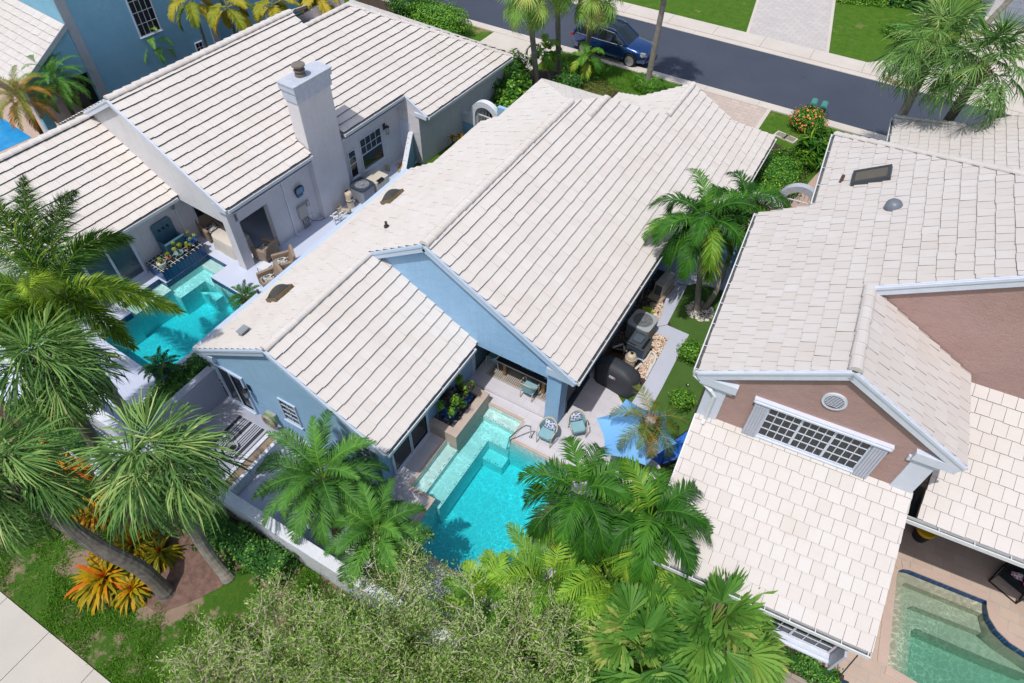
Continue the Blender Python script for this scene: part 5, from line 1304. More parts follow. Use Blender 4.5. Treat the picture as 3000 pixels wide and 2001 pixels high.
# ---------------------------------------------------------------- airy grey green trees outside the wall
def airy(name, label, base, seed, H=3.6, spread=2.6, leaves=36000):
    g = np.random.default_rng(seed); tb = MB(); tips = []
    def grow(p, d, L, r, lev):
        k = 4; pts = [p]; dd = d.copy()
        for i in range(k):
            dd = dd+g.normal(0,0.14,3)+np.array([0,0,0.05 if lev < 3 else 0.10]); dd /= np.linalg.norm(dd); pts.append(pts[-1]+dd*L/k)
        tb.tube(pts, [r*(1-0.5*i/k) for i in range(k+1)], 6 if lev < 2 else 4, cap=False, a=float(g.uniform(0,1)))
        if lev >= 2:
            for q in pts[1:]: tips.append((q, dd.copy(), L))
        if lev >= 4: return
        nb = (5,4,4,3)[lev]
        for i in range(nb):
            q = pts[-1] if i < 2 else pts[g.integers(2,k+1)]
            nd = dd+g.normal(0,0.62 if lev else 0.75,3)*np.array([1,1,0.65]); nd /= np.linalg.norm(nd)
            if nd[2] < -0.05: nd[2] = 0.1
            grow(q, nd, L*g.uniform(0.58,0.82), r*0.60, lev+1)
    for i in range(6):
        a = i*1.047+g.uniform(-0.4,0.4); sp_ = spread*g.uniform(0.45,1.25); d = np.array([math.cos(a)*sp_/H,math.sin(a)*sp_/H,1.0]); d /= np.linalg.norm(d)
        grow(np.array([0.08*math.cos(a),0.08*math.sin(a),-0.05]), d, H*0.46*math.sqrt(1+(sp_/H)**2)*0.8, 0.06, 0)
    root = thing(name, label, 'tree', base); tb.build('trunk', BARKP, root)
    n = leaves; idx = g.integers(0,len(tips),n); P = np.array([tips[i][0] for i in idx])+g.normal(0,0.10,(n,3)); D = np.array([tips[i][1] for i in idx])
    A = D*0.8+g.normal(0,0.55,(n,3)); A /= np.linalg.norm(A,axis=1)[:,None]; B = np.cross(A,g.normal(0,1,(n,3))); B /= np.linalg.norm(B,axis=1)[:,None]
    s = g.uniform(0.06,0.12,n)[:,None]
    V = np.stack([P,P+A*s*0.5+B*s*0.17,P+A*s,P+A*s*0.5-B*s*0.17],1).reshape(-1,3); mb = MB(); mb.add(V, np.arange(n*4).reshape(n,4), 0, np.clip(g.normal(0.5,0.24,n),0,1)); mb.build('crown', OLIVE, root)
    return root
airy('buttonwood_tree', 'airy grey green tree with pale branches, left one of the three along the back wall', G(800,1990,0), 61, 2.4, 2.9, 22000)
airy('buttonwood_tree', 'airy grey green tree with pale branches, middle one of the three along the back wall', G(1080,1975,0), 62, 2.8, 2.6, 36000)
airy('buttonwood_tree', 'airy grey green tree with pale branches, right one of the three along the back wall', G(1390,2050,0), 63, 2.7, 2.8, 36000)
# ---------------------------------------------------------------- orange bromeliads
def brom(mb, g, c, n, L, av):
    for i in range(n):
        f = i/n; az = i*2.39996+g.normal(0,0.2); e = rad(78-62*f+g.normal(0,8)); l = L*(0.6+0.5*f)*g.uniform(0.85,1.15); w = 0.042*L**0.6*g.uniform(0.8,1.2)
        P = []; p = np.array(c,float); e0 = e
        for k in range(6):
            t = k/5; ww = w*(0.75+0.45*math.sin(PI*min(1,t*0.9+0.1)))*(1-t**4)
            P += [p+np.array([-math.sin(az),math.cos(az),0])*ww, p-np.array([-math.sin(az),math.cos(az),0])*ww]
            p = p+np.array([math.cos(az)*math.cos(e0),math.sin(az)*math.cos(e0),math.sin(e0)])*l/5; e0 -= rad(13+20*f)
        a = float(np.clip(av+g.normal(0,0.20),0,0.9))
        mb.add(P, [(2*k,2*k+1,2*k+3,2*k+2) for k in range(5)], 0, a)
    for i in range(14):
        az = g.uniform(0,6.28); e = rad(g.uniform(35,88)); d = np.array([math.cos(az)*math.cos(e),math.sin(az)*math.cos(e),math.sin(e)]); q = np.array(c)+np.array([0,0,0.18*L])
        mb.bar(q, q+d*0.22*L*g.uniform(0.6,1.2), 0.022, 0.008, (math.sin(az),-math.cos(az),0.3), 0, float(g.uniform(0.92,1.0)))
def bromeliad(label, px, py, L, n, seed, av=0.45, z=0.0, group=None):
    g = np.random.default_rng(seed); mb = MB(); brom(mb, g, (0,0,0.05), n, L, av); root = thing('bromeliad', label, 'plant', G(px,py,z), 0, group); mb.build('leaves', BROM, root); return root
for i,(px,py,L,n,av,lb) in enumerate(((320,1700,1.45,130,0.45,'largest yellow and orange bromeliad, below the leaning trunk'),(400,1605,1.15,100,0.34,'yellow bromeliad on the upper side of the leaning trunk'),(475,1625,0.9,70,0.12,'greenest bromeliad, next to the dark mulch'),(285,1505,1.05,90,0.6,'orange bromeliad between the two fan palm crowns'),(200,1400,1.15,100,0.72,'reddest bromeliad, left of the middle fan palm crown'),(120,1330,0.9,70,0.75,'orange bromeliad under the crown at the left picture edge'),(345,1640,1.0,80,0.25,'olive yellow bromeliad half hidden by the leaning trunk'),(395,1730,0.95,80,0.4,'lowest yellow bromeliad, at the foot of the leaning trunk'))):
    bromeliad(lb, px, py, L, n, 70+i, av)
# ---------------------------------------------------------------- street side palms
kT = dict(n=22, R=0.85, nseg=34, half=125, pet=0.85, w=0.055, costa=0.4, split=0.45, av=0.6, avr=0.15)
for i,(bx,by,tx,ty,z,lb) in enumerate(((1575,252,1548,-8,5.2,'street palm with brown leaf bases behind the hedge, left of the car'),(1637,205,1632,-60,5.4,'grey street palm between the left one and the blue car'),(1718,150,1745,-10,4.6,'street palm standing in front of the blue car'))):
    palm('street_palm', lb, 'palm tree', G(bx,by,0), G(tx,ty,z), fan_crown(np.random.default_rng(80+i), **kT), SABALY, BARKG, 0.15, 0.14, boots=(0.26,0.55,30), spin=i, seed=80+i)
pole = palm('street_palm', 'slender bare grey trunk rising out of the picture, right of the blue car', 'palm tree', G(1893,262,0), (G(1893,262,0)[0]+0.25,G(1893,262,0)[1]-0.3,7.6), fan_crown(np.random.default_rng(84), **kT), SABALY, BARKG, 0.17, 0.13, bulge=0.05, seed=84)
for i,(bx,by,tx,ty,z,lb) in enumerate(((1610,230,1595,150,1.7,'small bright green palm behind the hedge, left of the pair'),(1690,252,1720,172,1.7,'small bright green palm in front of the car, right of the pair'))):
    palm('small_palm', lb, 'palm tree', G(bx,by,0), G(tx,ty,z), adon(90+i,12,1.25,av=0.75,avr=0.12,ll=0.42,w=0.07,nl=24), ADON, BARKG, 0.07, 0.06, seed=90+i)
kR = dict(n=44, R=0.9, nseg=34, half=124, pet=1.25, w=0.046, costa=0.6, split=0.30, droop=(0.3,0.8), nod=36, fold=0.35, jit=0.05, pleat=0.6, avs=0.15, el=(86,-30), av=0.45, avr=0.13)
palm('sabal_palm', 'large fan palm in front of the road, left of the two behind the pink house', 'palm tree', (G(2640,352,2.6)[0],G(2640,352,2.6)[1],0), G(2735,150,6.3), fan_crown(np.random.default_rng(95), **kR), SABAL, BARKG, 0.18, 0.19, boots=(0.36,0.8,50), spin=0.3, seed=95)
palm('sabal_palm', 'large fan palm at the right picture edge, above the pink house roof', 'palm tree', (G(2755,362,2.8)[0],G(2755,362,2.8)[1],0), G(2872,212,6.2), fan_crown(np.random.default_rng(96), **{**kR,'n':42}), SABAL, BARKD, 0.18, 0.22, boots=(0.42,0.6,50), spin=1.3, seed=96)
p0 = G(2880,80,0)
palm('leaning_palm', 'leaning trunk by the white garage door across the street, top right', 'palm tree', p0, (p0[0]+1.6,p0[1]+0.6,4.6), fan_crown(np.random.default_rng(97), **kT), SABAL, BARKG, 0.19, 0.15, boots=(0.32,0.7,36), seed=97)
palm('leaning_palm', 'bare grey trunk behind the big fan palm crown across the street', 'palm tree', G(2705,60,0), (G(2705,60,0)[0]+0.2,G(2705,60,0)[1]+0.1,4.4), fan_crown(np.random.default_rng(98), **kT), SABAL, BARKG, 0.14, 0.12, seed=98)
# ---------------------------------------------------------------- shrubs
bush('shrub', 'big rounded clipped green bush beside the concrete driveway, by the road', 'bush', (FM.w(-24.9,34.2)[0],34.2,0.85), (2.1,1.35,0.95), 9000, HEDG, (0.09,0.15), lump=0.10, seed=1, av=(0.62,0.25))
bush('shrub', 'dark bush half hidden at the top, behind the big clipped bush', 'bush', (-28.0,35.2,0.8), (1.6,1.1,0.9), 4000, HEDGD, (0.09,0.15), seed=2)
bush('shrub', 'low round bush of small yellowish leaves at the street corner of the blue house', 'bush', (-12.7,31.6,0.55), (1.15,1.0,0.62), 4200, leafmat('yellowish_shrub_leaf',[(0,(0.04,0.06,0.012)),(0.5,(0.12,0.15,0.03)),(1,(0.28,0.27,0.07))],0.45,0.15), (0.05,0.09), seed=3)
bush('shrub', 'dark leafy shrub under the small palms, beside the yellowish round bush', 'bush', (-14.4,31.7,0.6), (1.0,0.9,0.7), 3600, HEDGD, (0.08,0.13), seed=4)
bush('shrub', 'tall large leaved green shrub along the white house garage wall', 'bush', (G(1495,262,0.9)[0],G(1495,262,0.9)[1],0.9), (0.95,1.25,0.95), 2600, HEDG, (0.16,0.26), lump=0.28, seed=5, av=(0.5,0.32))
bush('shrub', 'large leaved shrub next to the arched white gate', 'bush', (G(1500,315,0.7)[0],G(1500,315,0.7)[1],0.7), (0.75,0.9,0.75), 1700, HEDG, (0.14,0.24), lump=0.28, seed=6, av=(0.55,0.3))
bush('shrub', 'shrub with spiky fan leaves at the garage corner of the white house', 'bush', (G(1505,205,0.8)[0],G(1505,205,0.8)[1],0.8), (0.9,0.9,0.9), 2000, HEDGD, (0.2,0.42), 0.14, lump=0.25, seed=7, av=(0.65,0.25))
bush('ornamental_grass', 'clump of long green grass at the foot of the slender bare trunk', 'plant', (G(1893,258,0)[0]+0.1,G(1893,258,0)[1],0.3), (1.0,0.75,0.45), 2600, HEDG, (0.3,0.55), 0.05, lump=0.1, seed=8, av=(0.55,0.2), core=False, shell=(0.2,1.0))
bush('flowering_bush', 'round bush with orange flowers under the twin mailboxes', 'bush', (-2.25,35.05,0.55), (0.95,0.82,0.66), 3600, HEDG, (0.07,0.12), lump=0.08, seed=9, flowers=(IXORA,210,(0.08,0.15)))
bush('hedge', 'large dark green hedge with a few orange flowers in front of the arched gate', 'hedge', (-2.35,29.6,0.5), (1.35,2.1,0.62), 8200, HEDG, (0.08,0.13), lump=0.12, seed=10, flowers=(IXORA,26,(0.08,0.14)))
bush('shrub', 'darker leafy shrub at the left end of the flowering hedge, under the roof gutter', 'bush', (-3.1,27.6,0.4), (0.6,0.8,0.5), 1500, HEDGD, (0.07,0.11), seed=11)
bush('bird_of_paradise', 'arching long leaved plant beside the pink house gutter, above the pink path', 'plant', (G(2390,440,0.6)[0],G(2390,440,0.6)[1],0.65), (0.95,1.15,0.8), 900, ADON, (0.5,0.95), 0.13, lump=0.2, seed=12, av=(0.5,0.25), core=False, shell=(0.2,1.0))
for i,(px,py,r_,lb) in enumerate(((2023,1028,0.42,'small round green bush on the turf, nearest the white walk corner'),(1997,1170,0.40,'small round green bush on the turf beside the blue umbrella'))):
    p = G(px,py,r_); bush('small_bush', lb, 'bush', (p[0],p[1],r_), (r_*1.05,r_,r_*1.05), int(3800*r_), HEDG, (0.06,0.10), lump=0.14, seed=20+i, av=(0.6,0.25))
hedge('hedge', 'clipped hedge in the raised bed between the left pool and the grey courtyard', 'hedge', 0,0.72,0,2.9,0.36, 4600, HEDGD, (-17.18,4.65,0.26), 0.0, seed=30, av=(0.6,0.25))
hedge('hedge', 'low green hedge outside the back wall under the fan palms, left', 'hedge', 0,3.4,0,0.9,0.9, 3600, HEDGD, (-20.6,2.6,-0.04), 0.02, seed=31, lump=0.10)
hedge('hedge', 'dark shrub hedge outside the back wall beside the mulch', 'hedge', 0,3.3,0,0.95,0.85, 4000, HEDGD, (-12.2,2.7,-0.04), 0.02, seed=32, lump=0.12, av=(0.5,0.28))
hedge('hedge', 'dark clipped bush behind the corner of the blue wing, at the pool end', 'hedge', 0,1.5,0,0.9,0.75, 2200, HEDGD, (-8.7,5.7,0), 0.0, seed=33, lump=0.12, av=(0.45,0.25))
p = FR.w(4.2,7.75); hedge('hedge', 'small trailing green hedge below the pink house window, at the bottom', 'hedge', 0,1.75,0,0.55,0.35, 2300, HEDGD, (p[0],p[1],-0.02), FR.rz, (0.05,0.09), seed=34, lump=0.10, av=(0.6,0.25))
hedge('hedge', 'yellow green hedge across the street, left of the garage trunk', 'hedge', 0,2.9,0,1.3,0.8, 3000, HEDG, (-4.3,52.3,-0.04), 0.33, (0.10,0.16), seed=35, av=(0.75,0.2))
hedge('hedge', 'dark green hedge across the street beside the yellow green one', 'hedge', 0,2.4,0,1.3,0.9, 2400, HEDGD, (-1.2,53.6,-0.04), 0.25, (0.12,0.3), seed=36)
bush('shrub', 'green shrub on the lawn edge behind the big fan palm, across the street', 'bush', (0.2,49.2,0.3), (1.2,0.9,0.45), 1300, HEDG, (0.09,0.16), seed=37)
# ================================================================ garden walls and gates
WALLW = stucco('white_garden_wall', (0.70,0.73,0.80), (0.62,0.65,0.72), 0.3)
def one(mb, name, m, label, cat, loc=(0,0,0), rz=0.0, group=None, **k):
    return tag(mb.build(name, m, loc=loc, rz=rz, **k), label, cat, group)
b = MB(); b.box(-24.5,-15.3,3.8,4.05,-0.06,1.3); b.box(-15.3,-2.75,3.803,4.047,-0.06,1.297); b.box(-24.5,-15.31,3.76,4.09,1.30,1.36); b.box(-15.30,-2.7,3.765,4.085,1.30,1.357)
one(b,'garden_wall',WALLW,'long white rendered wall behind the palms, along the back of the lots','wall')
b = MB(); b.box(-15.56,-15.28,4.051,7.02,-0.06,1.5); one(b,'garden_wall',stucco('lavender_wall',(0.42,0.44,0.52),(0.37,0.39,0.46)),'grey lavender wall between the hedge bed and the grey courtyard','wall')
b = MB(); b.box(-16.42,-16.26,4.06,7.8,-0.06,0.36); b.box(-17.2,-16.421,7.62,7.8,-0.06,0.359); b.box(-17.35,-17.2,4.06,7.619,-0.06,0.358); b.box(-17.2,-16.42,4.06,7.62,0.2,0.27); one(b,'planter_bed',WALLW,'low white raised bed holding the clipped hedge by the left pool','planter')
flat('pebble_strip',[(-16.55,4.06),(-15.57,4.06),(-15.57,8.0),(-16.55,8.0)],SOIL,-0.02)
tag(pebbles('pebble_strip_stones',[(-16.24,4.1),(-15.6,4.1),(-15.6,7.9),(-16.24,7.9)],320,PEBW,(0.03,0.07),-0.01,seed=7),'brown and white stones in the strip beside the grey lavender wall','stones',kind='stuff')
b = MB(); b.box(-12.72,-12.60,4.06,6.55,-0.06,0.42); b.box(-12.30,-12.18,4.06,6.55,-0.06,0.45); b.box(-12.599,-12.301,6.44,6.549,-0.06,0.44); b.box(-12.6,-12.3,4.06,6.44,0.2,0.34,1)
one(b,'planter_box',[WALLW,plain('dry_soil',(0.33,0.25,0.18),(0.24,0.18,0.13),0.95,3,30,0.5)],'narrow white planter box of dry soil beside the striped rug','planter')
flat('palm_bed',[(-12.17,4.06),(-8.42,4.06),(-8.42,7.02),(-12.17,7.02)],WALKB,-0.03)
b = MB(); b.bar((-0.42,8.9,0.62),(-0.50,7.4,0.62),0.24,1.36); one(b,'garden_wall',WALLW,'short white wall piece between the dark palm and the pink house roof','wall')
b = MB(); b.box(-4.79,-1.55,22.6,22.8,-0.06,1.75); b.bar((-1.45,22.8,0.9),(-1.2,17.6,0.9),0.18,1.8,(0,0,1)); one(b,'garden_wall',PALEBLUE,'pale blue wall behind the twin palms, closing the side garden','wall')
def arch_gate(label, c, rz, wl, wr, h=1.15, R=0.86, r=0.58, m=WALLW, under=None, hc=1.25):
    root = thing('arched_gate', label, 'gate', (c[0],c[1],0), rz); b = MB(); t = 0.30; n = 20
    def P(rad_,i): a = PI*i/n; return (rad_*math.cos(a), hc+rad_*math.sin(a))
    V = []
    for y in (-t/2,t/2):
        for rr in (R,r):
            for i in range(n+1): q = P(rr,i); V.append((q[0],y,q[1]))
    N = n+1
    F = [(i,i+1,N+i+1,N+i) for i in range(n)]+[(2*N+i+1,2*N+i,3*N+i,3*N+i+1) for i in range(n)]+[(i+1,i,2*N+i,2*N+i+1) for i in range(n)]+[(N+i,N+i+1,3*N+i+1,3*N+i) for i in range(n)]
    b.add(V, F); b.box(r,R,-t/2,t/2,-0.06,hc); b.box(-R,-r,-t/2,t/2,-0.06,hc)
    b.box(-R-wl,-R-0.001,-t/2+0.01,t/2-0.01,-0.06,h); b.box(R+0.001,R+wr,-t/2+0.01,t/2-0.01,-0.06,h)
    b.build('wall', m, root)
    if under is not None:
        b = MB(); b.box(-R-wl+0.002,-r,-t/2-0.006,-t/2+0.002,-0.05,h*0.62); b.build('dado', under, root)
    gb = MB(); w = r-0.03
    gb.box(-w,-w+0.045,-0.03,0.03,0.05,hc); gb.box(w-0.045,w,-0.03,0.03,0.05,hc)
    for z in (0.10,0.62,0.70,1.28): gb.box(-w,w,-0.025,0.025,z,z+0.04)
    gb.tube([((w-0.02)*math.cos(PI*i/16),0,hc+(w-0.02)*math.sin(PI*i/16)) for i in range(17)],0.02,6)
    for i in range(1,12):
        x = -w+2*w*i/12; top = hc+math.sqrt(max(0,(w-0.02)**2-x*x)) if i%2 == 0 else 1.28
        gb.tube([(x,0,0.12),(x,0,top)],0.011,5)
    gb.build('gate_leaf', mat('white_gate_paint',(0.72,0.74,0.74),0.4), root); return root
p = G(1424,342,1.3); arch_gate('arched white gateway with white iron gate, beside the white house garage', p, FL.rz*0.6, 0.75, 1.0, under=PALEBLUE)
p = G(2337,592,1.25); arch_gate('grey white arched gateway with iron gate, between the hedge and the pink house', p, FR.rz, 1.15, 0.2, m=stucco('grey_white_wall',(0.46,0.48,0.54),(0.40,0.42,0.48)), under=PINK)
w0 = FL.w(0.62,10.05); w1 = FL.w(2.5,7.2)
b = MB(); b.bar((w0[0],w0[1],0.72),(w1[0],w1[1],0.72),0.16,1.56,(0,0,1)); slw = one(b,'garden_wall',PALEBLUE,'short slanting pale blue wall with a flaking white top, at the white house side door','wall')
b = MB(); b.bar((w0[0],w0[1],1.53),(w1[0],w1[1],1.53),0.22,0.06,(0,0,1)); b.build('cap',plain('flaking_white_cap',(0.68,0.70,0.74),(0.60,0.62,0.66),0.7,3,30,0.2,(7,0.62,(0.08,0.08,0.07))),slw)
# ================================================================ middle lot: planter, furniture, equipment
root = thing('planter_box','stone coped planter of black pebbles between the blue wing and the turquoise pool','planter',(0,0,0))
b = MB(); b.box(-7.58,-7.285,9.42,11.5,-1.2,0.5); b.box(-8.39,-7.581,9.42,9.70,-0.05,0.499); b.box(-8.39,-7.581,11.24,11.5,-0.05,0.498); b.build('wall',TRAV,root)
b = MB(); b.box(-8.39,-7.58,9.7,11.24,0.25,0.36); b.build('soil',SOIL,root)
tag(pebbles('black_pebbles',[(-8.36,9.73),(-7.6,9.73),(-7.6,11.22),(-8.36,11.22)],620,PEBK,(0.03,0.065),0.35,seed=8),'shiny black pebbles filling the planter by the pool','pebbles',kind='stuff')
POTB = mat('cobalt_glazed_pot',(0.02,0.085,0.30),0.15,c2=(0.03,0.12,0.36),spec=0.6)
CROT = leafmat('glossy_pot_leaf',[(0,(0.03,0.015,0.02)),(0.35,(0.06,0.03,0.03)),(0.5,(0.05,0.14,0.015)),(0.8,(0.14,0.30,0.03)),(1,(0.30,0.42,0.06))],0.3,0.15)
def potplant(label, c, r, h, hp, spread, n, m, leaf, size, seed, av=(0.5,0.3), asp=0.45, cat='potted plant', stem=BARKB):
    root = thing('potted_plant', label, cat, c); b = MB()
    b.lathe([(r*0.68,0.0),(r*0.95,h*0.55),(r,h*0.9),(r*1.06,h*0.93),(r*1.06,h),(r*0.92,h),(r*0.9,h*0.88)],20); b.build('pot',m,root,smooth=False)
    b = MB(); b.lathe([(r*0.9,h*0.84),(r*0.9,h*0.87)],16); b.build('soil',SOIL,root)
    g = np.random.default_rng(seed); mb = MB(); cl = MB()
    for i in range(max(3,n//60)):
        a = i*2.4+g.uniform(0,0.8); rr = spread*math.sqrt(g.uniform(0.05,1)); q = np.array([rr*math.cos(a),rr*math.sin(a),h+hp*g.uniform(0.45,1.0)])
        cl.tube([(0,0,h*0.8),tuple(q*np.array([0.5,0.5,0.7])),tuple(q)],[0.02,0.015,0.008],5)
        V,F = leafcloud(g,60,ell_sampler(g,q,(spread*0.42,spread*0.42,hp*0.22),0.1,(0.3,1.0)),size,asp,0.7); mb.add(V,F,0,np.clip(g.normal(g.choice([av[0]-av[1]*0.7,av[0]+av[1]]),0.12,60),0,1))
    mb.build('foliage',leaf,root); cl.build('stems',stem,root); return root
potplant('bushy plant with dark red and bright green leaves, in the nearer blue pot', (-7.98,10.1,0.36),0.24,0.32,0.95,0.42,540,POTB,CROT,(0.10,0.17),1,(0.45,0.3))
potplant('bright green plant in the blue pot nearest the lanai', (-7.86,10.85,0.36),0.22,0.32,0.75,0.36,420,POTB,CROT,(0.10,0.17),2,(0.55,0.3))
# handrail
b = MB(); b.tube([(-5.78,11.05,-0.45),(-5.80,10.98,0.0),(-5.72,10.95,0.55),(-5.60,10.98,0.78),(-5.45,11.03,0.82),(-5.36,11.06,0.72),(-5.34,11.07,0.0)],0.024,8)
hr = [(-5.95,10.42,-0.5),(-5.86,10.45,0.25),(-5.66,10.62,0.62),(-5.48,10.82,0.80),(-5.36,10.95,0.66),(-5.34,10.97,0.0)]
b = MB(); b.tube(hr,0.024,10); b.lathe([(0.055,0),(0.055,0.02)],14,(-5.34,10.97,0.0)); one(b,'pool_handrail',STEEL,'bent stainless steel handrail at the pool step, beside the cane chairs','handrail',smooth=False)
CANE = mat('pale_cane_frame',(0.60,0.53,0.42),0.5,c2=(0.50,0.42,0.32),ns=20)
AQUA = mat('aqua_weave',(0.17,0.33,0.38),0.7,c2=(0.22,0.40,0.45),ns=40,bs=0.6,bscale=90)
CUSH = mat('aqua_cushion',(0.21,0.39,0.45),0.8,c2=(0.25,0.44,0.50),ns=6)
def cane_chair(label, loc, rz, group=None):
    r = thing('cane_chair', label, 'chair', loc, rz, group)
    b = MB(); b.rbox(0,0.0,0.36,0.40,0.50,0.48,0.10); b.build('seat',AQUA,r)
    b = MB(); b.rbox(0,-0.01,0.402,0.455,0.46,0.45,0.10); b.build('cushion',CUSH,r,bevel=0.012)
    for sx in (-1,1):
        b = MB(); b.tube([(sx*0.24,-0.25,0.0),(sx*0.245,-0.24,0.35),(sx*0.27,-0.22,0.60),(sx*0.30,-0.05,0.66)],0.019,7); b.build('leg',CANE,r)
        b = MB(); b.tube([(sx*0.22,0.26,0.0),(sx*0.23,0.22,0.40)],0.019,7); b.build('leg',CANE,r)
    # hoop of the back and arms, woven panel inside it
    N = 14; hoop = []
    for i in range(N+1):
        a = PI*(-0.02+1.04*i/N); hoop.append((0.31*math.cos(a), 0.02+0.30*math.sin(a)**0.8 if math.sin(a) > 0 else 0.02, 0.64+0.24*max(0,math.sin(a))**1.5))
    b = MB(); b.tube(hoop,0.021,7); b.tube([(q[0]*0.97,q[1]*0.97,q[2]-0.035) for q in hoop],0.013,6); b.build('back_frame',CANE,r)
    b = MB(); V = []
    for q in hoop: V += [(q[0]*0.95,q[1]*0.95,q[2]-0.02),(q[0]*0.80,q[1]*0.86,0.40)]
    b.add(V,[(2*i,2*i+1,2*i+3,2*i+2) for i in range(N)]); b.build('backrest',AQUA,r); return r
def pillow(label, loc, rz, tilt, c=0):
    b = MB(); K = 8; V = []; F = []
    for s_ in (1,-1):
        for i in range(K+1):
            for j in range(K+1):
                u, v = 2*i/K-1, 2*j/K-1; h = 0.07*max(0,(1-u**4)*(1-v**4))**0.7
                k = 1-0.10*(1-abs(u))*abs(v)-0.10*(1-abs(v))*abs(u)
                V.append((0.21*u*k, s_*h, 0.17*v*k+0.17))
    N = (K+1)*(K+1)
    for s_ in range(2):
        for i in range(K):
            for j in range(K):
                f = (s_*N+i*(K+1)+j,s_*N+(i+1)*(K+1)+j,s_*N+(i+1)*(K+1)+j+1,s_*N+i*(K+1)+j+1); F.append(f if s_ else f[::-1])
    b.add(V,F); o = one(b,'pillow',PILLOW,label,'pillow',loc,rz,smooth=True); o.rotation_euler.x = tilt; return o
def patterned(name, base, c1, c2, sc):
    t = NT(name); v = t.coord(); x = t.noise(v,sc,2,0.5); c = t.mix(t.ramp(x,[(0.50,0),(0.53,1)]),base,c1); c = t.mix(t.ramp(t.noise(v,sc*1.4,2,0.5),[(0.60,0),(0.63,1)]),c,c2)
    return t.end(t.princ(c,0.85,0,0.2))
PILLOW = patterned('blue_white_print',(0.66,0.67,0.70),(0.03,0.09,0.30),(0.14,0.32,0.52),16)
c1 = G(1602,1268,0.42); c2 = G(1692,1248,0.42)
cane_chair('cane armchair with aqua seat, left of the pair by the pool, facing the water', (c1[0],c1[1],0.0), 0.05)
cane_chair('cane armchair turned sideways, right of the pair by the pool', (c2[0],c2[1],0.0), 0.75)
pillow('blue and white print pillow on the left cane chair', (c1[0]+0.02,c1[1]+0.13,0.47), 0.05, -0.4)
pillow('blue and white print pillow on the sideways cane chair', (c2[0]-0.12,c2[1]+0.12,0.47), 0.75, -0.4)
# lanai
RUGM = paver('striped_grey_rug',(0.19,0.17,0.155),(0.21,0.19,0.17),(0.48,0.44,0.40),0.07,3.0,ms=0.011,rough=0.95,off=0,bs=0.2)
b = MB(); b.box(-8.0,-5.45,12.42,14.4,0.103,0.112); b.box(-7.9,-5.55,12.5,14.3,0.112,0.116,1)
for x in (-7.3,-6.5,-5.85): b.box(x-0.09,x-0.05,12.5,14.3,0.116,0.118); b.box(x,x+0.04,12.5,14.3,0.116,0.118)
one(b,'rug',[mat('tan_rug_border',(0.42,0.37,0.32),0.95),RUGM],'striped grey rug under the long table in the lanai','rug')
r = thing('dining_table','long dark dining table with square brown legs in the lanai','table',(-6.55,13.15,0.10))
b = MB(); b.box(-1.15,1.05,-0.5,0.5,0.66,0.74); b.build('tabletop',mat('dark_teal_top',(0.03,0.045,0.05),0.35),r)
b = MB(); b.box(-1.152,1.052,-0.507,-0.5,0.665,0.735); b.build('edge_strip',mat('pale_edge',(0.40,0.36,0.32),0.6),r)
WOOD = mat('brown_wood',(0.20,0.11,0.05),0.5,c2=(0.28,0.16,0.075),ns=8)
for sx in (-0.85,0.72):
    for sy in (-0.40,0.40): b = MB(); b.box(sx-0.06,sx+0.06,sy-0.06,sy+0.06,0.004,0.66); b.build('leg',WOOD,r)
cane_chair('cane chair drawn up to the near side of the lanai dining table', (-6.22,12.42,0.115), PI)
cane_chair('cane chair at the left end of the lanai table, half under the gable', (-7.95,13.0,0.10), -PI/2)
cane_chair('cane chair at the right end of the lanai table, behind the pier', (-5.33,12.85,0.10), PI/2)
for x,y,lb in ((-6.62,12.95,'blue print placemat under the plate stack'),(-5.72,12.92,'blue print placemat at the right end of the lanai table')):
    b = MB(); b.box(x-0.17,x+0.17,y-0.12,y+0.12,0.842,0.848); one(b,'placemat',PILLOW,lb,'placemat')
b = MB(); b.lathe([(0.06,0),(0.15,0.012),(0.19,0.03),(0.185,0.034),(0.13,0.02)],28,(-6.38,13.0,0.85)); b.lathe([(0.05,0.036),(0.10,0.044),(0.135,0.06),(0.13,0.062)],24,(-6.38,13.0,0.85)); one(b,'plate',mat('grey_blue_plate',(0.30,0.38,0.44),0.3),'stacked grey blue plates on the lanai table','plate')
# covered barbecue
gc = G(1806,1080,0.9); r = thing('barbecue','barbecue under a fitted black cover with a small white label, by the blue wall','barbecue',(gc[0]+0.05,gc[1]+0.05,0),-0.12)
b = MB(); secs = [(0.0,0.80,0.36),(0.35,0.82,0.37),(0.72,0.84,0.39),(0.86,0.80,0.38),(0.98,0.62,0.33),(1.08,0.42,0.24),(1.12,0.20,0.10)]; V = []; n = 28; gg = np.random.default_rng(3)
for z,w,d in secs:
    for j in range(n):
        t = 2*PI*j/n; cx_ = math.copysign(abs(math.cos(t))**0.55,math.cos(t)); sy_ = math.copysign(abs(math.sin(t))**0.55,math.sin(t)); kf = 1+(0.03*math.sin(5*t)+0.02*math.sin(9*t+1))*(1 if z < 0.7 else 0.3)
        V.append((w*cx_*kf,d*sy_*kf,z))
F = [(i*n+j,i*n+(j+1)%n,(i+1)*n+(j+1)%n,(i+1)*n+j) for i in range(len(secs)-1) for j in range(n)]+[tuple(range((len(secs)-1)*n,len(secs)*n))]
b.add(V,F); b.build('cover',mat('black_grill_cover',(0.032,0.036,0.046),0.6,c2=(0.045,0.05,0.062),bs=0.3,bscale=12),r,smooth=True)
b = MB(); b.add([(-0.12,-0.405,0.72),(0.12,-0.405,0.72),(0.12,-0.392,0.83),(-0.12,-0.392,0.83)],[(0,1,2,3)]); lb_ = b.build('label',mat('white_label',(0.7,0.7,0.7),0.4),r)
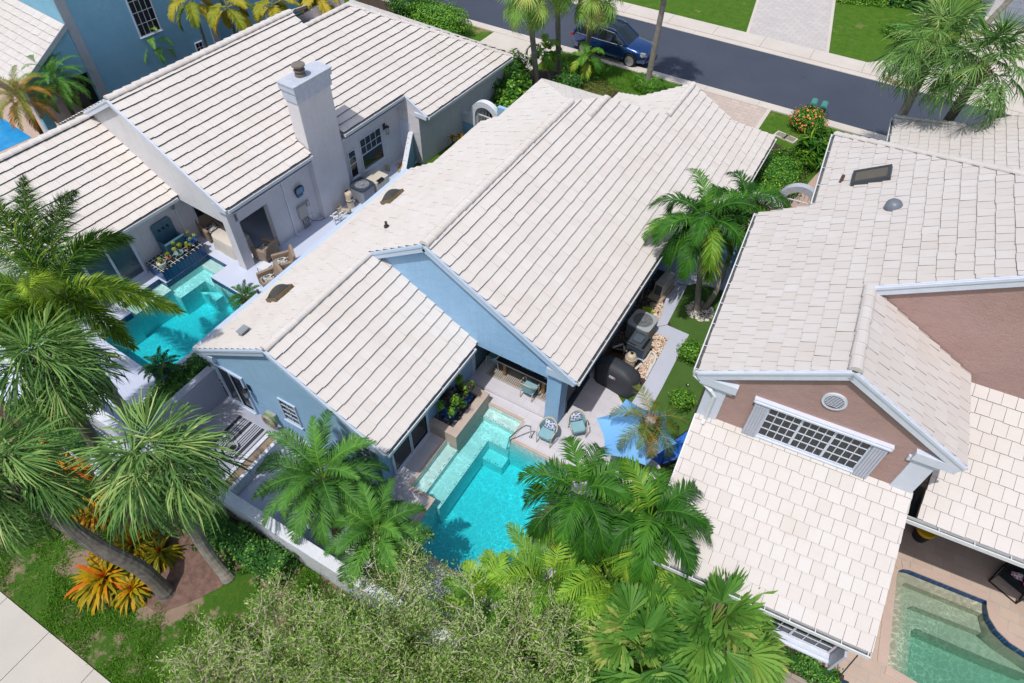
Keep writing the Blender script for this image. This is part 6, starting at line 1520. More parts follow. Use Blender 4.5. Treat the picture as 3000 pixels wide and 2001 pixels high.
b = MB(); b.add([(0.06,-0.409,0.73),(0.11,-0.409,0.73),(0.11,-0.396,0.82),(0.06,-0.396,0.82)],[(0,1,2,3)]); b.build('red_mark',mat('red_label',(0.55,0.02,0.03),0.4),lb_)
def text(s, parent, loc, rot, size, m, name='lettering'):
    cu = bpy.data.curves.new(name,'FONT'); cu.body = s; cu.size = size; cu.extrude = 0.001; cu.align_x = 'CENTER'; cu.align_y = 'CENTER'
    tmp = bpy.data.objects.new(name,cu); COL.objects.link(tmp)
    dg = bpy.context.evaluated_depsgraph_get(); me = bpy.data.meshes.new_from_object(tmp.evaluated_get(dg)); bpy.data.objects.remove(tmp)
    o = bpy.data.objects.new(name,me); COL.objects.link(o); me.materials.clear(); me.materials.append(m); o.parent = parent; o.location = loc; o.rotation_euler = rot; return o
text('weber', lb_, (-0.035,-0.403,0.775), (rad(83),0,0), 0.062, BLACK)
# air conditioner with open fan top
def condenser(label, loc, rz, w, d, h, m, top, fan=True, slats=True):
    r = thing('air_conditioner', label, 'air conditioner', loc, rz); b = MB(); b.rbox(0,0,0.06,h-0.06,w*0.93,d*0.93,0.09)
    b.build('cabinet',m,r)
    if slats:
        b = MB()
        for i in range(9): z = 0.10+(h-0.22)*i/9; b.rbox(0,0,z,z+0.035,w*0.985,d*0.985,0.11)
        b.build('louvres',m,r)
    b = MB(); K = 36; V = []; R0 = min(w,d)*0.40
    for rr,z in ((R0,h-0.05),(R0,h)):
        for j in range(K): V.append((rr*math.cos(2*PI*j/K),rr*math.sin(2*PI*j/K),z))
    sq = []
    for j in range(K):
        t = 2*PI*j/K; k = 1/max(abs(math.cos(t)),abs(math.sin(t))); k = min(k,1.27); sq.append((w/2*math.cos(t)*k,d/2*math.sin(t)*k))
    for z in (h-0.015,h-0.09):
        for q in sq: V.append((q[0],q[1],z))
    F = [(j,(j+1)%K,K+(j+1)%K,K+j)[::-1] for j in range(K)]+[(K+j,K+(j+1)%K,2*K+(j+1)%K,2*K+j)[::-1] for j in range(K)]+[(2*K+j,2*K+(j+1)%K,3*K+(j+1)%K,3*K+j)[::-1] for j in range(K)]
    b.add(V,F); b.build('top_cover',top,r)
    b = MB(); b.lathe([(R0*0.99,h-0.30),(R0*0.99,h-0.29)],30); b.build('fan_well',BLACK,r)
    b = MB(); b.lathe([(0.06,h-0.24),(0.06,h-0.16)],14)
    for i in range(4):
        a = i*PI/2+0.4; c, s = math.cos(a), math.sin(a)
        q = [(0.05*c,0.05*s,h-0.22),(R0*0.85*c-0.12*s,R0*0.85*s+0.12*c,h-0.24),(R0*0.88*c+0.10*s,R0*0.88*s-0.10*c,h-0.17)]; b.add(q,[(0,1,2)]); b.add(q,[(2,1,0)])
    b.build('fan',mat('pale_fan_blade',(0.55,0.57,0.58),0.4),r)
    b = MB()
    for rr in (R0*0.35,R0*0.7,R0*0.98): b.tube([(rr*math.cos(t),rr*math.sin(t),h-0.012) for t in np.linspace(0,2*PI,29)],0.007,4)
    for i in range(8): a = i*PI/4; b.tube([(0.05*math.cos(a),0.05*math.sin(a),h-0.01),(R0*math.cos(a),R0*math.sin(a),h-0.01)],0.007,4)
    b.lathe([(0.075,h-0.012),(0.06,h+0.006)],14); b.build('grille',m,r); return r
p = G(1884,938,0.85); condenser('grey air conditioner with an open fan top, in the gravel by the blue house', (p[0],p[1],0), -0.08, 0.92,0.92,0.86, mat('grey_condenser',(0.20,0.22,0.24),0.5,c2=(0.16,0.175,0.19)), mat('pale_grey_top',(0.38,0.41,0.44),0.45))
p = FL.w(0.72,6.35); condenser('dark blue grey air conditioner by the white house wall', (p[0],p[1],0), FL.rz, 0.85,0.85,0.82, GREYP, DARKP, slats=False)
p = G(1872,1002,0.75); r = thing('pool_heater','dark blue pool heater with a square black top, beside the grey air conditioner','pool heater',(p[0],p[1]+0.05,0),-0.08)
b = MB(); b.box(-0.36,0.36,-0.33,0.33,0.04,0.72); b.build('cabinet',mat('navy_cabinet',(0.045,0.075,0.125),0.45,c2=(0.06,0.09,0.14)),r,bevel=0.015)
b = MB(); b.box(-0.39,0.39,-0.36,0.36,0.722,0.77); b.build('lid',mat('slate_lid',(0.06,0.075,0.09),0.45),r,bevel=0.01)
b = MB(); b.rbox(-0.06,0.05,0.771,0.85,0.36,0.36,0.06); b.build('exhaust_hood',mat('slate_hood',(0.09,0.115,0.15),0.35),r,bevel=0.015)
b = MB(); b.box(0.22,0.32,-0.3,0.3,0.772,0.79); b.box(-0.3,0.0,-0.31,-0.27,0.772,0.785)
for i in range(3): b.box(-0.25,0.05,-0.345,-0.331,0.50-i*0.06,0.52-i*0.06)
b.build('vents',BLACK,r)
p = G(1850,1040,0.6); r = thing('pool_filter','beige domed pool filter between the barbecue and the heater','pool filter',(p[0],p[1]+0.03,0))
b = MB(); b.lathe([(0.19,0.0),(0.19,0.40),(0.21,0.41),(0.21,0.45),(0.19,0.46),(0.185,0.52),(0.15,0.60),(0.09,0.64),(0.04,0.65)],22); b.build('tank',BEIGEP,r,smooth=False)
b = MB(); b.lathe([(0.05,0.65),(0.05,0.69)],12); b.box(-0.06,0.06,-0.015,0.015,0.69,0.72); b.build('valve',BLACK,r)
p = G(1820,1025,0.3); r = thing('pool_pump','small black pool pump with beige basket near the covered barbecue','pump',(p[0]-0.05,p[1]+0.1,0),0.3)
b = MB(); b.tube([(-0.3,0,0.18),(0.1,0,0.18)],0.11,14); b.build('motor',BLACK,r); b = MB(); b.lathe([(0.12,0.0),(0.12,0.26),(0.14,0.27),(0.14,0.31),(0.08,0.33)],16,(0.22,0,0.02)); b.build('basket',BEIGEP,r)
b = MB(); g0 = [(-3.55,14.75,0.06),(-3.42,15.35,0.06),(-3.38,15.75,0.10)]
b.tube([G(1830,1110,0.06),G(1896,1050,0.06),G(1906,1030,0.09),G(1915,1034,0.09),G(1922,1044,0.09),G(1918,1058,0.07),G(1892,1105,0.05)],0.045,8); one(b,'pvc_pipe',PVC,'white plastic pipe with a return bend in the pebbles beside the heater','pipe')
b = MB(); b.tube([G(1908,1068,0.06),G(1893,1105,0.06)],0.05,8); one(b,'pvc_pipe',PVC,'straight white plastic pipe along the walk edge, right of the barbecue','pipe')
b = MB(); b.tube([G(1795,1018,0.4),G(1825,1008,0.42),G(1828,1022,0.2)],0.035,8); b.tube([G(1862,1060,0.3),G(1868,1050,0.35),G(1884,1056,0.35)],0.03,8); one(b,'pvc_pipe',mat('grey_pvc',(0.42,0.45,0.47),0.4),'grey plastic pipes above the black pool pump','pipe')
p = G(1940,836,0.45); r = thing('air_conditioner','long white wall unit air conditioner on a beige pad, by the palm shadow','air conditioner',(p[0]+0.02,p[1]+0.15,0),-0.12)
b = MB(); b.box(-0.30,0.30,-0.70,0.55,-0.03,0.10); b.build('pad',mat('beige_pad',(0.46,0.37,0.27),0.85),r,bevel=0.03)
b = MB(); b.box(-0.19,0.19,-0.48,0.48,0.14,0.74); b.build('cabinet',mat('cream_metal',(0.55,0.52,0.47),0.45),r,bevel=0.02)
b = MB()
for i in range(9): b.box(-0.14,0.14,-0.492,-0.481,0.20+i*0.055,0.232+i*0.055)
b.build('grille',mat('dark_grille',(0.05,0.06,0.065),0.5),r)
p = G(1897,910,0.15); b = MB(); b.rbox(0,0,0.0,0.26,0.46,0.30,0.05,taper=0.9); o = one(b,'soil_bag',plain('green_bag',(0.16,0.42,0.03),(0.55,0.52,0.05),0.4,5,20,0.2,(8,0.62,(0.45,0.12,0.05))),'bright green and yellow bag on the gravel behind the grey air conditioner','bag',(p[0],p[1],-0.02),0.5)
b = MB(); b.box(-4.8,-4.62,18.15,18.6,0.55,1.25); b.box(-4.62,-4.55,18.2,18.35,0.6,1.2); one(b,'hose_box',mat('dark_teal_box',(0.03,0.055,0.065),0.5),'dark hose box fixed to the blue side wall','hose box',bevel=0.01)
b = MB(); b.box(-4.8,-4.66,15.75,16.1,0.8,1.35); b.box(-4.8,-4.7,16.2,16.4,0.9,1.3); b.box(-4.8,-4.66,15.1,15.4,0.5,0.95); one(b,'meter_box',mat('grey_meter_box',(0.30,0.34,0.37),0.5),'grey electric boxes on the blue wall above the pump','electric box',bevel=0.008)
b = MB(); b.box(-4.8,-4.6,20.6,21.2,0.9,1.6); one(b,'wall_cabinet',mat('grey_blue_cabinet',(0.16,0.20,0.24),0.5),'grey blue wall cabinet high on the side wall by the palm','electric box',bevel=0.01)
b = MB(); b.tube([(-4.74,18.7,1.5),(-4.7,19.6,1.6),(-4.72,20.6,1.55)],0.02,6); one(b,'conduit',PVC,'thin pale conduit along the blue side wall','pipe')
for px,py,lb in ((2007,898,'golf hole with a white ball on the turf near the palms'),(2015,1128,'golf hole with a white ball on the turf near the pink house')):
    p = G(px,py,0); r = thing('golf_hole',lb,'golf hole',(p[0],p[1],-0.018)); b = MB(); b.lathe([(0.07,0.0),(0.07,0.006)],16); b.build('cup',BLACK,r); b = MB(); b.blob((0.01,0,0.03),0.03,0.03,0.03,10,7,0.0); b.build('ball',mat('white_ball',(0.75,0.75,0.73),0.4),r,smooth=True)
# umbrella, lounge chair, side table
r = thing('patio_umbrella','light blue six sided patio umbrella open over the deck corner','umbrella',(-2.0,11.4,0))
rim = [(np.array(G(px,py,2.25))-np.array([-2.0,11.4,0]))*np.array([1.1,1.1,1]) for px,py in ((1758,1230),(1838,1178),(1944,1212),(1972,1296),(1890,1355),(1780,1325))]
UMB = mat('light_blue_canvas',(0.17,0.42,0.78),0.8,c2=(0.20,0.46,0.82),ns=2)
b = MB(); V = [(0,0,2.72)]; K = 6; M_ = 6
for s_ in range(6):
    a_, c_ = rim[s_], rim[(s_+1)%6]
    for i in range(M_+1):
        for j in range(M_+1):
            u = i/M_; q = (a_*(1-j/M_)+c_*(j/M_)); k = 1-0.10*math.sin(PI*j/M_)*u
            V.append((q[0]*u*k, q[1]*u*k, 2.72+(q[2]-2.72)*u+0.05*math.sin(PI*u)-0.07*math.sin(PI*j/M_)*u))
F = []
for s_ in range(6):
    o = 1+s_*(M_+1)**2
    for i in range(M_):
        for j in range(M_): F.append((o+i*(M_+1)+j,o+(i+1)*(M_+1)+j,o+(i+1)*(M_+1)+j+1,o+i*(M_+1)+j+1)[::-1])
b.add(V,F); b.build('canopy',UMB,r)
b = MB(); b.tube([(0,0,0),(0,0,2.78)],0.025,10); b.build('pole',mat('white_pole',(0.6,0.6,0.6),0.4),r)
b = MB(); b.lathe([(0.28,0),(0.28,0.05),(0.06,0.10),(0.05,0.3)],20); b.build('base',BLACK,r)
b = MB()
for q in rim: b.bar((0,0,2.66),(q[0]*0.98,q[1]*0.98,q[2]-0.02),0.015,0.02)
b.build('ribs',MATS['white_pole'],r)
p = G(1962,1322,0.5); r = thing('lounge_chair','bright blue sling lounge chair with a black frame, under the umbrella edge','lounge chair',(p[0],p[1],0),-0.7)
b = MB(); b.add([(-0.28,-0.65,0.38),(0.28,-0.65,0.38),(0.28,0.05,0.36),(-0.28,0.05,0.36),(0.28,0.75,0.95),(-0.28,0.75,0.95)],[(0,1,2,3),(3,2,4,5),(3,2,1,0),(5,4,2,3)]); b.build('sling',mat('royal_blue_sling',(0.03,0.17,0.62),0.7),r)
b = MB()
for sx in (-0.3,0.3): b.tube([(sx,-0.7,0.36),(sx,0.05,0.35),(sx,0.8,0.97)],0.018,6); b.tube([(sx,-0.6,0.0),(sx,0.2,0.5)],0.016,6); b.tube([(sx,0.6,0.0),(sx,-0.2,0.5)],0.016,6)
for q in ((-0.7,0.36),(0.8,0.97),(-0.6,0.02),(0.6,0.02)): b.tube([(-0.3,q[0],q[1]),(0.3,q[0],q[1])],0.016,6)
b.build('frame',BLACK,r)
p = G(1965,1385,0.4); r = thing('metal_chair','black metal chair frame on the turf edge beside the pink house roof','chair',(p[0],p[1],0),0.4)
b = MB()
for sx in (-0.28,0.28):
    for sy in (-0.28,0.28): b.tube([(sx,sy,0),(sx,sy,0.42 if sy < 0 else 0.85)],0.016,6)
for q in (0.42,0.2): b.tube([(-0.28,-0.28,q),(0.28,-0.28,q),(0.28,0.28,q),(-0.28,0.28,q),(-0.28,-0.28,q)],0.014,6)
b.tube([(-0.28,0.28,0.85),(0.28,0.28,0.85)],0.016,6)
for i in range(6): x = -0.24+0.48*i/5; b.tube([(x,-0.28,0.42),(x,0.28,0.42)],0.010,5)
b.build('frame',BLACK,r)
p = G(1902,1375,0.7); r = thing('side_table','round white side table in front of the blue umbrella','table',(p[0],p[1],0))
b = MB(); b.lathe([(0.36,0.66),(0.37,0.68),(0.37,0.70)],32); b.build('tabletop',mat('white_table',(0.68,0.70,0.73),0.4),r); b = MB(); b.lathe([(0.22,0),(0.22,0.02),(0.03,0.05),(0.03,0.66)],18); b.build('pedestal',MATS['white_table'],r)
# courtyard: rug, lantern, hose
t = NT('black_stripe_rug'); v = t.coord((1,1,1)); sx = t.n('ShaderNodeSeparateXYZ'); t.l(v,sx.inputs[0])
col = t.n('ShaderNodeRGB'); col.outputs[0].default_value = (0.42,0.43,0.51,1); RUGC = t.end(t.princ(col.outputs[0],0.9)); 
b = MB(); b.box(0,2.0,0,1.35,0,0.010); x = 0.04
for grp in ('W','n','n','n','W','n','n','n','n','W','n','n'):
    w = 0.13 if grp == 'W' else 0.035; b.box(x,x+w,0.03,1.32,0.0101,0.0125,1); x += w+(0.10 if grp == 'W' else 0.045)
    if grp == 'n': x += 0.0
one(b,'rug',[RUGC,mat('charcoal_stripe',(0.035,0.04,0.05),0.9)],'grey rug with black stripes on the courtyard floor','rug',(-14.35,5.32,0.0),0.0)
def lantern(label, loc, n, s=1.0):
    r = thing('wall_lantern', label, 'lantern', loc, math.atan2(n[1],n[0])); 
    b = MB(); b.box(0.0,0.02,-0.05*s,0.05*s,-0.1*s,0.1*s); b.tube([(0.01,0,0.06*s),(0.09*s,0,0.12*s),(0.13*s,0,0.10*s)],0.010,6); b.build('bracket',BLACK,r)
    b = MB(); b.lathe([(0.02*s,0.08*s),(0.09*s,0.03*s),(0.085*s,0.02*s)],4,(0.13*s,0,0)); b.lathe([(0.055*s,-0.20*s),(0.06*s,-0.19*s)],4,(0.13*s,0,0))
    for i in range(4): a = i*PI/2; b.tube([(0.13*s+0.055*s*math.cos(a),0.055*s*math.sin(a),-0.20*s),(0.13*s+0.08*s*math.cos(a),0.08*s*math.sin(a),0.03*s)],0.006,4)
    b.build('cage',BLACK,r); b = MB(); b.lathe([(0.045*s,-0.19*s),(0.07*s,0.02*s)],4,(0.13*s,0,0)); b.build('glass',mat('frosted_lantern_glass',(0.35,0.38,0.40),0.2),r); return r
lantern('black lantern beside the courtyard sliding door of the blue house', (-13.62,7.02,1.62), (0,-1), 1.5)
p = FL.w(0.002,8.95,2.15); lantern('black lantern on the white house wall above the window', p, FL.B, 1.5)
p = FL.w(-3.298,-0.30,2.2); lantern('black lamp under the gable corner by the wall fountain', p, FL.B, 1.2)
r = thing('hose_reel','coiled grey and green garden hose hanging on the blue courtyard wall','garden hose',(-12.95,7.0,0))
b = MB(); b.box(-0.20,0.20,-0.10,0.02,0.35,0.75); b.build('hanger',mat('grey_hanger',(0.35,0.36,0.36),0.5),r,bevel=0.01)
for k,(nm,c) in enumerate((('green_hose',(0.20,0.45,0.05)),('grey_hose',(0.22,0.23,0.22)),('tan_hose',(0.40,0.34,0.25)))):
    b = MB(); gg = np.random.default_rng(k+4)
    for i in range(4): R1 = 0.22+0.02*i; b.tube([(R1*math.cos(a),-0.16-0.05*k+0.01*i,0.48+R1*1.15*math.sin(a)) for a in np.linspace(0,2*PI,22)],0.016,6,cap=False)
    b.build('hose',mat(nm,c,0.5),r)
b = MB(); b.tube([(-12.72+0.22*math.cos(a)*(1-0.1*k_),6.55+0.20*math.sin(a),0.02) for k_ in (0,1) for a in np.linspace(0,2*PI,24)],0.014,6); one(b,'hose',MATS['grey_hose'],'loose loop of hose on the courtyard floor below the reel','garden hose')
p = G(682,1310,0.1); r = thing('bowl','small round bowl with a pale rim on the courtyard floor, left of the striped rug','bowl',(p[0],p[1],0)); b = MB(); b.lathe([(0.10,0),(0.17,0.14),(0.18,0.15),(0.165,0.15),(0.1,0.03)],22); b.build('body',mat('pale_rim_glass',(0.45,0.47,0.48),0.3),r); b = MB(); b.lathe([(0.12,0.06),(0.12,0.065)],16); b.build('contents',BLACK,r)
# ================================================================ left lot: fountain, pots, furniture, equipment
def LW(x, y, z=0.0): return FL.w(x,y,z)
r = thing('wall_fountain','blue glazed wall fountain with a deep basin on the white house wall','fountain',LW(-3.28,-1.0,0),FL.rz)
FOUN = mat('blue_grey_glaze',(0.05,0.13,0.20),0.35,c2=(0.07,0.17,0.24),ns=4)
b = MB(); b.extr([(0,-0.45,0.5),(0,0.45,0.5),(0,0.45,1.62),(0,0.40,1.72),(0,0.30,1.76),(0,-0.30,1.76),(0,-0.40,1.72),(0,-0.45,1.62)],(0.07,0,0)); b.build('back_panel',FOUN,r)
b = MB(); b.box(0.071,0.55,-0.44,-0.38,0.45,0.98); b.box(0.071,0.55,0.38,0.44,0.45,0.98); b.box(0.50,0.56,-0.379,0.379,0.45,0.979); b.box(0.071,0.499,-0.379,0.379,0.45,0.55); b.box(0.45,0.60,-0.45,0.45,0.981,1.02); b.build('basin',FOUN,r)
b = MB(); b.box(0.072,0.449,-0.379,0.379,0.70,0.71); b.build('water',mat('dark_basin_water',(0.01,0.015,0.02),0.05),r)
for y in (-0.2,0.0,0.2): b = MB(); b.tube([(0.07,y,1.42),(0.13,y,1.42)],0.045,10); b.build('spout',BLACK,r)
BLKTILE = paver('dark_square_tile',(0.012,0.02,0.03),(0.02,0.03,0.045),(0.62,0.64,0.62),0.19,0.19,ms=0.014,rough=0.12,off=0,bs=0.1)
r = thing('planter_ledge','raised ledge of dark blue tiles along the left pool, carrying small pots','planter',LW(-2.62,-1.27,0),FL.rz)
b = MB(); b.box(-0.50,0.50,-1.02,1.02,-0.55,0.50); b.build('wall',BLUETILE,r); b = MB(); b.box(-0.51,0.515,-1.035,1.035,0.50,0.53); b.build('top',BLKTILE,r)
SUCC = leafmat('pale_succulent_leaf',[(0,(0.10,0.20,0.03)),(0.6,(0.28,0.36,0.05)),(1,(0.45,0.45,0.10))],0.4,0.15)
WPOT = mat('white_ceramic_pot',(0.66,0.62,0.54),0.3); TERR = mat('terracotta_pot',(0.42,0.20,0.12),0.7); AQP = mat('aqua_glazed_bowl',(0.22,0.36,0.36),0.25)
for (x,y,rr,h,hp,sp,n,m,sz,lb) in ((-2.35,-2.05,0.17,0.26,0.22,0.18,180,WPOT,(0.06,0.12),'olive green plant in the white pot at the near end of the tiled ledge'),(-2.50,-1.62,0.11,0.16,0.18,0.12,60,TERR,(0.05,0.09),'small plant in a dark pot, second along the tiled ledge'),(-2.42,-1.2,0.18,0.13,0.42,0.2,120,AQP,(0.07,0.12),'plant with thin stems in the wide aqua bowl on the tiled ledge'),(-2.72,-0.92,0.09,0.13,0.12,0.10,60,TERR,(0.05,0.09),'tiny succulent in a terracotta pot on the tiled ledge'),(-2.45,-0.72,0.10,0.10,0.18,0.16,120,TERR,(0.09,0.16),'spiky pale succulent before the blue pot on the tiled ledge'),(-2.55,-0.40,0.19,0.26,0.25,0.17,120,POTB,(0.07,0.12),'pale plant in the cobalt blue pot at the lanai end of the tiled ledge')):
    potplant(lb, LW(x,y,0.53), rr,h,hp,sp,n,m,SUCC,sz,hash(lb)%97 if False else int(abs(x*31+y*17)*10))
def cycad(label, loc, rr, h, m, seed):
    r = thing('potted_cycad',label,'potted plant',loc); b = MB(); b.lathe([(rr*0.72,0),(rr*0.9,h*0.5),(rr,h*0.92),(rr*1.05,h),(rr*0.93,h),(rr*0.9,h*0.9)],24); b.build('pot',m,r); b = MB(); b.lathe([(rr*0.9,h*0.86),(rr*0.9,h*0.88)],18); b.build('soil',SOIL,r)
    b = MB(); b.tube([(0,0,h*0.85),(0,0,h+0.16)],0.09,9); b.build('trunk',BARKB,r); c = adon(seed,24,0.72,ll=0.17,w=0.022,nl=26,el=(75,-8),archk=(55,35),droop=0.05,vee=0.5,av=0.35,old=0.1).build('crown',ADON,r); c.location = (0,0,h+0.16); return r
p = G(483,1092,0.45); cycad('cycad in a large blue pot at the near corner of the left pool', (p[0],p[1],0), 0.36,0.58,mat('faded_blue_pot',(0.08,0.16,0.30),0.4,c2=(0.11,0.20,0.34)),61)
p = G(718,862,0.75); cycad('cycad peeping over the blue house roof edge beside the left pool', (p[0],p[1],0), 0.25,0.40,TERR,62)
WICK = mat('brown_wicker',(0.25,0.18,0.13),0.75,c2=(0.34,0.26,0.20),ns=35,bs=0.8,bscale=70)
SEATC = patterned('grey_check_seat',(0.48,0.48,0.46),(0.06,0.06,0.06),(0.30,0.30,0.30),9)
def wicker(label, loc, rz, group=None):
    r = thing('wicker_armchair',label,'armchair',loc,rz,group); b = MB(); b.rbox(0,0,0.10,0.38,0.72,0.70,0.08); b.build('seat',WICK,r,bevel=0.02)
    b = MB(); b.rbox(0,-0.03,0.382,0.45,0.52,0.54,0.06); b.build('cushion',SEATC,r,bevel=0.02)
    for sx in (-1,1): b = MB(); b.rbox(sx*0.35,-0.02,0.06,0.62,0.13,0.74,0.05); b.build('arm',WICK,r,bevel=0.025)
    b = MB(); V = [(x,y,z) for z,y0 in ((0.38,0.26),(0.88,0.40)) for x,y in ((-0.40,y0),(0.40,y0),(0.40,y0+0.12),(-0.40,y0+0.12))]; b.add(V,[(3,2,1,0),(4,5,6,7),(0,1,5,4),(1,2,6,5),(2,3,7,6),(3,0,4,7)]); b.build('backrest',WICK,r,bevel=0.03)
    b = MB()
    b.box(-0.36,0.36,-0.34,0.34,0,0.099); b.build('base',mat('dark_wicker_base',(0.10,0.07,0.05),0.8),r); return r
q = FL.rz
wicker('large brown wicker armchair seen through the right opening of the white lanai', LW(0.02,1.1,0.01), q-PI*0.5+0.15)
wicker('brown wicker armchair in the shade at the left end of the covered table', LW(-2.85,0.72,0.01), q+PI*0.45)
wicker('brown wicker chair on the white deck, farther one by the blue house eave', LW(1.25,0.95,0.01), q-0.55)
wicker('brown wicker chair partly hidden by the eave, in front of the white side table', LW(1.55,-0.05,0.01), q-0.35)
r = thing('side_table','small white square side table between the two wicker chairs','table',LW(0.82,0.32,0.005),q+0.1)
b = MB(); b.box(-0.22,0.22,-0.22,0.22,0.43,0.455); b.build('tabletop',MATS['white_table'],r)
for sx in (-0.2,0.2):
    for sy in (-0.2,0.2): b = MB(); b.tube([(sx,sy,0),(sx,sy,0.43)],0.012,6); b.build('leg',BLACK,r)
r = thing('dining_table','table draped to the floor in a cream cloth under the white lanai','table',LW(-1.45,0.65,0.008),q)
b = MB(); n = 40; gg = np.random.default_rng(8); V = []
for k,(z,s_) in enumerate(((0.0,1.06),(0.35,1.03),(0.70,1.0),(0.735,0.97))):
    for j in range(n):
        t = 2*PI*j/n; cx_ = math.copysign(abs(math.cos(t))**0.35,math.cos(t)); sy_ = math.copysign(abs(math.sin(t))**0.35,math.sin(t)); w = 1+(0.045*math.sin(9*t+1)+0.03*math.sin(15*t))*(1-z/0.74); V.append((0.75*cx_*s_*w,0.48*sy_*s_*w,z))
b.add(V,[(i*n+j,i*n+(j+1)%n,(i+1)*n+(j+1)%n,(i+1)*n+j) for i in range(3) for j in range(n)]+[tuple(range(3*n,4*n))]); b.build('cloth',mat('cream_cloth',(0.62,0.57,0.50),0.85,c2=(0.56,0.51,0.45)),r,smooth=True)
p = LW(0.80,7.25,0); r = thing('air_conditioner','cream boxed outdoor unit behind the dark air conditioner, by the white house','air conditioner',p,q); b = MB(); b.box(-0.35,0.35,-0.42,0.42,0.04,0.72); b.build('cabinet',mat('cream_unit',(0.62,0.56,0.46),0.5),r,bevel=0.02); b = MB(); b.box(0.2,0.36,-0.30,0.10,0.60,0.725); b.build('control_panel',BLACK,r)
p = LW(0.62,5.55,0); r = thing('pool_filter','beige upright pool filter tank at the foot of the white chimney','pool filter',p,q); b = MB(); b.lathe([(0.17,0),(0.17,0.36),(0.19,0.37),(0.19,0.43),(0.17,0.44),(0.17,0.72),(0.14,0.80),(0.06,0.83)],20); b.build('tank',BEIGEP,r); b = MB(); b.box(-0.10,-0.04,-0.08,0.08,0.80,0.88); b.box(0.174,0.182,-0.07,0.07,0.52,0.60); b.lathe([(0.192,0.38),(0.192,0.42)],20); b.build('clamp',BLACK,r)
p = LW(0.68,5.0,0); r = thing('pool_pump','beige pool pump basket and motor beside the chimney base','pump',p,q+0.4); b = MB(); b.tube([(-0.1,0,0.2),(0.35,0,0.2)],0.10,14); b.build('motor',mat('tan_motor',(0.40,0.34,0.25),0.5),r); b = MB(); b.lathe([(0.11,0.02),(0.11,0.30),(0.14,0.31),(0.14,0.35),(0.10,0.35),(0.09,0.25)],18,(-0.18,0,0)); b.build('basket',BEIGEP,r)
b = MB(); 
for k,(y,x) in enumerate(((4.35,0.75),(4.55,0.95),(4.2,0.95))): b.tube([LW(x,y,0.0),LW(x,y,0.42),LW(x+0.05,y+0.18,0.45),LW(x+0.06,y+0.3,0.2)],0.032,8)
b.tube([LW(0.6,4.3,0.3),LW(1.05,4.45,0.32),LW(1.05,4.9,0.3)],0.032,8); one(b,'pvc_pipe',PVC,'tangle of white pool pipes at the chimney corner','pipes')
r = thing('utility_box','large beige telephone box with cables on the white wall beside the chimney','utility box',LW(0.0,3.35,0),q); b = MB(); b.rbox(0.07,0,0.62,1.22,0.14,0.46,0.04); b.build('cabinet',mat('grey_beige_box',(0.44,0.42,0.39),0.5),r,bevel=0.015)
b = MB(); gg = np.random.default_rng(9)
for i in range(5): y = -0.18+0.08*i; b.tube([(0.06,y,0.62),(0.10,y+gg.uniform(-0.05,0.05),0.40),(0.07,y+0.05,0.18),(0.08,y+0.08,0.0)],0.012,5)
b.tube([(0.08,0.1,0.62),(0.14,0.3,0.25),(0.2,0.7,0.04),(0.3,1.2,0.05)],0.014,5); b.build('cables',BLACK,r)
b = MB(); b.rbox(0.06,0,0.98,1.24,0.12,0.16,0.04); one(b,'utility_box',MATS['grey_beige_box'],'smaller beige box with a rounded top next to the telephone box','utility box',LW(0.0,3.72,0),q,bevel=0.02)
b = MB(); b.box(0,0.05,-0.06,0.06,0.45,0.65); b.box(0,0.06,0.10,0.2,0.35,0.52); b.box(0.0,0.045,0.28,0.36,0.30,0.48); b.box(0,0.05,-0.2,-0.08,0.12,0.28); one(b,'outlet_box',PVC,'small white outlet boxes below the telephone box','outlet',LW(0.0,3.55,0),q)
r = thing('meter_screen','blue oval satellite panel with a dark rim, high on the white wall','panel',LW(0.0,3.45,1.95),q); b = MB(); b.rbox(0,0,0,0.06,0.36,0.46,0.12)
for i in range(len(b.v)): b.v[i] = np.stack([b.v[i][:,2]+0.06,b.v[i][:,1],b.v[i][:,0]],1)
b.build('rim',BLACK,r); b = MB(); b.rbox(0,0,0,0.01,0.28,0.38,0.10)
for i in range(len(b.v)): b.v[i] = np.stack([b.v[i][:,2]+0.121,b.v[i][:,1],b.v[i][:,0]],1)
b.build('face',mat('sky_blue_panel',(0.10,0.25,0.42),0.25),r); b = MB(); b.box(0.0,0.10,-0.16,0.14,-0.30,-0.17); b.build('bracket',mat('blue_bracket',(0.04,0.14,0.30),0.5),r)
b = MB(); b.lathe([(0.09,0),(0.10,0.12),(0.08,0.26)],14); one(b,'jug',mat('tan_jug',(0.42,0.30,0.18),0.6),'tan jug standing against the white wall below the window','jug',LW(0.16,8.65,0.0))
bromeliad('orange and dark bromeliad in the pebbles by the slanting blue wall', 1188,490,0.75,22,81,0.6)
for px,py,lb,av in ((1326,428,'small dark ti plant in the passage, left of the golden one',0.1),(1348,425,'small golden ti plant in the passage, right of the dark one',0.5)):
    p = G(px,py,0.1); g = np.random.default_rng(int(px)); root = thing('ti_plant',lb,'plant',(p[0],p[1],0)); mb = MB(); brom(mb,g,(0,0,0.55),16,0.42,av); mb.build('leaves',BROM,root); b = MB(); b.tube([(0,0,-0.03),(0.02,0,0.6)],0.02,6); b.build('stem',BARKB,root)
p = LW(2.6,11.6); hedge('ground_cover','low dark and yellow ground cover along the white garage wall, in the passage','plant',-0.7,0.5,-2.5,3.0,0.22,2600,HEDGD,(p[0],p[1],-0.03),q,(0.06,0.11),seed=44,av=(0.5,0.35),lump=0.1)
tag(pebbles('tan_gravel',fw(FL,[(0.02,7.0),(0.7,7.0),(0.7,8.2),(0.02,8.2)]),260,PEB,(0.03,0.06),0.0,seed=11),'tan gravel below the white house window','gravel',kind='stuff')
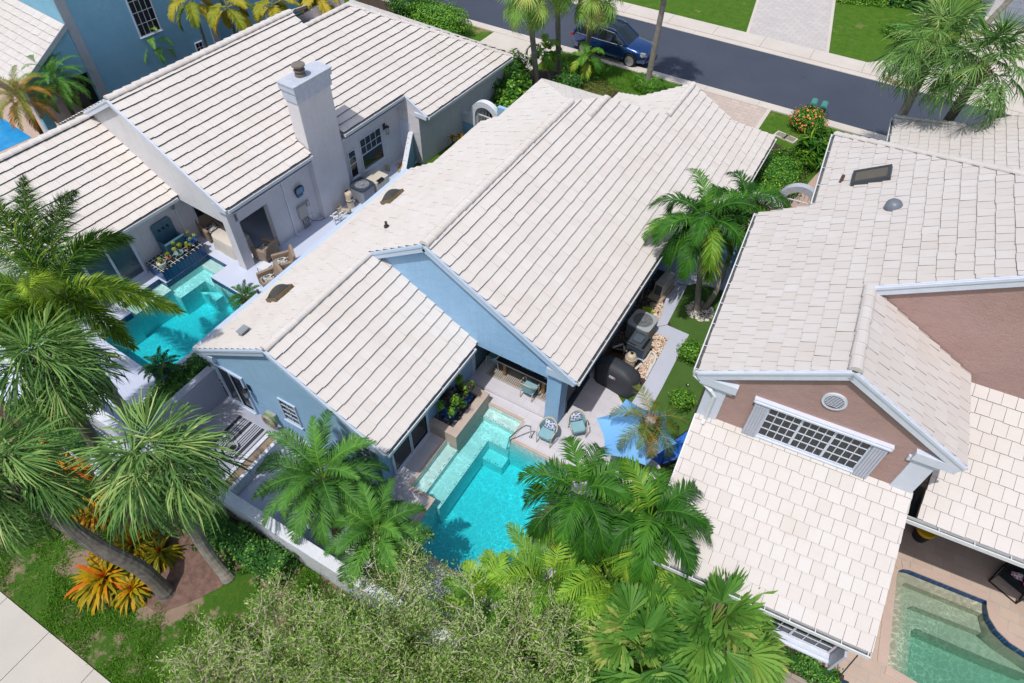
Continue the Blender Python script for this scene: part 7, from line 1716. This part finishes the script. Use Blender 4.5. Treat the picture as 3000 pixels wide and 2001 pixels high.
# ================================================================ right lot
def RW(x, y, z=0.0): return FR.w(x,y,z)
r = thing('side_table','black wire framed low table with pink things on it, beside the green pool','table',RW(10.1,12.95,0),FR.rz-0.5)
b = MB()
for sx in (-0.4,0.4):
    for sy in (-0.4,0.4): b.bar((sx,sy,0),(sx,sy,0.5),0.03,0.03,(1,0,0))
for z in (0.015,0.5):
    for s_ in (-0.4,0.4): b.bar((-0.415,s_,z),(0.415,s_,z),0.03,0.03); b.bar((s_,-0.385,z),(s_,0.385,z),0.03,0.03)
b.build('frame',BLACK,r); b = MB(); b.box(-0.38,0.38,-0.38,0.38,0.505,0.512); b.build('tabletop',mat('smoked_top',(0.03,0.04,0.04),0.15),r)
PK = mat('hot_pink_plastic',(0.70,0.03,0.16),0.4,c2=(0.75,0.10,0.25),ns=9)
p = RW(10.3,12.75,0.52); b = MB(); b.blob((0,0,0.10),0.17,0.15,0.11,14,9,0.12,seed=3); one(b,'pool_toy',PK,'hot pink pool toy on the black wire table','toy',p,smooth=True)
p = RW(10.02,12.95,0.52); b = MB(); b.blob((0,0,0.05),0.16,0.12,0.06,12,8,0.3,seed=5); one(b,'towel',patterned('pink_white_cloth',(0.66,0.62,0.64),(0.55,0.10,0.18),(0.12,0.15,0.40),14),'crumpled pink and white cloth on the black wire table','towel',p,smooth=True)
p = RW(7.62,13.35,0); r = thing('bucket','yellow rimmed dark bucket in the shade of the pink house lanai','bucket',p); b = MB(); b.lathe([(0.20,0),(0.26,0.42)],18); b.build('body',BLACK,r); b = MB(); b.lathe([(0.265,0.42),(0.285,0.46),(0.285,0.56),(0.24,0.57)],18); b.build('rim',mat('yellow_plastic',(0.62,0.36,0.01),0.45),r)
p = G(2452,1990,0.0); r = thing('pool_brush','pool brush with a dark pole leaning against the pink house gutter','brush',p,FR.rz); q0 = np.array(G(2518,1912,2.0))-np.array(p); b = MB(); b.tube([(0,0,0.05),tuple(q0)],0.018,6); b.build('pole',mat('brown_pole',(0.06,0.045,0.04),0.5),r); b = MB(); b.box(-0.28,0.28,-0.05,0.05,0.0,0.06); b.build('head',mat('navy_brush',(0.02,0.03,0.06),0.5),r)
p = G(2474,1910,0.0); b = MB(); b.tube([(0,0,0.0),(0.08,0.35,0.02)],0.02,6); 
# ================================================================ street
for i,(dx,lb) in enumerate(((-0.26,'green mailbox on the left of the pair above the orange flowers'),(0.26,'green mailbox on the right of the pair above the orange flowers'))):
    r = thing('mailbox',lb,'mailbox',(-2.08+dx,35.75,0),0.05,'twin green mailboxes'); MG = mat('green_metal',(0.05,0.22,0.18),0.4,c2=(0.07,0.28,0.23))
    b = MB(); b.tube([(-dx*0.8,0,0),(-dx*0.8,0,0.75),(0,0,0.9)],0.05,6); b.build('post',mat('dark_green_post',(0.015,0.05,0.045),0.6),r)
    b = MB(); n = 9; V = []
    for y in (-0.3,0.3):
        V += [(-0.16,y,0.95),(0.16,y,0.95)]+[(0.16*math.cos(PI*k/n),y,1.15+0.10*math.sin(PI*k/n)) for k in range(n+1)]
    k_ = n+3; b.add(V,[tuple(range(k_)),tuple(range(2*k_-1,k_-1,-1))]+[(j,k_+j,k_+(j+1)%k_,(j+1)%k_) for j in range(k_)]); b.build('box',MG,r)
    b = MB(); b.box(-0.15,0.15,-0.32,-0.301,0.96,1.14); b.build('door',mat('dark_green_post',(0.015,0.05,0.045),0.6),r)
    b = MB(); b.box(-0.17,0.17,-0.25,0.25,0.66,0.80); b.build('newspaper_box',mat('brown_paper_box',(0.10,0.05,0.04),0.6),r)
for px,py,lb in ((2290,396,'left half of the pair of concrete utility covers in the lawn'),(2314,406,'right half of the pair of concrete utility covers in the lawn')):
    p = G(px,py,0); r = thing('utility_cover',lb,'utility cover',(p[0],p[1],-0.045),-0.25,'utility covers in the lawn'); b = MB(); b.box(-0.34,0.34,-0.27,0.27,0,0.06); b.build('frame',CONC,r); b = MB(); b.box(-0.27,0.27,-0.20,0.20,0.06,0.066); b.build('lid',mat('mottled_lid',(0.30,0.29,0.22),0.8,c2=(0.16,0.15,0.12),ns=12),r)
p = G(2795,236,0.2); r = thing('recycling_bin','blue recycling bin with yellow things on top, on the far pavement','bin',(p[0],p[1],0.02),-0.2); b = MB(); b.rbox(0,0,0,0.42,0.78,0.50,0.07,taper=1.12); b.build('body',mat('bright_blue_plastic',(0.03,0.10,0.50),0.4),r,bevel=0.01); b = MB(); b.blob((0,0.02,0.46),0.34,0.2,0.12,14,8,0.3,seed=2); b.build('contents',mat('yellow_items',(0.60,0.42,0.03),0.5),r)
p = G(2668,235,0.2); b = MB(); b.blob((0,0,0.25),0.36,0.30,0.28,16,10,0.18,seed=4,zmin=0); one(b,'rubbish_bag',mat('black_plastic_bag',(0.015,0.018,0.016),0.25,bs=0.8,bscale=9),'black plastic rubbish bag on the kerb beside fallen palm fronds','bag',(p[0],p[1],0.0),smooth=True)
b = MB(); gg = np.random.default_rng(12); c0 = np.array(G(2625,243,0.02))
for i in range(9): a = gg.uniform(-0.5,0.3); l = gg.uniform(0.5,1.1); o_ = c0+np.array([gg.uniform(-0.4,0.4),gg.uniform(-0.15,0.15),gg.uniform(0,0.08)]); b.bar(o_-np.array([math.cos(a),math.sin(a),0])*l/2,o_+np.array([math.cos(a),math.sin(a),0.05])*l/2,0.06,0.02)
one(b,'palm_debris',mat('dead_frond',(0.32,0.17,0.10),0.8,c2=(0.45,0.28,0.18)),'pile of dead brown palm fronds in the far gutter','debris')
p = G(2617,205,0.2); b = MB(); b.rbox(0,0,0,0.32,0.5,0.35,0.05); one(b,'utility_pedestal',GREYP,'small grey utility box on the grass strip across the street','utility box',(p[0],p[1],-0.03))
p = G(2860,60,0.5); r = thing('wheelie_bin','dark green wheelie bin beside the white garage door across the street','bin',(p[0],p[1],-0.02),0.3); b = MB(); b.rbox(0,0,0.05,0.95,0.5,0.55,0.06,taper=1.15); b.build('body',mat('dark_green_plastic',(0.02,0.07,0.05),0.4),r); b = MB(); b.rbox(0,0,0.955,1.02,0.62,0.68,0.08); b.build('lid',MATS['dark_green_plastic'],r)
r = thing('house','house across the street with a wide white garage door, top right','house',(5.0,55.4,0),0.20); b = MB(); b.box(-0.3,9,0.05,6,-0.06,3.2); b.build('wall',WHITEST,r)
b = MB()
for i in range(6): b.box(0.35,5.5,-0.02,0.03,0.02+i*0.38,0.02+i*0.38+0.37)
b.build('garage_door',TRIM,r)
b = MB(); b.box(-0.8,9.5,-0.5,6.5,3.2,3.4); b.build('roof',[TILE_W],r)
b = MB(); b.tube([(1.0,50.2,0),(1.15,50.1,2.2)],0.06,8); 
# ---------------------------------------------------------------- the blue car
r = thing('car','dark blue sport utility car parked at the near kerb, facing right','car',(-14.42,37.38,-0.045),-0.015)
PAINT = mat('metallic_blue_paint',(0.014,0.06,0.22),0.22,metal=0.45,spec=0.6,c2=(0.012,0.052,0.19),ns=1,Coat_Weight=1.0,Coat_Roughness=0.04)
CGL = mat('car_glass',(0.015,0.022,0.025),0.05,spec=0.8); CHR = mat('chrome',(0.75,0.76,0.78),0.15,metal=1.0); RUB = mat('tyre_rubber',(0.012,0.012,0.013),0.8)
st = [(-2.46,0.55,0.62,0.92,0.74,1.00),(-2.40,0.40,0.80,1.02,0.86,1.08),(-2.15,0.30,0.93,1.10,0.92,1.13),(-1.5,0.26,0.99,1.10,0.95,1.12),(-0.6,0.26,1.00,1.07,0.95,1.09),(0.4,0.26,1.00,1.06,0.95,1.08),(1.0,0.27,1.00,1.05,0.93,1.10),(1.5,0.28,0.99,1.02,0.88,1.09),(2.0,0.30,0.95,0.95,0.80,1.02),(2.28,0.34,0.88,0.86,0.72,0.92),(2.42,0.42,0.76,0.76,0.62,0.80),(2.47,0.50,0.62,0.66,0.50,0.68)]
b = MB(); V = []
for (x,zl_,wm,zb,wt,zt) in st:
    half = [(wm*0.90,zl_),(wm,zl_+0.18),(wm,(zl_+zb)/2+0.05),(wm*0.975,zb-0.06),(wt,zb+0.015),(wt*0.55,zt),(0,zt+0.012)]
    ring = [(-w,z) for w,z in half]+[(w,z) for w,z in half[-2::-1]]
    V += [(x,w,z) for w,z in ring]
k = len(V)//len(st); F = [(i*k+j,i*k+j+1,(i+1)*k+j+1,(i+1)*k+j) for i in range(len(st)-1) for j in range(k-1)]+[tuple(range(k)),tuple(range(len(V)-1,len(V)-k-1,-1))]+[(i*k,(i+1)*k,(i+1)*k+k-1,i*k+k-1) for i in range(len(st)-1)]
b.add(V,F); bod = b.build('body',PAINT,r,smooth=True); sm = bod.modifiers.new('edge','EDGE_SPLIT'); sm.split_angle = rad(40)
gh = [(-2.32,0.88,1.10,0.83,1.14),(-1.95,0.90,1.09,0.72,1.64),(-1.2,0.92,1.08,0.72,1.715),(-0.2,0.92,1.07,0.71,1.72),(0.38,0.92,1.07,0.68,1.66),(1.18,0.88,1.07,0.80,1.10)]
b = MB(); V = []
for x,wb,zb,wr,zr_ in gh: V += [(x,-wb,zb),(x,-wr,zr_),(x,0,zr_+0.035),(x,wr,zr_),(x,wb,zb)]
F = [(i*5+j,i*5+j+1,(i+1)*5+j+1,(i+1)*5+j) for i in range(len(gh)-1) for j in range(4)]+[(0,1,2,3,4),(29,28,27,26,25)]
b.add(V,F); b.build('window_glass',CGL,r)
b = MB()
for s_ in (-1,1):
    for i in range(len(gh)-1):
        x0,wb0,zb0,wr0,zr0 = gh[i]; x1,wb1,zb1,wr1,zr1 = gh[i+1]
        b.bar((x0,s_*wr0,zr0),(x1,s_*wr1,zr1),0.07,0.06)
    for xa,xb in ((-1.95,-1.80),(-0.78,-0.72),(0.30,0.36)):
        b.bar((xb,s_*0.925,1.07),(xb-0.1,s_*0.715,1.67),0.05,0.04,(0,s_,0.3))
    b.bar((-2.30,s_*0.88,1.12),(-1.92,s_*0.73,1.64),0.12,0.09,(0,s_,0.3)); b.bar((1.16,s_*0.87,1.09),(0.38,s_*0.69,1.665),0.06,0.05,(0,s_,0.3))
b.bar((-1.98,-0.7,1.66),(-1.98,0.7,1.66),0.16,0.06); b.build('pillars',PAINT,r)
for s_ in (-1,1):
    b = MB(); b.tube([(-1.85,s_*0.70,1.70),(-1.7,s_*0.70,1.79),(0.1,s_*0.685,1.79),(0.3,s_*0.68,1.70)],0.020,6); b.build('roof_rail',CHR,r)
    b = MB(); b.tube([(-2.1,s_*0.905,1.12),(-0.5,s_*0.945,1.085),(0.9,s_*0.94,1.085)],0.014,5); b.tube([(-1.7,s_*0.76,1.60),(-0.6,s_*0.765,1.665),(0.25,s_*0.76,1.60),(0.95,s_*0.90,1.11)],0.012,5); b.build('chrome_trim',CHR,r)
    b = MB(); b.rbox(0.72,s_*1.06,1.06,1.20,0.16,0.20,0.05); b.build('mirror',PAINT,r)
    b = MB(); b.bar((-1.25,s_*1.05,0.30),(0.95,s_*1.05,0.30),0.14,0.05); b.build('running_board',CHR,r)
    for x in (-0.95,0.15): b = MB(); b.box(x,x+0.22,s_*0.985,s_*1.02,0.93,0.965); b.build('door_handle',CHR,r)
    b = MB(); b.add([(2.08,s_*0.945,0.80),(2.40,s_*0.74,0.74),(2.36,s_*0.70,0.86),(2.05,s_*0.86,0.95),(2.20,s_*0.93,0.72)],[(0,4,1,2,3) if s_ < 0 else (3,2,1,4,0)]); b.box(2.05,2.36,s_*0.74,s_*0.90,0.76,0.93); b.build('headlight',mat('headlight_glass',(0.35,0.37,0.38),0.1),r)
    b = MB(); b.box(-2.475,-2.30,s_*0.55,s_*0.90,0.90,1.03); b.build('taillight',mat('red_taillight',(0.35,0.01,0.015),0.25),r)
    for x in (-1.50,1.50):
        b = MB(); b.lathe([(0.43,0),(0.43,0.012)],30)
        for i in range(len(b.v)): b.v[i] = np.stack([b.v[i][:,0]+x,s_*(0.985+b.v[i][:,2]),b.v[i][:,1]+0.42],1)
        b.build('wheel_arch',BLACK,r)
        b = MB(); prof = [(0.24,-0.12),(0.36,-0.12),(0.385,-0.09),(0.385,0.09),(0.36,0.12),(0.27,0.12),(0.26,0.08)]; b.lathe(prof,30)
        def whl(b):
            for i in range(len(b.v)): b.v[i] = np.stack([b.v[i][:,0]+x,s_*(0.93+b.v[i][:,2]),b.v[i][:,1]+0.385],1)
        whl(b); w = b.build('wheel',RUB,r)
        b = MB(); b.lathe([(0.25,0.10),(0.275,0.125),(0.265,0.13),(0.25,0.12)],30); b.lathe([(0.06,0.09),(0.06,0.125)],14)
        for j in range(15): a = 2*PI*j/15; b.bar((0.05*math.cos(a),0.05*math.sin(a),0.105),(0.26*math.cos(a),0.26*math.sin(a),0.112),0.022,0.02)
        whl(b); b.build('rim',mat('silver_alloy',(0.55,0.56,0.58),0.35,metal=0.6),w)
        b = MB(); b.lathe([(0.25,0.05),(0.25,0.055)],24); whl(b); b.build('hub_shadow',BLACK,w)
b = MB(); b.box(2.36,2.475,-0.5,0.5,0.52,0.74); b.build('grille',BLACK,r)
b = MB(); b.bar((2.485,-0.48,0.64),(2.485,0.48,0.64),0.02,0.045); b.tube([(2.482+0.01,0.08*math.cos(t),0.64+0.08*math.sin(t)) for t in np.linspace(0,2*PI,17)],0.010,5); b.tube([(2.25,-0.86,0.34),(2.46,-0.55,0.36),(2.49,0,0.37),(2.46,0.55,0.36),(2.25,0.86,0.34)],0.02,6); b.build('front_chrome',CHR,r)
# ================================================================ far left: the next blue house
FB = Frame((0,0),YAW_B); xb = -36.11
def BW(x, y, z=0.0): return FB.w(x,y,z)
HB = thing('house','tall light blue house with white tiled lean-to roof, at the upper left corner','house',(0,0,0),FB.rz); CAPJOB[:] = [HB,[TILE_P]]
BLUEB = stucco('deep_blue_stucco',(0.25,0.50,0.68),(0.21,0.45,0.63))
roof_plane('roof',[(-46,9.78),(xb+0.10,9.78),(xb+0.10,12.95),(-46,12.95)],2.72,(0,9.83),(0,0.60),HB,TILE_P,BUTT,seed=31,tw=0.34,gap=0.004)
b = MB(); b.box(-46,xb,12.95,13.15,-0.06,7.5); b.box(xb-0.2,xb,13.151,20.2,-0.06,7.5); b.box(xb-1.2,xb,20.2,20.4,-0.06,7.5); b.box(xb-1.2,xb-1.0,20.401,34,-0.06,7.5); b.box(xb-6,xb-0.6,34,34.2,-0.06,6)
b.extr([(xb,9.9,2.62),(xb,12.94,4.52),(xb,12.94,2.25),(xb,10.4,2.25),(xb,10.4,2.25)][:4],(-0.2,0,0)); b.box(xb-0.45,xb+0.01,9.95,10.4,-0.06,2.6); b.build('wall',BLUEB,HB)
b = MB(); b.box(-46,xb-0.3,12.5,12.94,-0.06,2.4); b.build('lanai_interior',ROOMDARK,HB)
CB = mat('pale_corner_board',(0.42,0.46,0.52),0.6)
def bd(*a): b = MB(); b.box(*a); b.build('corner_board',CB,HB)
bd(xb+0.0,xb+0.03,12.96,13.42,-0.06,7.4); bd(xb-0.02,xb+0.05,20.1,20.55,-0.06,7.4); bd(xb-0.02,xb+0.06,9.9,10.5,2.1,2.5)
for y in (24.5,27.6): bd(xb-1.0,xb-0.93,y,y+0.45,-0.06,7.3)
b = MB(); b.bar((xb+0.12,9.8,2.66),(xb+0.12,12.95,4.55),0.04,0.22,(0,0,1)); b.build('fascia',CB,HB)
gutter('gutter',BW(0,0)[:0] or (-46,9.77,2.72),(xb+0.1,9.77,2.72),(0,-1),HB,2.0)
window(HB,(xb,16.22,2.85),Y,X,1.12,2.25,4,4,fr=0.06,mun=0.025); window(HB,(xb,18.95,0.95),Y,X,0.38,0.5,2,2,fr=0.05,mun=0.025)
flat('far_patio',fw(FB,[(-46,4),(-35.2,4),(-35.2,12.4),(-46,12.4)]),DECKR2,-0.01)
flat('far_side_bed',fw(FB,[(-36.1,12.4),(-31,10),(-31,30),(-36.1,34)]),SOIL,-0.03)
b = MB(); b.prism(fw(FB,[(-44,6.0),(-36.9,6.0),(-36.9,9.3),(-44,9.3)]),-0.03,0.0); struct('far_pool_water',b,mat('bright_blue_pool',(0.02,0.22,0.55),0.08,c2=(0.04,0.35,0.68),ns=1.5))
for px,py,z,n,L,av,old,m,lb in ((60,285,2.7,28,1.85,0.5,0.45,'DRY','date palm with orange dying fronds at the far left, beside the bright blue pool'),(160,232,2.7,30,1.9,0.45,0.3,'PYG','green date palm in front of the dark lanai opening, far left'),(335,135,2.1,22,1.6,0.55,0.1,'PYG','small green palm against the tall blue wall, below the window'),(440,120,2.2,20,1.5,0.6,0.1,'PYG','feathery small palm half hidden behind the white house ridge')):
    t = G(px,py,z); palm('date_palm',lb,'palm tree',(t[0],t[1],0),t,pyg(int(px),n,L,av=av,old=old,ll=0.34,w=0.026),DRYF if m == 'DRY' else PYG,BARKB,0.09,0.10,seed=int(px))
for px,py,z,lb in ((560,0,4.6,'yellow fronded palm at the top of the picture, nearest the window'),(665,20,4.4,'yellow fronded palm behind the ridge, second from the window'),(800,10,4.2,'small yellow fronded palm at the right end of the tall blue wall'),(930,-10,3.4,'green and brown palm behind the far end of the white house ridge')):
    t = G(px,py,z); palm('yellow_palm',lb,'palm tree',(t[0],t[1],0),t,adon(int(px),10,1.7,av=0.75,avr=0.3,old=0.2,ll=0.5,w=0.06,el=(50,-40),archk=(70,40)),YEL,BARKD,0.07,0.06,seed=int(px))
for k,(px,py,lb) in enumerate(((455,150,'upright large leaved plant beside the date palm, taller of two by the blue wall'),(545,155,'upright large leaved plant near the small window, shorter of two by the blue wall'))):
    g = np.random.default_rng(300+k); p = G(px,py,0); root = thing('large_leaf_plant',lb,'plant',(p[0],p[1],0)); mb = MB(); sb = MB()
    for j in range(4):
        a = j*1.6; tip = np.array([0.35*math.cos(a),0.35*math.sin(a),2.6-0.3*j-0.5*k]); sb.tube([(0,0,-0.03),tuple(tip*0.5),tuple(tip)],0.02,5)
        for q_ in np.linspace(0.35,1.0,12): V,F = leafcloud(g,3,ell_sampler(g,tip*q_,(0.12,0.12,0.08)),(0.20,0.30),0.7); mb.add(V,F,0,g.uniform(0.3,0.9,3))
    mb.build('foliage',HEDG,root); sb.build('stems',BARKB,root)
# ---------------------------------------------------------------- grass blades near the viewer
def blades(name, poly, n, m, label, h=(0.05,0.11), z=-0.045, seed=0, bare=0.5):
    g = np.random.default_rng(seed); P = np.array(poly); lo, hi = P.min(0), P.max(0); q = g.uniform(lo,hi,(n*3,2)); k = len(P); ins = np.zeros(len(q),bool); j = k-1
    for i in range(k):
        c = ((P[i,1] > q[:,1]) != (P[j,1] > q[:,1])) & (q[:,0] < (P[j,0]-P[i,0])*(q[:,1]-P[i,1])/(P[j,1]-P[i,1]+1e-9)+P[i,0]); ins ^= c; j = i
    q = q[ins]; f = np.sin(q[:,0]*1.9+1.3*np.sin(q[:,1]*1.7))*np.sin(q[:,1]*2.3+0.9*np.sin(q[:,0]*2.9))+0.5*np.sin(q[:,0]*5.1+q[:,1]*4.3); q = q[(f+g.normal(0,0.35,len(q))) > bare][:n]; n = len(q)
    a = g.uniform(0,2*PI,n); l = g.uniform(h[0],h[1],n); w = 0.012; t = g.uniform(0.2,1.0,n)
    B = np.stack([q[:,0],q[:,1],np.full(n,z)],1); D = np.stack([np.cos(a)*t,np.sin(a)*t,np.ones(n)],1)*l[:,None]; W = np.stack([-np.sin(a),np.cos(a),np.zeros(n)],1)*w
    V = np.stack([B-W,B+W,B+D],1).reshape(-1,3); b = MB(); b.add(V,np.arange(n*3).reshape(n,3),0,np.clip(g.normal(0.5,0.25,n),0,1)); return tag(b.build(name,m),label,'grass',kind='stuff')
GRS = leafmat('grass_blade',[(0,(0.05,0.14,0.015)),(0.5,(0.10,0.27,0.02)),(1,(0.20,0.36,0.05))],0.5,0.2)
blades('grass',[(-17,-1.12),(-2,-1.12),(-2,3.7),(-8.8,3.7),(-9.5,1.7),(-11,0.9),(-13.9,1.0),(-15,2.2),(-17,2.3)],60000,GRS,'patchy grass between the pavement and the back wall',(0.05,0.11),seed=1,bare=-0.1)
blades('grass',[(-9.3,30.2),(-8.3,30.0),(-8.3,36.0),(-17.5,36.0),(-17.5,34.2),(-17,33.9),(-12,33.7)],24000,GRS,'lush grass along the near kerb beside the car',(0.06,0.13),-0.05,2,-0.4)
